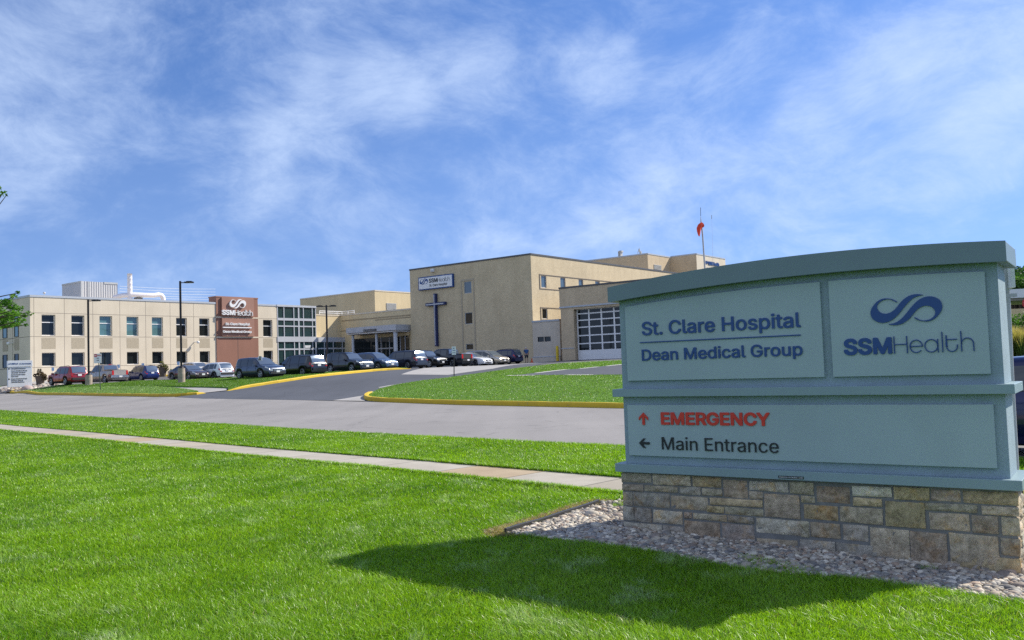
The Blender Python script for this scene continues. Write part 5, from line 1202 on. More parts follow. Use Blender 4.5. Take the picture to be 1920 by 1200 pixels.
PROF = {
 'suv': dict(L=4.6, W=1.86, H=1.69, r=.35, wb=(.86, 3.60), gl=.25, roof=[(0, .60), (.03, .97), (.09, 1.04), (.20, 1.34), (.36, 1.60), (.60, 1.66), (1.6, 1.69), (2.35, 1.66), (2.72, 1.58), (3.38, 1.10), (3.55, 1.05), (4.15, .97), (4.45, .86), (4.56, .72), (4.6, .52)], belt=(.98, .93), rear=(.10, .36), shield=(2.74, 3.40), pil=(.98, 1.92), side=(.42, 3.1)),
 'boxy': dict(L=4.75, W=1.90, H=1.82, r=.37, wb=(.90, 3.72), gl=.25, roof=[(0, .60), (.03, 1.03), (.07, 1.10), (.14, 1.42), (.26, 1.72), (.50, 1.79), (1.6, 1.82), (2.4, 1.79), (2.72, 1.70), (3.28, 1.18), (3.45, 1.14), (4.3, 1.06), (4.6, .95), (4.71, .80), (4.75, .54)], belt=(1.06, 1.03), rear=(.08, .26), shield=(2.74, 3.30), pil=(1.02, 2.0), side=(.34, 3.05)),
 'minivan': dict(L=5.1, W=1.97, H=1.74, r=.34, wb=(.98, 4.02), gl=.25, roof=[(0, .60), (.03, 1.0), (.08, 1.06), (.20, 1.40), (.34, 1.65), (.55, 1.71), (1.8, 1.74), (2.9, 1.70), (3.25, 1.62), (4.08, 1.08), (4.25, 1.04), (4.7, .94), (4.98, .82), (5.07, .68), (5.1, .5)], belt=(1.01, .95), rear=(.09, .33), shield=(3.27, 4.08), pil=(1.45, 2.6), side=(.42, 3.75)),
 'sedan': dict(L=4.8, W=1.83, H=1.46, r=.33, wb=(.98, 3.76), gl=.2, roof=[(0, .58), (.03, .96), (.12, 1.03), (.72, 1.07), (1.30, 1.35), (1.68, 1.43), (2.3, 1.46), (2.72, 1.41), (3.55, .98), (3.75, .94), (4.4, .83), (4.7, .71), (4.77, .6), (4.8, .46)], belt=(.94, .88), rear=(.76, 1.36), shield=(2.76, 3.55), pil=(1.55, 2.28), side=(1.05, 3.2)),
 'hatch': dict(L=4.35, W=1.80, H=1.62, r=.34, wb=(.84, 3.42), gl=.2, roof=[(0, .60), (.03, .95), (.08, 1.02), (.22, 1.32), (.45, 1.54), (.75, 1.60), (1.6, 1.62), (2.2, 1.58), (2.5, 1.50), (3.2, 1.05), (3.35, 1.0), (3.95, .93), (4.22, .82), (4.32, .68), (4.35, .5)], belt=(1.00, .90), rear=(.10, .42), shield=(2.52, 3.2), pil=(.95, 1.75), side=(.55, 2.95)),
 'pickup': dict(L=5.85, W=2.0, H=1.93, r=.40, wb=(1.18, 4.80), gl=.25, roof=[(0, .66), (.02, 1.26), (.06, 1.30), (1.72, 1.31), (1.80, 1.33), (1.90, 1.78), (2.1, 1.89), (2.9, 1.93), (3.5, 1.90), (3.75, 1.80), (4.28, 1.28), (4.45, 1.24), (5.4, 1.16), (5.72, 1.04), (5.82, .85), (5.85, .6)], belt=(1.16, 1.13), rear=(1.815, 1.905), shield=(3.77, 4.28), pil=(2.85, ), side=(2.0, 4.1)),
}
CARN = [0]
def smoothstep(a, b, x): t = min(1, max(0, (x-a)/(b-a))); return t*t*(3-2*t)
def make_car(kind, label, pos, head, body, group, nose='trim', scale=1.0, rack=False, clad=False, chrome_bar=True, name='parked_car', cat='car', tilt=0.0, details='both'):
    p = PROF[kind]; L, W, Hh = p['L'], p['W']/2, p['H']; rx = np.array(p['roof'])
    root = thing(name, label, cat, pos, group, 0); root.rotation_euler = (0, -tilt, head); root.scale = (scale,)*3
    def T(x): return float(np.interp(x, rx[:, 0], rx[:, 1]))
    def Tn(x):
        e = .02; d = (T(x+e)-T(x-e))/(2*e); v = Vector((-d, 0, 1)); return v.normalized()
    def belt(x): return p['belt'][0]+(p['belt'][1]-p['belt'][0])*x/L
    def wid(x):
        a = min(x, L-x); k = 1-.17*(1-smoothstep(0, .75, a))**1.6
        return W*k
    r = p['r']; sill = p['gl']
    def bot(x):
        z = sill+.06*(1-smoothstep(0, .5, min(x, L-x)))
        for c in p['wb']:
            d = abs(x-c); R_ = r+.065
            if d < R_: z = max(z, math.sqrt(max(0, R_*R_-d*d))+r*.98)
        return z
    cabin = lambda x: smoothstep(.06, .40, T(x)-belt(x))
    def section(x):
        t, b, s, wx = T(x), min(belt(x), T(x)-.03), bot(x), wid(x); k = cabin(x); Wr = W*.76
        s = min(s, b-.12)
        pts = [(wx*.90, s-.0), (wx*.985, s+.22*(b-s)), (wx, s+.55*(b-s)), (wx*.985, s+.85*(b-s)), (wx*.955, b)]
        hx = wx*.90; e = (hx*(1-k)+Wr*k, (t-.035)*(1-k)+(t-.10)*k)
        pts += [((wx*.955+e[0])/2+.012*k, (b+e[1])/2+.01*(1-k)), e, (e[0]*.93, t-.02-.012*k), (e[0]*.55, t-.001), (0, t+.004)]
        return pts
    xs = sorted({*np.linspace(0, L, 40).tolist(), *rx[:, 0].tolist(), *[c+d for c in p['wb'] for d in np.linspace(-(r+.066), r+.066, 15)]})
    xs = [x for i, x in enumerate(xs) if i == 0 or x-xs[i-1] > .008]
    mb = MB(); secs = [section(x) for x in xs]; n = len(secs[0])
    for sg in (1, -1):
        vs = [(x-L/2, sg*y, z) for x, s_ in zip(xs, secs) for y, z in s_]
        fs = [(i*n+k, (i+1)*n+k, (i+1)*n+k+1, i*n+k+1) for i in range(len(xs)-1) for k in range(n-1)]
        if sg > 0: fs = [f[::-1] for f in fs]
        mb.add(vs, fs, 0, None, True)
    for x, s_, fl in ((xs[0], secs[0], 1), (xs[-1], secs[-1], 0)):
        ring = [(x-L/2, y, z) for y, z in s_]+[(x-L/2, -y, z) for y, z in s_[-2::-1]]; f = tuple(range(len(ring)))
        mb.add(ring, [f if fl == 0 else f[::-1]])
    mb.build('body', body, root, local=True)
    ub = MB(); ub.box((0, 0, .40), (L-.5, 2*W-.34, .46)); ub.build('underbody', M['under'], root, local=True)
    def loc(x, y, z): return (x-L/2, y, z)
    # glazing laid just proud of the greenhouse
    def side_pt(x, f, sg, off=.012):
        s_ = section(x); a, m_, e = s_[4], s_[5], s_[6]
        if f < .5: q = (a[0]+(m_[0]-a[0])*f*2, a[1]+(m_[1]-a[1])*f*2)
        else: q = (m_[0]+(e[0]-m_[0])*(f*2-1), m_[1]+(e[1]-m_[1])*(f*2-1))
        return loc(x, sg*(q[0]+off), q[1]+off*.3)
    cuts = [p['side'][0], *p['pil'], p['side'][1]]
    for sg in (1, -1):
        for a, b in zip(cuts[:-1], cuts[1:]):
            a += .035; b -= .035; xx = np.linspace(a, b, 9); g = MB(); vs = []
            for x in xx:
                lo_f, hi_f = .07, .90
                if x > p['shield'][0]-.25: hi_f = .80
                for f in (lo_f, .5, hi_f): vs.append(side_pt(x, f, sg))
            fs = [(i*3+k, (i+1)*3+k, (i+1)*3+k+1, i*3+k+1) for i in range(8) for k in range(2)]
            if sg > 0: fs = [f[::-1] for f in fs]
            g.add(vs, fs, 0, None, True); g.build('side_window', M['car_glass'], root, local=True)
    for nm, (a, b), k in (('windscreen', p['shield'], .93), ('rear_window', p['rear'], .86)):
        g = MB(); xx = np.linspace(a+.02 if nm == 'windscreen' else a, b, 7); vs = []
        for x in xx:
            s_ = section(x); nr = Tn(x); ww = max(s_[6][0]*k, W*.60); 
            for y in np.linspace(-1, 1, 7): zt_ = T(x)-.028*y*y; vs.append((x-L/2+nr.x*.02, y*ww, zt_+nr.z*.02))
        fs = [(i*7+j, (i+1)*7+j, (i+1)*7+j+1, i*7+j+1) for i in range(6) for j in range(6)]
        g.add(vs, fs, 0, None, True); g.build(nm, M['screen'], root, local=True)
    # wheels
    for c in p['wb']:
        for sg in (1, -1):
            wc = Vector(loc(c, sg*(W-.13), r)); wm = MB(); a, b = wc-Vector((0, .11, 0)), wc+Vector((0, .11, 0))
            wm.tube([a, a+Vector((0, .02, 0)), b-Vector((0, .02, 0)), b], [r*.93, r, r, r*.93], 22); wh = wm.build('wheel', M['tyre'], root, local=True)
            rm = MB(); fy = sg*.115; cpt = wc+Vector((0, fy, 0))
            for q in range(5):
                an = 2*math.pi*q/5+.3; d1 = Vector((math.cos(an), 0, math.sin(an))); d2 = Vector((-math.sin(an), 0, math.cos(an)))
                v = [cpt+d1*r*.06+d2*r*.10, cpt+d1*r*.64+d2*r*.13, cpt+d1*r*.64-d2*r*.13, cpt+d1*r*.06-d2*r*.10]; rm.add(v, [(0, 1, 2, 3), (3, 2, 1, 0)])
            rm.tube([cpt-Vector((0, sg*.01, 0)), cpt+Vector((0, sg*.012, 0))], [r*.16, r*.13], 10)
            ring = [cpt+Vector((math.cos(t)*r*.66, -sg*.005, math.sin(t)*r*.66)) for t in np.linspace(0, 2*math.pi, 25)]; rm.tube(ring, r*.05, 5)
            rm.build('rim', M['rim'], wh, local=True)
    # front and rear fittings
    zb = sill+.20
    def surf_patch(x0, x1, f0, f1, off, nm, mt):
        for sg in (1, -1):
            g = MB(); vs = []
            for x in np.linspace(x0, x1, 5):
                s_ = section(x); 
                for f in (f0, (f0+f1)/2, f1):
                    i = min(int(f), len(s_)-2); t_ = f-i; q = (s_[i][0]*(1-t_)+s_[i+1][0]*t_, s_[i][1]*(1-t_)+s_[i+1][1]*t_); vs.append(loc(x+(off if x1 > L/2 else -off)*.6, sg*(q[0]+off), q[1]+.004))
            fs = [(i*3+k, (i+1)*3+k, (i+1)*3+k+1, i*3+k+1) for i in range(4) for k in range(2)]
            if sg > 0: fs = [f[::-1] for f in fs]
            g.add(vs, fs, 0, None, True)
            x = x0 if x1 < L/2 else x1; q0, q1 = vs[(0 if x1 < L/2 else 4)*3], vs[(0 if x1 < L/2 else 4)*3+2]
            xe = -L/2-.012 if x1 < L/2 else L/2+.012; wz = .30 if x1 > L/2 else .16
            g.box((xe+(.02 if xe < 0 else -.02), sg*(abs(q0[1])-wz/2-.03), (q0[2]+q1[2])/2), (.06, wz, abs(q1[2]-q0[2])*.92))
            g.build(nm, mt, root, local=True)
    if kind == 'pickup':
        bl_ = MB(); bl_.box(loc(.90, 0, 1.315), (1.55, 2*W*.80, .02)); bl_.build('bed', M['under'], root, local=True)
        for sg in (1, -1): MB().box(loc(-.012, sg*(W*.83-.11), 1.04), (.06, .19, .42)).build('tail_light', M['tail'], root, local=True)
        tg = MB(); tg.box(loc(-.012, 0, 1.05), (.04, 1.34, .46)); tg.build('tailgate', nose if not isinstance(nose, str) else body, root, local=True)
        bm_ = MB(); bm_.box(loc(-.08, 0, .66), (.20, 1.72, .20)); bm_.build('rear_bumper', M['chrome'] if chrome_bar else M['trim_blk'], root, local=True)
        MB().box(loc(-.19, 0, .66), (.012, .32, .16)).build('licence_plate', M['plate'], root, local=True)
        MB().box(loc(1.93, 0, 1.885), (.05, .34, .05)).build('brake_light', M['tail'], root, local=True)
    else:
        zt_ = T(.04)
        surf_patch(.02, .24, 3.0, 4.6 if kind != 'sedan' else 4.3, .014, 'tail_light', M['tail'])
        MB().box(loc(-.02, 0, .86 if kind != 'sedan' else .80), (.012, .32, .16)).build('licence_plate', M['plate'], root, local=True)
        g = MB(); g.box(loc(-.035, 0, .55), (.09, 1.36, .20)); g.build('rear_bumper', M['trim_blk'] if clad else body, root, local=True)
        if chrome_bar: MB().box(loc(-.022, 0, .985), (.02, .95, .05)).build('trim_strip', M['chrome'], root, local=True)
    surf_patch(L-.42, L-.03, 3.0, 4.25, .012, 'headlight', M['lamp'])
    hz = T(L-.03)
    g = MB(); g.box(loc(L+.004, 0, hz-.05), (.05, .80, .20)); gr = g.build('grille', M['trim_blk'], root, local=True)
    g = MB()
    for q in (-.055, .02, .09): g.box(loc(L+.03, 0, hz-.07+q), (.02, .78, .022))
    g.build('grille_bar', M['chrome'], gr, local=True)
    g = MB(); g.box(loc(L-.005, 0, .44), (.10, 1.34, .17)); g.build('front_bumper', M['trim_blk'] if clad else body, root, local=True)
    g = MB(); g.box(loc(L+.03, 0, .37), (.05, .95, .09)); g.build('air_intake', M['trim_blk'], root, local=True)
    MB().box(loc(L+.062, 0, .52), (.012, .31, .15)).build('licence_plate', M['plate'], root, local=True)
    xm = p['shield'][1]-.42
    for sg in (1, -1):
        MB().box(loc(xm, sg*(W+.10), belt(xm)+.09), (.14, .20, .15)).build('wing_mirror', body, root, local=True)
        for hx in (p['pil'][-1]+.10, p['pil'][0]+.12) if kind != 'pickup' else (p['pil'][0]+.1,):
            s_ = section(hx); MB().box(loc(hx, sg*(s_[3][0]+.012), s_[3][1]+.03), (.18, .03, .03)).build('door_handle', body, root, local=True)
        # door shuts
        g = MB()
        for dx in [*p['pil'], p['shield'][1]-.34]:
            for k in range(4):
                s_ = section(dx); g.box(loc(dx, sg*((s_[k][0]+s_[k+1][0])/2+.004), (s_[k][1]+s_[k+1][1])/2), (.012, .012, abs(s_[k+1][1]-s_[k][1])))
        g.build('door_seam', M['under'], root, local=True)
        if clad:
            g = MB(); vs = []
            for x in np.linspace(.1, L-.1, 40):
                s_ = section(x); vs += [loc(x, sg*(s_[0][0]+.014), s_[0][1]-.02), loc(x, sg*(s_[1][0]+.016), s_[0][1]+.10)]
            fs = [(i*2, i*2+2, i*2+3, i*2+1) for i in range(39)]
            g.add(vs, [f[::-1] if sg > 0 else f for f in fs]); g.build('side_cladding', M['trim_blk'], root, local=True)
        if rack:
            g = MB(); a, b = p['rear'][1]+.25, p['shield'][0]-.15; y = sg*W*.66
            g.tube([loc(a, y, T(a)+.0), loc(a+.12, y, T(a)+.06), loc(b-.12, y, T(b)+.06), loc(b, y, T(b)-.01)], .022, 6); g.build('roof_rail', M['trim_blk'], root, local=True)
    return root
HA = math.pi/2-math.radians(128.03)          # nose towards the viewer's right
HB = HA+math.pi                              # nose away to the left
CARG = {
 'red': paint('dark red car paint', (.27, .010, .014)), 'gold': paint('pale gold car paint', (.36, .30, .235), .55), 'blue': paint('deep blue car paint', (.010, .022, .12)), 'brown': paint('brown grey car paint', (.115, .085, .085), .6),
 'white': paint('white car paint', (.74, .76, .80), .0), 'slate': paint('slate blue car paint', (.045, .062, .105), .4), 'black': paint('black car paint', (.004, .004, .005), .0), 'ink': paint('blue black car paint', (.006, .008, .016), .0),
 'steel': paint('steel blue car paint', (.065, .105, .19), .4), 'night': paint('dark slate car paint', (.016, .019, .034), .1), 'beige': paint('champagne car paint', (.42, .39, .34), .6), 'navy': paint('navy car paint', (.008, .014, .075), .4)}
G1, G2 = 'cars parked beside the clinic', 'cars parked along the top of the driveway'
CARS = [
 ('dark red SUV seen from behind with a roof rack, leftmost of the parked vehicles', False, 'red', G1, dict(rack=True, clad=True)),
 ('pale gold pickup truck with sunlight painted on its tailgate, parked right of the red SUV', False, 'gold', G1, dict(nose=paint('gold tailgate with painted sunlight', (.46, .42, .37), .4), name='pickup_truck', cat='pickup truck')),  # tailgate is the gold paint made lighter to stand for sunlight
 ('deep blue SUV seen from behind between the gold pickup and a planter', False, 'blue', G1, dict(rack=True)),
 ('brown grey sedan facing the street beside the lamp post', True, 'brown', G1, dict()),
 ('white compact SUV seen from behind next to the brown sedan', False, 'white', G1, dict(clad=True)),
 ('white SUV mostly hidden behind the brown sedan', True, 'white', G1, dict()),
 ('black car mostly hidden behind the white compact SUV', False, 'black', G1, dict()),
 ('slate blue SUV facing the driveway at the low end of the upper row', True, 'slate', G2, dict(clad=True)),
 ('black minivan seen from behind with red lamps and roof rails', False, 'black', G2, dict(rack=True)),
 ('boxy blue black SUV facing the driveway, right of the black minivan', True, 'ink', G2, dict(rack=True)),
 ('steel blue SUV facing the driveway between the boxy SUV and a slate minivan', True, 'steel', G2, dict()),
 ('dark slate minivan seen from behind, left of the black SUV with a bright grille', False, 'night', G2, dict(rack=True)),
 ('black SUV with a bright chrome grille facing the concrete gutter', True, 'black', G2, dict()),
 ('dark pickup truck with a charcoal tailgate, behind the driveway sign', False, 'ink', G2, dict(nose=paint('charcoal tailgate', (.045, .046, .05), .2, .5), chrome_bar=False, name='pickup_truck', cat='pickup truck')),
 ('white sedan facing the concrete gutter beside the dark pickup', True, 'white', G2, dict()),
 ('champagne minivan facing the driveway, right of the white sedan', True, 'beige', G2, dict()),
 ('navy SUV seen from behind at the top end of the row near the man', False, 'navy', G2, dict(rack=True)),
]
for (lab, nr, colr, grp, kw), sp, q in zip(CARS, SPOT, POSN):
    q = q.copy(); q.z = H(q.x, q.y)-.03
    make_car(sp[0], lab, q, HA if nr else HB, CARG[colr], grp, scale=sp[4], **kw)
q = nl(14.6, 3.2); px_car = Vector((q[0], q[1], H(*q)-.02))
make_car('sedan', 'dark blue car passing on the street, mostly hidden behind the monument sign', px_car, math.radians(-45), CARG['navy'], None, name='passing_car', chrome_bar=False)
# ---------------------------------------------------------------- street furniture
M['pole'] = plain('dark bronze pole paint', (.030, .026, .028), .45, .3, var=.1)
M['post'] = plain('green steel post', (.05, .07, .055), .55, .3, var=.15, scale=8)
M['conc_base'] = plain('weathered concrete base', (.37, .30, .25), .9, var=.22, scale=2.5, bump=.3, bscale=30)
M['bollard'] = plain('yellow bollard sleeve', (.72, .50, .015), .5, var=.05)
M['cone'] = plain('orange cone plastic', (.80, .11, .02), .5, var=.05)
M['hc_blue'] = plain('pale blue sign face', (.20, .42, .72), .5, var=.04)
M['sign_white'] = plain('white sign face', (.74, .76, .78), .45, var=.04)
M['sign_red'] = plain('red sign print', (.55, .03, .03), .5, var=.04)
M['clay'] = plain('brown planter', (.12, .095, .075), .8, var=.15, scale=6)
M['lens'] = plain('lamp lens', (.5, .5, .5), .3, var=.02)
def lamp_post(label, px, pyb, pyt, heads, base_px=None, grp='lamp posts of the hospital lot', depth=None, headw=.75):
    g = hit(px, pyb) if depth is None else at(px, pyb, depth); g.z = H(g.x, g.y)
    t = thing('lamp_post', label, 'lamp post', g, grp); d = g.y; top = at(px-(.0), pyt, d); zt_ = top.z
    zb = g.z+.12
    if base_px:
        r = base_px/2/F*d; hb = (at(px, pyb-31, d).z-g.z)
        hb = at(px, base_top[px], d).z; MB().lathe((g.x, g.y, 0), [(r, g.z-.3), (r, hb-.5), (r*1.04, hb-.42), (r*.98, hb-.36), (r, hb-.30), (r*.97, hb)], 20).build('concrete_base', M['conc_base'], t); zb = hb-.02
        MB().lathe((g.x, g.y, 0), [(r*.72, hb), (r*.72, hb+.10), (r*.3, hb+.16)], 12).build('base_cover', M['pole'], t)
    pw = .085; mb = MB(); mb.box((g.x, g.y, (zb+zt_)/2), (pw*2, pw*2, zt_-zb), 0, Matrix.Rotation(.4, 3, 'Z')); mb.build('pole', M['pole'], t)
    for dx in heads:
        mb = MB(); ux = Vector((math.cos(.12), math.sin(.12), 0))*(1 if dx > 0 else -1); c = Vector((g.x, g.y, zt_-.14))
        mb.tube([c, c+ux*.40], .045, 6)
        R_ = Matrix.Rotation(math.atan2(ux.y, ux.x), 3, 'Z'); cc = c+ux*(.35+headw/2)+Vector((0, 0, .02)); mb.box(cc, (headw, .34, .12), 0, R_); mb.box(cc+Vector((0, 0, .08)), (headw*.6, .24, .06), 0, R_)
        h = mb.build('lamp_head', M['pole'], t, bevel=.02); MB().box(cc-Vector((0, 0, .064)), (headw*.8, .26, .012), 0, R_).build('lens', M['lens'], h)
base_top = {166.5: 703.0, 340.5: 690.5}
lamp_post('shorter single headed lamp post on a concrete drum beside the red SUV', 166.5, 723.8, 561.5, (1,), 12.5)
lamp_post('tall single headed lamp post on a concrete drum by the brown sedan', 340.5, 720, 527, (1,), 13)
lamp_post('twin headed lamp post rising in front of the entrance wing', 614.6, 694, 572, (1, -1), None, depth=96)
def sign_post(name, label, cat, foot, top_px, board, faces, depth=None, lean=0, post='post', grp=None, bothsides=False):
    g = hit(*foot) if depth is None else at(*foot, depth); g.z = H(g.x, g.y); d = g.y; t = thing(name, label, cat, g, grp)
    tp = at(top_px[0], top_px[1], d); mb = MB(); mb.tube([g-Vector((0, 0, .2)), tp], .035, 6); mb.build('post', M[post], t)
    x0, y0, x1, y1 = board; a = at(x0, y1, d-.06); b = at(x1, y1, d-.06); c = at(x0, y0, d-.06)
    Fr = Fac(a, math.pi/2); w_, h_ = (b-a).length, c.z-a.z; bd = MB().fbox(Fr, 0, w_, a.z, c.z, -.012, .012).build('board', M['sign_white'], t)
    return t, Fr, w_, a.z, h_, bd
t, Fr, w_, z_, h_, bd = sign_post('parking_sign', 'leaning green post with a red and white no parking sign on the left grass strip', 'sign', (189, 733.5), (184, 664), (176.3, 663.3, 190, 681.2), None)
mb = MB(); mb.fbox(Fr, w_*.04, w_*.42, z_+h_*.66, z_+h_*.95, .0125, .016); put_text(mb, Fr, 'PARKING', w_*.46, w_*.97, z_+h_*.74, h_*.12, .0125, .016, .03, res=1); mb.build('sign_print', M['sign_red'], bd)
mb = MB(); put_text(mb, Fr, 'NO', w_*.10, w_*.36, z_+h_*.74, h_*.13, .0165, .019, .03, res=1); mb.build('sign_print', M['sign_white'], bd)
mb = MB(); put_text(mb, Fr, 'FIRE', w_*.36, w_*.66, z_+h_*.46, h_*.11, .0125, .016, .03, res=1); put_text(mb, Fr, 'LANE', w_*.36, w_*.70, z_+h_*.24, h_*.11, .0125, .016, .03, res=1); mb.build('sign_print', M['black'], bd)
t, Fr, w_, z_, h_, bd = sign_post('driveway_sign', 'small white regulatory sign on a black post in the grass at the driveway edge', 'sign', (851.3, 709), (851.2, 651), (847.3, 649.8, 855, 665.4), None, post='pole')
mb = MB(); put_text(mb, Fr, 'NO', w_*.3, w_*.7, z_+h_*.70, h_*.16, .0125, .016, .03, res=1); put_text(mb, Fr, 'PARKING', w_*.12, w_*.88, z_+h_*.48, h_*.11, .0125, .016, .02, res=1); put_text(mb, Fr, 'ANY TIME', w_*.14, w_*.86, z_+h_*.20, h_*.10, .0125, .016, .02, res=1); mb.build('sign_print', M['navy'], bd)
t, Fr, w_, z_, h_, bd = sign_post('blank_sign', 'blank white sign back split by its green post, in front of the slate blue SUV', 'sign', (487.6, 709.5), (487.6, 668), (484.2, 668.3, 491.6, 682.5), None)
MB().fbox(Fr, w_*.5-.045, w_*.5+.045, z_-.05, z_+h_+.02, .013, .05).build('post_channel', M['post'], bd)
grp_hc = 'disabled parking signs in front of the clinic'
for i, (x, y0, y1, dp, lab) in enumerate(((99.2, 690, 706, 92, 'pale blue disabled parking sign on a post between the tall planter and the red SUV'), (222.3, 684.5, 702, 97, 'pale blue disabled parking sign above the tailgate of the gold pickup'),
                                          (268, 682, 700, 100, 'pale blue disabled parking sign just above the roof of the deep blue SUV'), (334.5, 679, 693, 88, 'pale blue disabled parking sign beside the tall lamp post'))):
    t, Fr, w_, z_, h_, bd = sign_post('disabled_parking_sign', lab, 'sign', (x, 716), (x, y0), (x-2.6, y0-1, x+2.6, y0+5.5), None, dp, grp=grp_hc, post='sign_white') #='disabled parking signs in front of the clinic', post='sign_white')
    mb = MB(); mb.fbox(Fr, w_*.12, w_*.88, z_+h_*.1, z_+h_*.9, .0125, .015); mb.build('sign_print', M['hc_blue'], bd)
    mb = MB(); put_text(mb, Fr, 'P', w_*.34, w_*.66, z_+h_*.25, h_*.5, .0155, .018, .03, res=1); mb.build('sign_print', M['sign_white'], bd)
# white directory sign at left
DS = Fac(at(15, 722, 84), math.radians(55))
ds = thing('directory_sign', 'white box directory sign with dark lettering in front of the clinic corner', 'sign', DS.P(1.3, H(*DS.p.xy), -.4))
cd_ = lambda x, y: (x/20, 680+y/20)
u1 = DS.U(60.2, 700); zt_, zm, zb = DS.Z(15, 676.5), DS.Z(15, 688), DS.Z(15, 722.5)
mb = MB(); mb.fbox(DS, 0, u1, zb-.2, zm-.06, -.75, 0); mb.build('cabinet', M['sign_white'], ds, bevel=.02)
mb = MB(); mb.fbox(DS, -.04, u1+.04, zm-.02, zt_, -.78, .04); mb.build('header', M['sign_white'], ds, bevel=.02)
mb = MB(); put_logo(mb, DS, DS.U(18.5, 682), DS.Z(18.5, 682.3), .26, .042, .055, ky=1.2); put_text(mb, DS, 'SSM', DS.U(22, 682), DS.U(27.5, 682), DS.Z(22, 683.3), .13, .042, .055, .05, res=1); put_text(mb, DS, 'Health', DS.U(28, 682), DS.U(34, 682), DS.Z(28, 683.2), .13, .042, .055, 0, res=1); put_text(mb, DS, 'St. Clare Hospital', DS.U(36.5, 682), DS.U(58.3, 682), DS.Z(36.5, 683.2), .13, .042, .055, .01, res=1); mb.build('lettering', M['navy'], ds)
mb = MB()
for s_, y, x1 in (('Hospital Entrance', 692.6, 48), ('Dean Medical Group', 696.6, 51), ('Specialty Services', 700.0, 48), ('Davis Duehr Dean', 703.8, 47.6), ('Eye Care', 707.0, 34.5), ('Dean Medical Group', 711.6, 51), ('Primary Care &', 714.8, 43.5), ('Internal Medicine', 717.8, 46)):
    put_text(mb, DS, s_, DS.U(21.5, y), DS.U(x1, y), DS.Z(21.5, y), .115, .002, .012, .02, res=1)
for y in (691.8, 711): u_, z_ = DS.uv(17, y); mb.prism(DS.P, [(u_-.06, z_-.09), (u_+.11, z_), (u_-.06, z_+.09)], .002, .012)
mb.build('lettering', M['black'], ds)
# urn planters with drooping plants
def leafset(name, C, R_, n, size, mat, cols, parent=None, seed=1, squash=1.0, up=0.0):
    r = np.random.default_rng(seed); C = np.asarray(C, float); R_ = np.asarray(R_, float); k = r.choice(len(C), n, p=R_**2.2/(R_**2.2).sum())
    d = r.normal(0, 1, (n, 3)); d /= np.linalg.norm(d, axis=1)[:, None]; rad = R_[k]*r.uniform(.25, 1, n)**.6
    P = C[k]+d*rad[:, None]*np.array([1, 1, squash]); a = r.normal(0, 1, (n, 3)); a[:, 2] = a[:, 2]*.6+up; a /= np.linalg.norm(a, axis=1)[:, None]
    b = np.cross(a, r.normal(0, 1, (n, 3))); b /= np.linalg.norm(b, axis=1)[:, None]; s = size*r.uniform(.6, 1.4, n)[:, None]; cxx = np.cross(a, b)
    V = np.stack([P-a*s, P-b*s*.45+cxx*s*.12, P+a*s, P+b*s*.45+cxx*s*.12], 1).reshape(-1, 3)
    q = (np.arange(n)*4)[:, None]+np.array([[0, 1, 2, 3]])
    tone = r.random(len(C))[k]; c = np.array(cols[0])*(1-tone[:, None])+np.array(cols[1])*tone[:, None]; c = c*r.uniform(.75, 1.25, (n, 1))
    base = parent_base(parent) if parent else Vector((0, 0, 0)); o = np_mesh(name, V-np.array(base), [q], mat, np.repeat(c, 4, 0), smooth=False)
    if parent: o.parent = parent; WORLD[o.name] = base
    return o
for px, yb, dp, lab, hh, sd_ in ((75.5, 721, 90, 'tall brown urn planter with drooping dark plants beside the directory sign', 1.15, 3), (305.5, 707, 104, 'brown urn planter with a yellow green plant on the yellow kerb by the clinic wall', 1.25, 5)):
    g = at(px, yb, dp); g.z = H(g.x, g.y); t = thing('urn_planter', lab, 'planter', g, 'planters by the clinic'); MB().lathe((g.x, g.y, 0), [(.30, g.z-.1), (.34, g.z+.1), (.45, g.z+hh*.6), (.50, g.z+hh*.82), (.53, g.z+hh*.86), (.5, g.z+hh*.86)], 16).build('urn', M['clay'], t)
    z0 = g.z+hh*.95; C = [(g.x-.3, g.y, z0), (g.x+.35, g.y-.1, z0-.1), (g.x+.5, g.y-.1, z0-.35), (g.x, g.y, z0+.1), (g.x-.1, g.y, z0+.5), (g.x-.6, g.y, z0-.05)]
    leafset('plants', C, [.28, .35, .28, .3, .22, .18], 420, .10, M['blade'], [(.035, .04, .02), (.16, .17, .035)] if sd_ == 5 else [(.030, .032, .020), (.11, .07, .035)], t, sd_)
pk = at(305, 708.5, 104.5); kb_ = kerb([(pk.x-1.4, pk.y-1.2), (pk.x+1.9, pk.y+1.5)], .5, .16).build('kerb', M['yellow']); tag(kb_, 'short yellow kerb stub under the planter by the clinic wall', 'kerb')
g = at(325, 708, 106); g.z = H(g.x, g.y); t = thing('wall_shrub', 'small green shrub at the foot of the clinic wall near the planter', 'shrub', g); leafset('foliage', [(g.x, g.y, g.z+.3), (g.x+.4, g.y, g.z+.2), (g.x-.2, g.y, g.z+.5)], [.4, .3, .3], 350, .10, M['blade'], [(.05, .13, .02), (.12, .22, .04)], t, 9)
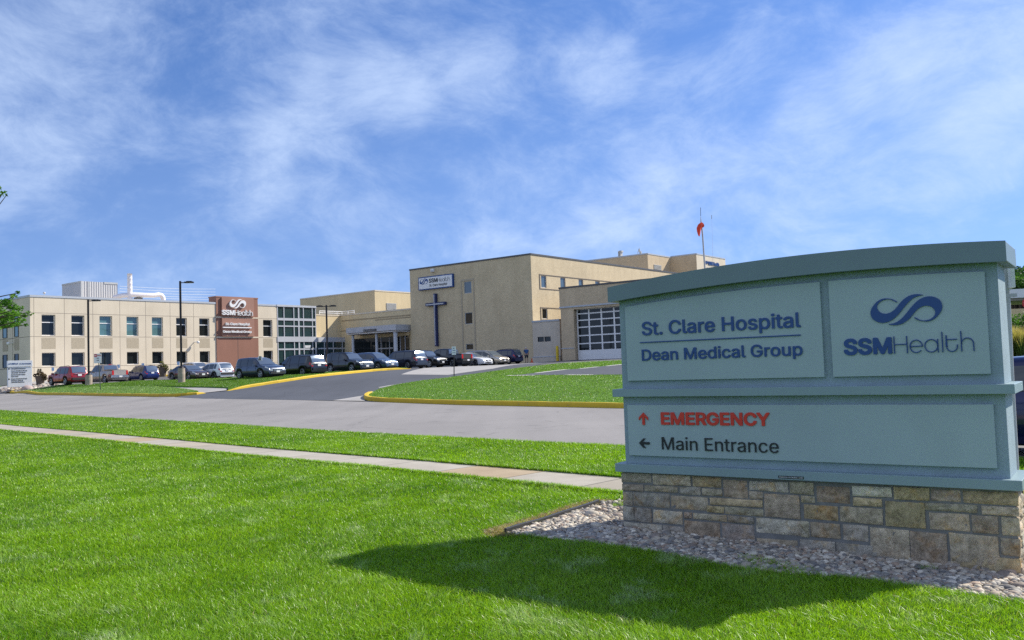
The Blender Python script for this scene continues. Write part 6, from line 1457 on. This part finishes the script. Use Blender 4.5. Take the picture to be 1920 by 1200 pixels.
# rocks beside the directory sign
rk = [xy(v) for v in [at(2, 726, 84.5), at(40, 727.2, 83), at(118, 725, 85), at(112, 719.5, 90), at(64, 719, 91), at(2, 722, 88)]]
lo, hi = np.array(rk).min(0), np.array(rk).max(0); Q = RNG.uniform(lo, hi, (1600, 2)); Q = Q[in_poly(Q, rk)]; pebbles('rock_bed', Q[:900], .085, M['pebble'], [(.46, .44, .42), (.38, .35, .33), (.28, .25, .25), (.56, .53, .50), (.36, .28, .26)], .6, .03)
for x, y, s_, lab in ((52, 723.5, .42, 'large pinkish boulder in front of the directory sign'),):
    g = at(x, y, 84.6); g.z = H(g.x, g.y); nz = RNG.normal(0, .1, (len(IV), 1)); V = IV*(1+nz)*np.array([s_*1.35, s_, s_*.95])+np.array([g.x, g.y, g.z+s_*.4])
    o = np_mesh('boulder', V, [IF], M['pebble'], np.tile([.42, .33, .31], (len(IV), 1))); tag(o, lab, 'boulder')
# bollard, cone
g = at(1045.6, 678, 103.5); g.z = H(g.x, g.y); zt_ = at(1045.6, 648.5, 103.5).z; t = thing('bollard', 'yellow bollard at the corner of the ambulance garage', 'bollard', g)
MB().lathe((g.x, g.y, 0), [(.17, g.z-.3), (.17, zt_-.12), (.14, zt_-.04), (.06, zt_)], 16).build('sleeve', M['bollard'], t)
g = at(997.5, 683, 100.5); g.z = H(g.x, g.y); t = thing('traffic_cone', 'small orange traffic cone beside the man', 'cone', g); mb = MB(); mb.lathe((g.x, g.y, 0), [(.17, g.z), (.15, g.z+.05), (.12, g.z+.08), (.03, g.z+.5), (.02, g.z+.5)], 14); mb.build('cone', M['cone'], t); MB().box((g.x, g.y, g.z+.02), (.42, .42, .05)).build('base', M['cone'], t)
# windsock
M['wire'] = plain('pale wire', (.55, .58, .62), .5, var=.02)
WSD = 125; g = at(1323, 560, WSD); zt_ = at(1312.5, 392, WSD); p1_ = at(1317.3, 440, WSD); p0_ = at(1322.0, 510, WSD); fz = H(g.x, g.y); foot = p0_+(p0_-p1_)*((p0_.z-fz)/(p1_.z-p0_.z))
foot = Vector((p0_.x+.2, p0_.y, fz)); t = thing('windsock', 'orange windsock hanging from a thin roof mast behind the monument', 'windsock', foot)
p2_ = at(1314.5, 416, WSD); mb = MB(); mb.tube([foot, p0_, p1_, p2_, at(1313.8, 405, WSD)], [.16, .13, .11, .09, .02], 8); mb.build('mast', M['louver'], t)
mb = MB(); mb.tube([at(1313.8, 405, WSD), at(1313.6, 389, WSD)], .035, 6); mb.build('tip', M['frame_dk'], t)
c0 = at(1316.5, 422.5, WSD); sx = [at(x, y, WSD-.2*i) for i, (x, y) in enumerate(((1316.5, 421.5), (1312.8, 424), (1310.4, 428.5), (1310.2, 434), (1310.6, 439), (1311, 442.8)))]
rr = [v/F*WSD for v in (5.2, 5.0, 4.4, 3.3, 2.3, .9)]
M['sock'] = plain('orange windsock cloth', (.72, .055, .015), .8, var=.12, scale=1.5); M['sock_in'] = plain('yellow orange windsock lining', (.85, .32, .02), .8, var=.1)
mb = MB(); mb.tube(sx, rr, 14, caps=False); sk = mb.build('sock', M['sock'], t)
mb = MB(); d_ = (sx[1]-sx[0]).normalized(); nrm = Vector((.55, -.8, .25)).normalized(); x_ = nrm.orthogonal().normalized(); y_ = nrm.cross(x_)
ring = [sx[0]-d_*.02+(x_*math.cos(a)+y_*math.sin(a))*rr[0]*.86 for a in np.linspace(0, 2*math.pi, 15)[:-1]]; mb.add(ring, [tuple(range(14)), tuple(range(13, -1, -1))]); mb.build('sock_mouth', M['sock_in'], sk)
an = at(1334.5, 404, 150); ft = at(1337, 500, 150); t = thing('roof_mast', 'hair thin antenna mast on the roof right of the windsock', 'antenna', ft); mb = MB(); mb.tube([ft, at(1336, 460, 150), an], [.022, .018, .014], 6); mb.build('mast', M['wire'], t); MB().box(at(1334.4, 407, 150), (.09, .09, .7)).build('aerial', M['louver'], t)
# cameras and small lamps on the walls
def wall_cam(lab, Fr, px, py):
    u, z = Fr.uv(px, py, .35); t = thing('security_camera', lab, 'camera', Fr.P(u, z, 0)); mb = MB(); mb.tube([Fr.P(u-.1, z, 0), Fr.P(u-.1, z, .3), Fr.P(u, z-.02, .5)], .06, 6); mb.build('bracket', M['white'], t)
    mb = MB(); mb.lathe((0, 0, 0), [(.02, -.17), (.15, -.12), (.19, .02), (.17, .14), (.05, .18)], 12); p_ = Fr.P(u+.1, z-.05, .55); mb.v = [tuple(Vector(v)+p_) for v in mb.v]; mb.build('housing', M['white'], t)
wall_cam('white wall camera on the sunlit front of the clinic', CLIN, 368.5, 641.2)
wall_cam('white wall camera on the shaded end of the clinic', CL, 18.5, 643.5)
u, z = TALL.uv(810.8, 507, .2); t = thing('wall_light', 'small white floodlight above the hospital name panel', 'light', TALL.P(u, z, 0)); MB().fbox(TALL, u-.26, u+.26, z-.20, z+.22, .0, .35).build('housing', M['white'], t, bevel=.04); MB().fbox(TALL, u-.18, u+.18, z-.14, z+.06, .351, .365).build('lens', M['lens'], t)
for nm, x, y, Fr, lab in (('roof_beacon', 83, 549.5, CLIN.off(-2), 'tiny pale beacon on the clinic roof above the first window'),):
    u, z = Fr.uv(x, y); t = thing(nm, lab, 'beacon', Fr.P(u, ZT_, 0)); MB().tube([Fr.P(u, ZT_, 0), Fr.P(u, z, 0)], .03, 6).build('stem', M['louver'], t); MB().lathe(tuple(Fr.P(u, z, 0)), [(.03, -.12), (.14, -.05), (.14, .08), (.04, .14)], 10).build('beacon_cap', M['alu'], t)
# fine wires over the clinic roof
WF = CLIN.off(-14); M['wire'] = plain('pale wire', (.55, .58, .62), .5, var=.02)
for k, (ya, yb) in enumerate(((536.5, 542), (541, 547.5), (546.5, 552.5), (551, 557.5), (555, 561.5))):
    a, b = at(224, ya, 112), at(404, yb, 133); pts_ = [a.lerp(b, i/10)-Vector((0, 0, .12*math.sin(math.pi*i/10))) for i in range(11)]; o = MB().tube(pts_, .022, 5).build('roof_wire', M['wire'])
    tag(o, ('uppermost', 'second from the top', 'middle', 'second from the bottom', 'lowest')[k]+' of the five fine wires strung over the clinic roof', 'wire', 'wires over the clinic roof')
# slim post with a plate behind the monument's right end
g = SIG.P(3.75, 0, -1.05); g.z = H(g.x, g.y); tp = at(1886.5, 500, g.y); ft = at(1907, 900, g.y); lean_ = at(1897, 720, g.y)
t = thing('roadside_post', 'slim grey post with an edge on plate behind the right end of the monument', 'post', Vector((ft.x, ft.y, H(ft.x, ft.y)))); mb = MB(); mb.tube([Vector((ft.x, ft.y, H(ft.x, ft.y)-.1)), ft, lean_, tp], .022, 8); mb.build('post', M['louver'], t)
pa, pb_ = at(1889.5, 502, g.y), at(1889.5, 541, g.y); pl_ = MB().box(((pa+pb_)/2+Vector((.012, 0, 0))), (.030, .28, abs(pa.z-pb_.z)), 0, Matrix.Rotation(-.32, 3, 'Z')); pl_.build('plate', M['sign_white'], t)
cl_ = at(1893, 554, g.y); MB().box(cl_, (.10, .05, .03)).build('clamp', M['louver'], t)
# stop sign under the far canopy
g = at(1928, 590, 58); fz = H(g.x, g.y); t = thing('stop_sign', 'red stop sign under the white canopy at the right edge', 'sign', Vector((g.x, g.y, fz))); MB().tube([Vector((g.x, g.y+.05, fz)), Vector((g.x, g.y+.05, at(1928, 566, 58).z))], .04, 6).build('post', M['post'], t)
c_ = at(1926.5, 568.5, 58); Fr = Fac(c_, math.pi/2); oct_ = [(.38*math.cos(math.pi/8+k*math.pi/4), c_.z+.38*math.sin(math.pi/8+k*math.pi/4)) for k in range(8)]; bd = MB().prism(Fr.P, oct_, .0, .02).build('board', M['sign_red'], t); put_text(MB(), Fr, 'STOP', -.25, .25, c_.z-.1, .2, .0205, .024, .03, res=1).build('lettering', M['sign_white'], bd)
# ---------------------------------------------------------------- the man by the top end of the parked row
def skin_body(name, verts, edges, radii, mat, parent, lv=2):
    me = bpy.data.meshes.new(name); me.from_pydata([tuple(v) for v in verts], edges, []); o = bpy.data.objects.new(name, me); COL.objects.link(o)
    sm_ = o.modifiers.new('skin', 'SKIN'); 
    for i, r_ in enumerate(radii): o.data.skin_vertices[0].data[i].radius = (r_, r_) if not isinstance(r_, tuple) else r_
    o.data.skin_vertices[0].data[0].use_root = True; ss = o.modifiers.new('sub', 'SUBSURF'); ss.levels = lv; ss.render_levels = lv
    dg = bpy.context.evaluated_depsgraph_get(); me2 = bpy.data.meshes.new_from_object(o.evaluated_get(dg)); bpy.data.objects.remove(o); bpy.data.meshes.remove(me)
    me2.materials.clear(); me2.materials.append(mat); me2.name = name
    for p_ in me2.polygons: p_.use_smooth = True
    o = bpy.data.objects.new(name, me2); COL.objects.link(o)
    if parent is not None: o.parent = parent
    return o
g = at(987.8, 682.8, 100); g.z = H(g.x, g.y)
M['skin'] = plain('tanned skin', (.46, .27, .19), .6, var=.06); M['shirt'] = plain('blue shirt cloth', (.035, .10, .24), .85, var=.12, scale=8); M['shorts'] = plain('dark shorts cloth', (.045, .048, .055), .85, var=.1, scale=8); M['hair'] = plain('white hair', (.75, .73, .70), .8, var=.1, scale=20); M['shoe'] = plain('grey shoes', (.28, .27, .26), .7, var=.1)
# local frame: x right, y away from the viewer; seen from behind, head bowed and body leaning forward a little
V = [(0, 0, .92), (0, .02, 1.06), (0, .06, 1.22), (0, .13, 1.40), (0, .19, 1.49), (0, .25, 1.55), (0, .29, 1.63), (0, .29, 1.70),
     (-.10, 0, .88), (-.12, .03, .48), (-.12, -.02, .10), (-.125, .10, .045), (.10, 0, .88), (.12, .05, .48), (.12, 0, .10), (.13, .12, .045),
     (-.19, .12, 1.40), (-.25, .14, 1.14), (-.22, .28, .95), (-.20, .33, .88), (.19, .12, 1.40), (.26, .12, 1.14), (.24, .20, .92), (.23, .22, .84),
     (0, .35, 1.62), (0, .385, 1.60)]
E_ = [(0, 1), (1, 2), (2, 3), (3, 4), (4, 5), (5, 6), (6, 7), (0, 8), (8, 9), (9, 10), (10, 11), (0, 12), (12, 13), (13, 14), (14, 15), (3, 16), (16, 17), (17, 18), (18, 19), (3, 20), (20, 21), (21, 22), (22, 23), (6, 24), (24, 25)]
RD = [(.15, .11), (.15, .11), (.16, .11), (.16, .10), (.07, .07), (.062, .062), (.085, .095), (.07, .08), .09, .058, .042, .04, .09, .058, .042, .04, .06, .045, .035, .036, .06, .045, .035, .036, .03, .015]
def hand(Vl, El, Rl, root, tip_dir, side):
    b = Vector(Vl[root])
    for k, (o_, ln_) in enumerate(((-.030, .070), (-.010, .080), (.012, .075), (.032, .06))):
        i = len(Vl); a = b+Vector((o_, .01, -.05)); Vl += [tuple(a), tuple(a+Vector((0, .010, -ln_*.5))), tuple(a+Vector((0, .028, -ln_)))]; El += [(root, i), (i, i+1), (i+1, i+2)]; Rl += [.010, .009, .007]
    i = len(Vl); a = b+Vector((side*.035, .012, -.015)); Vl += [tuple(a), tuple(a+Vector((side*.02, .015, -.035)))]; El += [(root, i), (i, i+1)]; Rl += [.011, .008]
hand(V, E_, RD, 19, None, 1); hand(V, E_, RD, 23, None, -1)
man = skin_body('person', V, E_, RD, M['skin'], None); man.location = g; man.rotation_euler = (0, 0, .15); WORLD[man.name] = g; man.scale = (1.04,)*3
tag(man, 'man seen from behind in a blue shirt and dark shorts, bending his head', 'person')
sh = skin_body('shirt', [(0, .0, .96), (0, .03, 1.10), (0, .07, 1.24), (0, .125, 1.395), (0, .165, 1.45), (-.19, .12, 1.405), (-.245, .14, 1.20), (.19, .12, 1.405), (.252, .12, 1.20)], [(0, 1), (1, 2), (2, 3), (3, 4), (3, 5), (5, 6), (3, 7), (7, 8)], [(.185, .14), (.185, .14), (.19, .14), (.19, .125), (.09, .08), .085, .072, .085, .072], M['shirt'], man)
so = skin_body('shorts', [(0, 0, .97), (0, 0, .90), (-.105, 0, .86), (-.125, .03, .52), (.105, 0, .86), (.125, .05, .52)], [(0, 1), (1, 2), (2, 3), (1, 4), (4, 5)], [(.165, .13), (.17, .135), .115, .10, .115, .10], M['shorts'], man)
hr = skin_body('hair', [(0, .27, 1.63), (0, .265, 1.69), (0, .29, 1.735)], [(0, 1), (1, 2)], [(.088, .075), (.088, .085), .05], M['hair'], man)
for i, (x, y) in enumerate(((-.123, .04), (.125, .06))):
    skin_body('shoe', [(x, y-.07, .05), (x, y+.05, .045), (x, y+.15, .035)], [(0, 1), (1, 2)], [.05, .05, .042], M['shoe'], man)
for sg in (-1, 1): skin_body('ear', [(sg*.088, .29, 1.62), (sg*.094, .285, 1.655)], [(0, 1)], [.018, .02], M['skin'], man, 1)
for sg in (-1, 1): skin_body('eye', [(sg*.035, .372, 1.645), (sg*.035, .376, 1.645)], [(0, 1)], [.010, .008], M['white'], man, 1)
skin_body('mouth', [(-.025, .355, 1.565), (.025, .355, 1.565)], [(0, 1)], [.006, .006], M['sign_red'], man, 1)
# ---------------------------------------------------------------- trees, hedge, tall grasses
M['bark'] = plain('grey brown bark', (.10, .08, .06), .95, var=.3, scale=6, bump=.6, bscale=20)
def leaf_mat(name='leaf'):
    m = Mt(name); a = m.n('ShaderNodeAttribute', attribute_name='tone'); m.set(Base_Color=a.outputs[0], Roughness=.55, Specular_IOR_Level=.3)
    tr = m.n('ShaderNodeBsdfTranslucent', inp={0: m.mixc(1, a.outputs[0], (1.4, 1.5, .7, 1), 'MULTIPLY')}); mx = m.n('ShaderNodeMixShader', inp={0: .35})
    m.t.links.new(m.b.outputs[0], mx.inputs[1]); m.t.links.new(tr.outputs[0], mx.inputs[2]); m.t.links.new(mx.outputs[0], m.o.inputs[0]); return m.m
M['leaf'] = leaf_mat()
def tree(label, foot, ht, clumps, radii, n, size, cols, seed, trunk_r=.16, grp=None, name='shade_tree', squash=.8):
    t = thing(name, label, 'tree', foot, grp); r = random.Random(seed); mb = MB(); f = Vector(foot); fork = f+Vector((r.uniform(-.2, .2), r.uniform(-.2, .2), ht*.42))
    mb.tube([f-Vector((0, 0, .2)), f.lerp(fork, .5)+Vector((.06, 0, 0)), fork], [trunk_r*1.25, trunk_r, trunk_r*.8], 9)
    for c in clumps:
        c = Vector(c); m_ = fork.lerp(c, .5)+Vector((0, 0, .12*(c-fork).length*r.uniform(-.4, 1))); mb.tube([fork-Vector((0, 0, .1)), m_, c], [trunk_r*.5, trunk_r*.28, trunk_r*.08], 6)
    mb.build('trunk', M['bark'], t); leafset('crown', clumps, radii, n, size, M['leaf'], cols, t, seed, squash)
    return t
# honey locust whose sprays reach in from the left edge
LD_ = 44; cl = []; rd = []
for x, y, r_ in ((-8, 572, .40), (12, 566, .26), (26, 556, .16), (34, 549, .10), (-20, 590, .45), (6, 592, .42), (24, 590, .30), (36, 578, .18), (40, 600, .20), (52, 586, .10), (58, 590, .07), (14, 606, .32), (32, 608, .20), (50, 609, .10), (-15, 612, .4), (62, 588, .05), (22, 574, .24), (44, 592, .14),
                 (-30, 355, .5), (-4, 352, .16), (6, 361, .12), (13, 365, .07), (2, 366, .12), (-60, 400, .7), (-80, 480, .9), (-50, 540, .6), (-110, 560, .9), (-150, 420, 1.0), (-170, 520, 1.0), (-220, 460, 1.1), (-120, 330, .9), (-200, 350, 1.0), (-260, 560, 1.0), (-300, 430, 1.1), (-160, 260, .8), (-240, 300, .9), (-60, 600, .6), (-130, 600, .8)):
    p_ = at(x, y, LD_+random.uniform(-1.2, 1.2)); cl.append(tuple(p_)); rd.append(r_*1.25)
rx_ = random.Random(5)
for k in range(70):
    a_, b_ = rx_.uniform(0, 6.283), rx_.uniform(.15, 1)**.5; x = -205+150*b_*math.cos(a_); y = 440+190*b_*math.sin(a_); cl.append(tuple(at(x, y, LD_+rx_.uniform(-3.6, 3.6)))); rd.append(rx_.uniform(.35, .85))
g = at(-190, 730, LD_); g.z = H(g.x, g.y)
tree('honey locust tree whose feathery sprays reach in at the left edge', g, 9, cl, rd, 60000, .085, [(.045, .14, .012), (.13, .28, .03)], 21, .20, squash=.62)
def crown(c, R_, n, seed, flat=.8):
    r = random.Random(seed); o, rr_ = [], []
    for _ in range(n):
        a, b = r.uniform(0, 6.283), r.uniform(-1, 1); k = r.uniform(.45, .9); s_ = math.sqrt(1-b*b); o.append((c[0]+R_*k*s_*math.cos(a), c[1]+R_*k*s_*math.sin(a), c[2]+R_*k*b*flat)); rr_.append(R_*r.uniform(.22, .42))
    return o, rr_
for i, (x, yt, yb, dp, R_, lab, cols, nm) in enumerate(((1902, 490, 530, 150, 4.6, 'dark evergreen behind the white canopy at the right edge, tallest tree there', [(.012, .045, .016), (.035, .085, .03)], 'conifer_tree'), (1934, 494, 540, 140, 5.0, 'dark leafy tree at the right edge beside the tall evergreen', [(.016, .055, .014), (.05, .12, .03)], 'shade_tree'),
                                                         (1899, 512, 545, 110, 2.6, 'lighter green tree just above the white canopy at the right edge', [(.03, .10, .012), (.10, .22, .03)], 'shade_tree'), (1925, 520, 552, 105, 2.4, 'mid green round tree above the right hand canopy', [(.025, .085, .012), (.09, .19, .03)], 'shade_tree'),
                                                         (1885, 505, 560, 130, 4.0, 'dark tree hidden mostly behind the end of the monument', [(.016, .055, .014), (.05, .12, .03)], 'shade_tree'), (1990, 480, 540, 125, 6.0, 'broad dark tree beyond the right edge', [(.016, .055, .014), (.05, .12, .03)], 'shade_tree'))):
    tp = at(x, yt, dp); c_ = (tp.x, tp.y, tp.z-R_*.8); o_, r_ = crown(c_, R_, 34, 40+i); fz = H(tp.x, tp.y); tree(lab, Vector((tp.x, tp.y, fz)), c_[2]-fz, o_, r_, 7000, .22 if dp > 108 else .16, cols, 60+i, .25, 'trees beyond the right hand canopy', nm)
# hedge and ornamental grasses right of the monument
g = at(1912, 640, 56); fz = H(g.x, g.y); t = thing('hedge', 'dense dark green hedge below the white canopy at the right edge', 'hedge', Vector((g.x, g.y, fz)))
C, R__ = [], []
for k in range(40): a = random.uniform(-3.5, 5); C.append((g.x+a, g.y+a*.25+random.uniform(-.5, .5), fz+random.uniform(.2, 1)*(at(1912, 578, 56).z-fz)*.92)); R__.append(random.uniform(.4, .7))
leafset('foliage', C, R__, 9000, .085, M['leaf'], [(.025, .085, .010), (.10, .22, .03)], t, 77, .9)
MB().tube([Vector((g.x, g.y, fz-.1)), Vector((g.x, g.y, fz+1.2))], .08, 6).build('stem', M['bark'], t)
for k in range(7):
    x = 1888+k*9; g = at(x, 645, 51+random.uniform(-.6, .6)); fz = H(g.x, g.y); hh = at(x, 612+random.uniform(-3, 4), 51).z-fz
    n = 420; r = np.random.default_rng(200+k); a = r.uniform(0, 6.283, n); ln = np.abs(r.normal(0, .28, n)); hb = hh*r.uniform(.6, 1.05, n); w_ = .016
    P0 = np.c_[g.x+r.normal(0, .12, n), g.y+r.normal(0, .12, n), np.full(n, fz)]; d = np.c_[np.cos(a)*ln, np.sin(a)*ln, np.zeros(n)]; sd_ = np.c_[-np.sin(a), np.cos(a), np.zeros(n)]*w_
    Vv = np.stack([P0-sd_, P0+sd_, P0+d*.35*hb[:, None]-sd_*.9+np.c_[np.zeros((n, 2)), hb*.6], P0+d*.35*hb[:, None]+sd_*.9+np.c_[np.zeros((n, 2)), hb*.6], P0+d*hb[:, None]+np.c_[np.zeros((n, 2)), hb]], 1).reshape(-1, 3)
    b = (np.arange(n)*5)[:, None]; cc = np.empty((n, 5, 3)); cc[:, :2] = (.06, .12, .02); cc[:, 2:4] = (.13, .19, .04); cc[:, 4] = (.52, .40, .17); cc *= r.uniform(.75, 1.25, (n, 1, 1))
    t = thing('ornamental_grass', 'clump of tan tipped ornamental grass in the row below the hedge at the right edge', 'grass clump', Vector((g.x, g.y, fz)), 'ornamental grasses below the hedge')
    o = np_mesh('plume', Vv-np.array([g.x, g.y, fz]), [b+np.array([[0, 1, 3, 2]]), b+np.array([[2, 3, 4]])], M['blade'], cc.reshape(-1, 3)); o.parent = t
# right edge: access road kerb and grass beyond
rp = [xy(at(1870, 651, 48)), xy(at(1960, 649, 47))]
kk = kerb(dens([at(1840, 652.5, 48.5), at(1905, 650.5, 47.5), at(1990, 648.5, 46.5)], 1), .2, .16).build('kerb', M['yellow']); tag(kk, 'yellow kerb below the ornamental grass at the right edge', 'kerb')
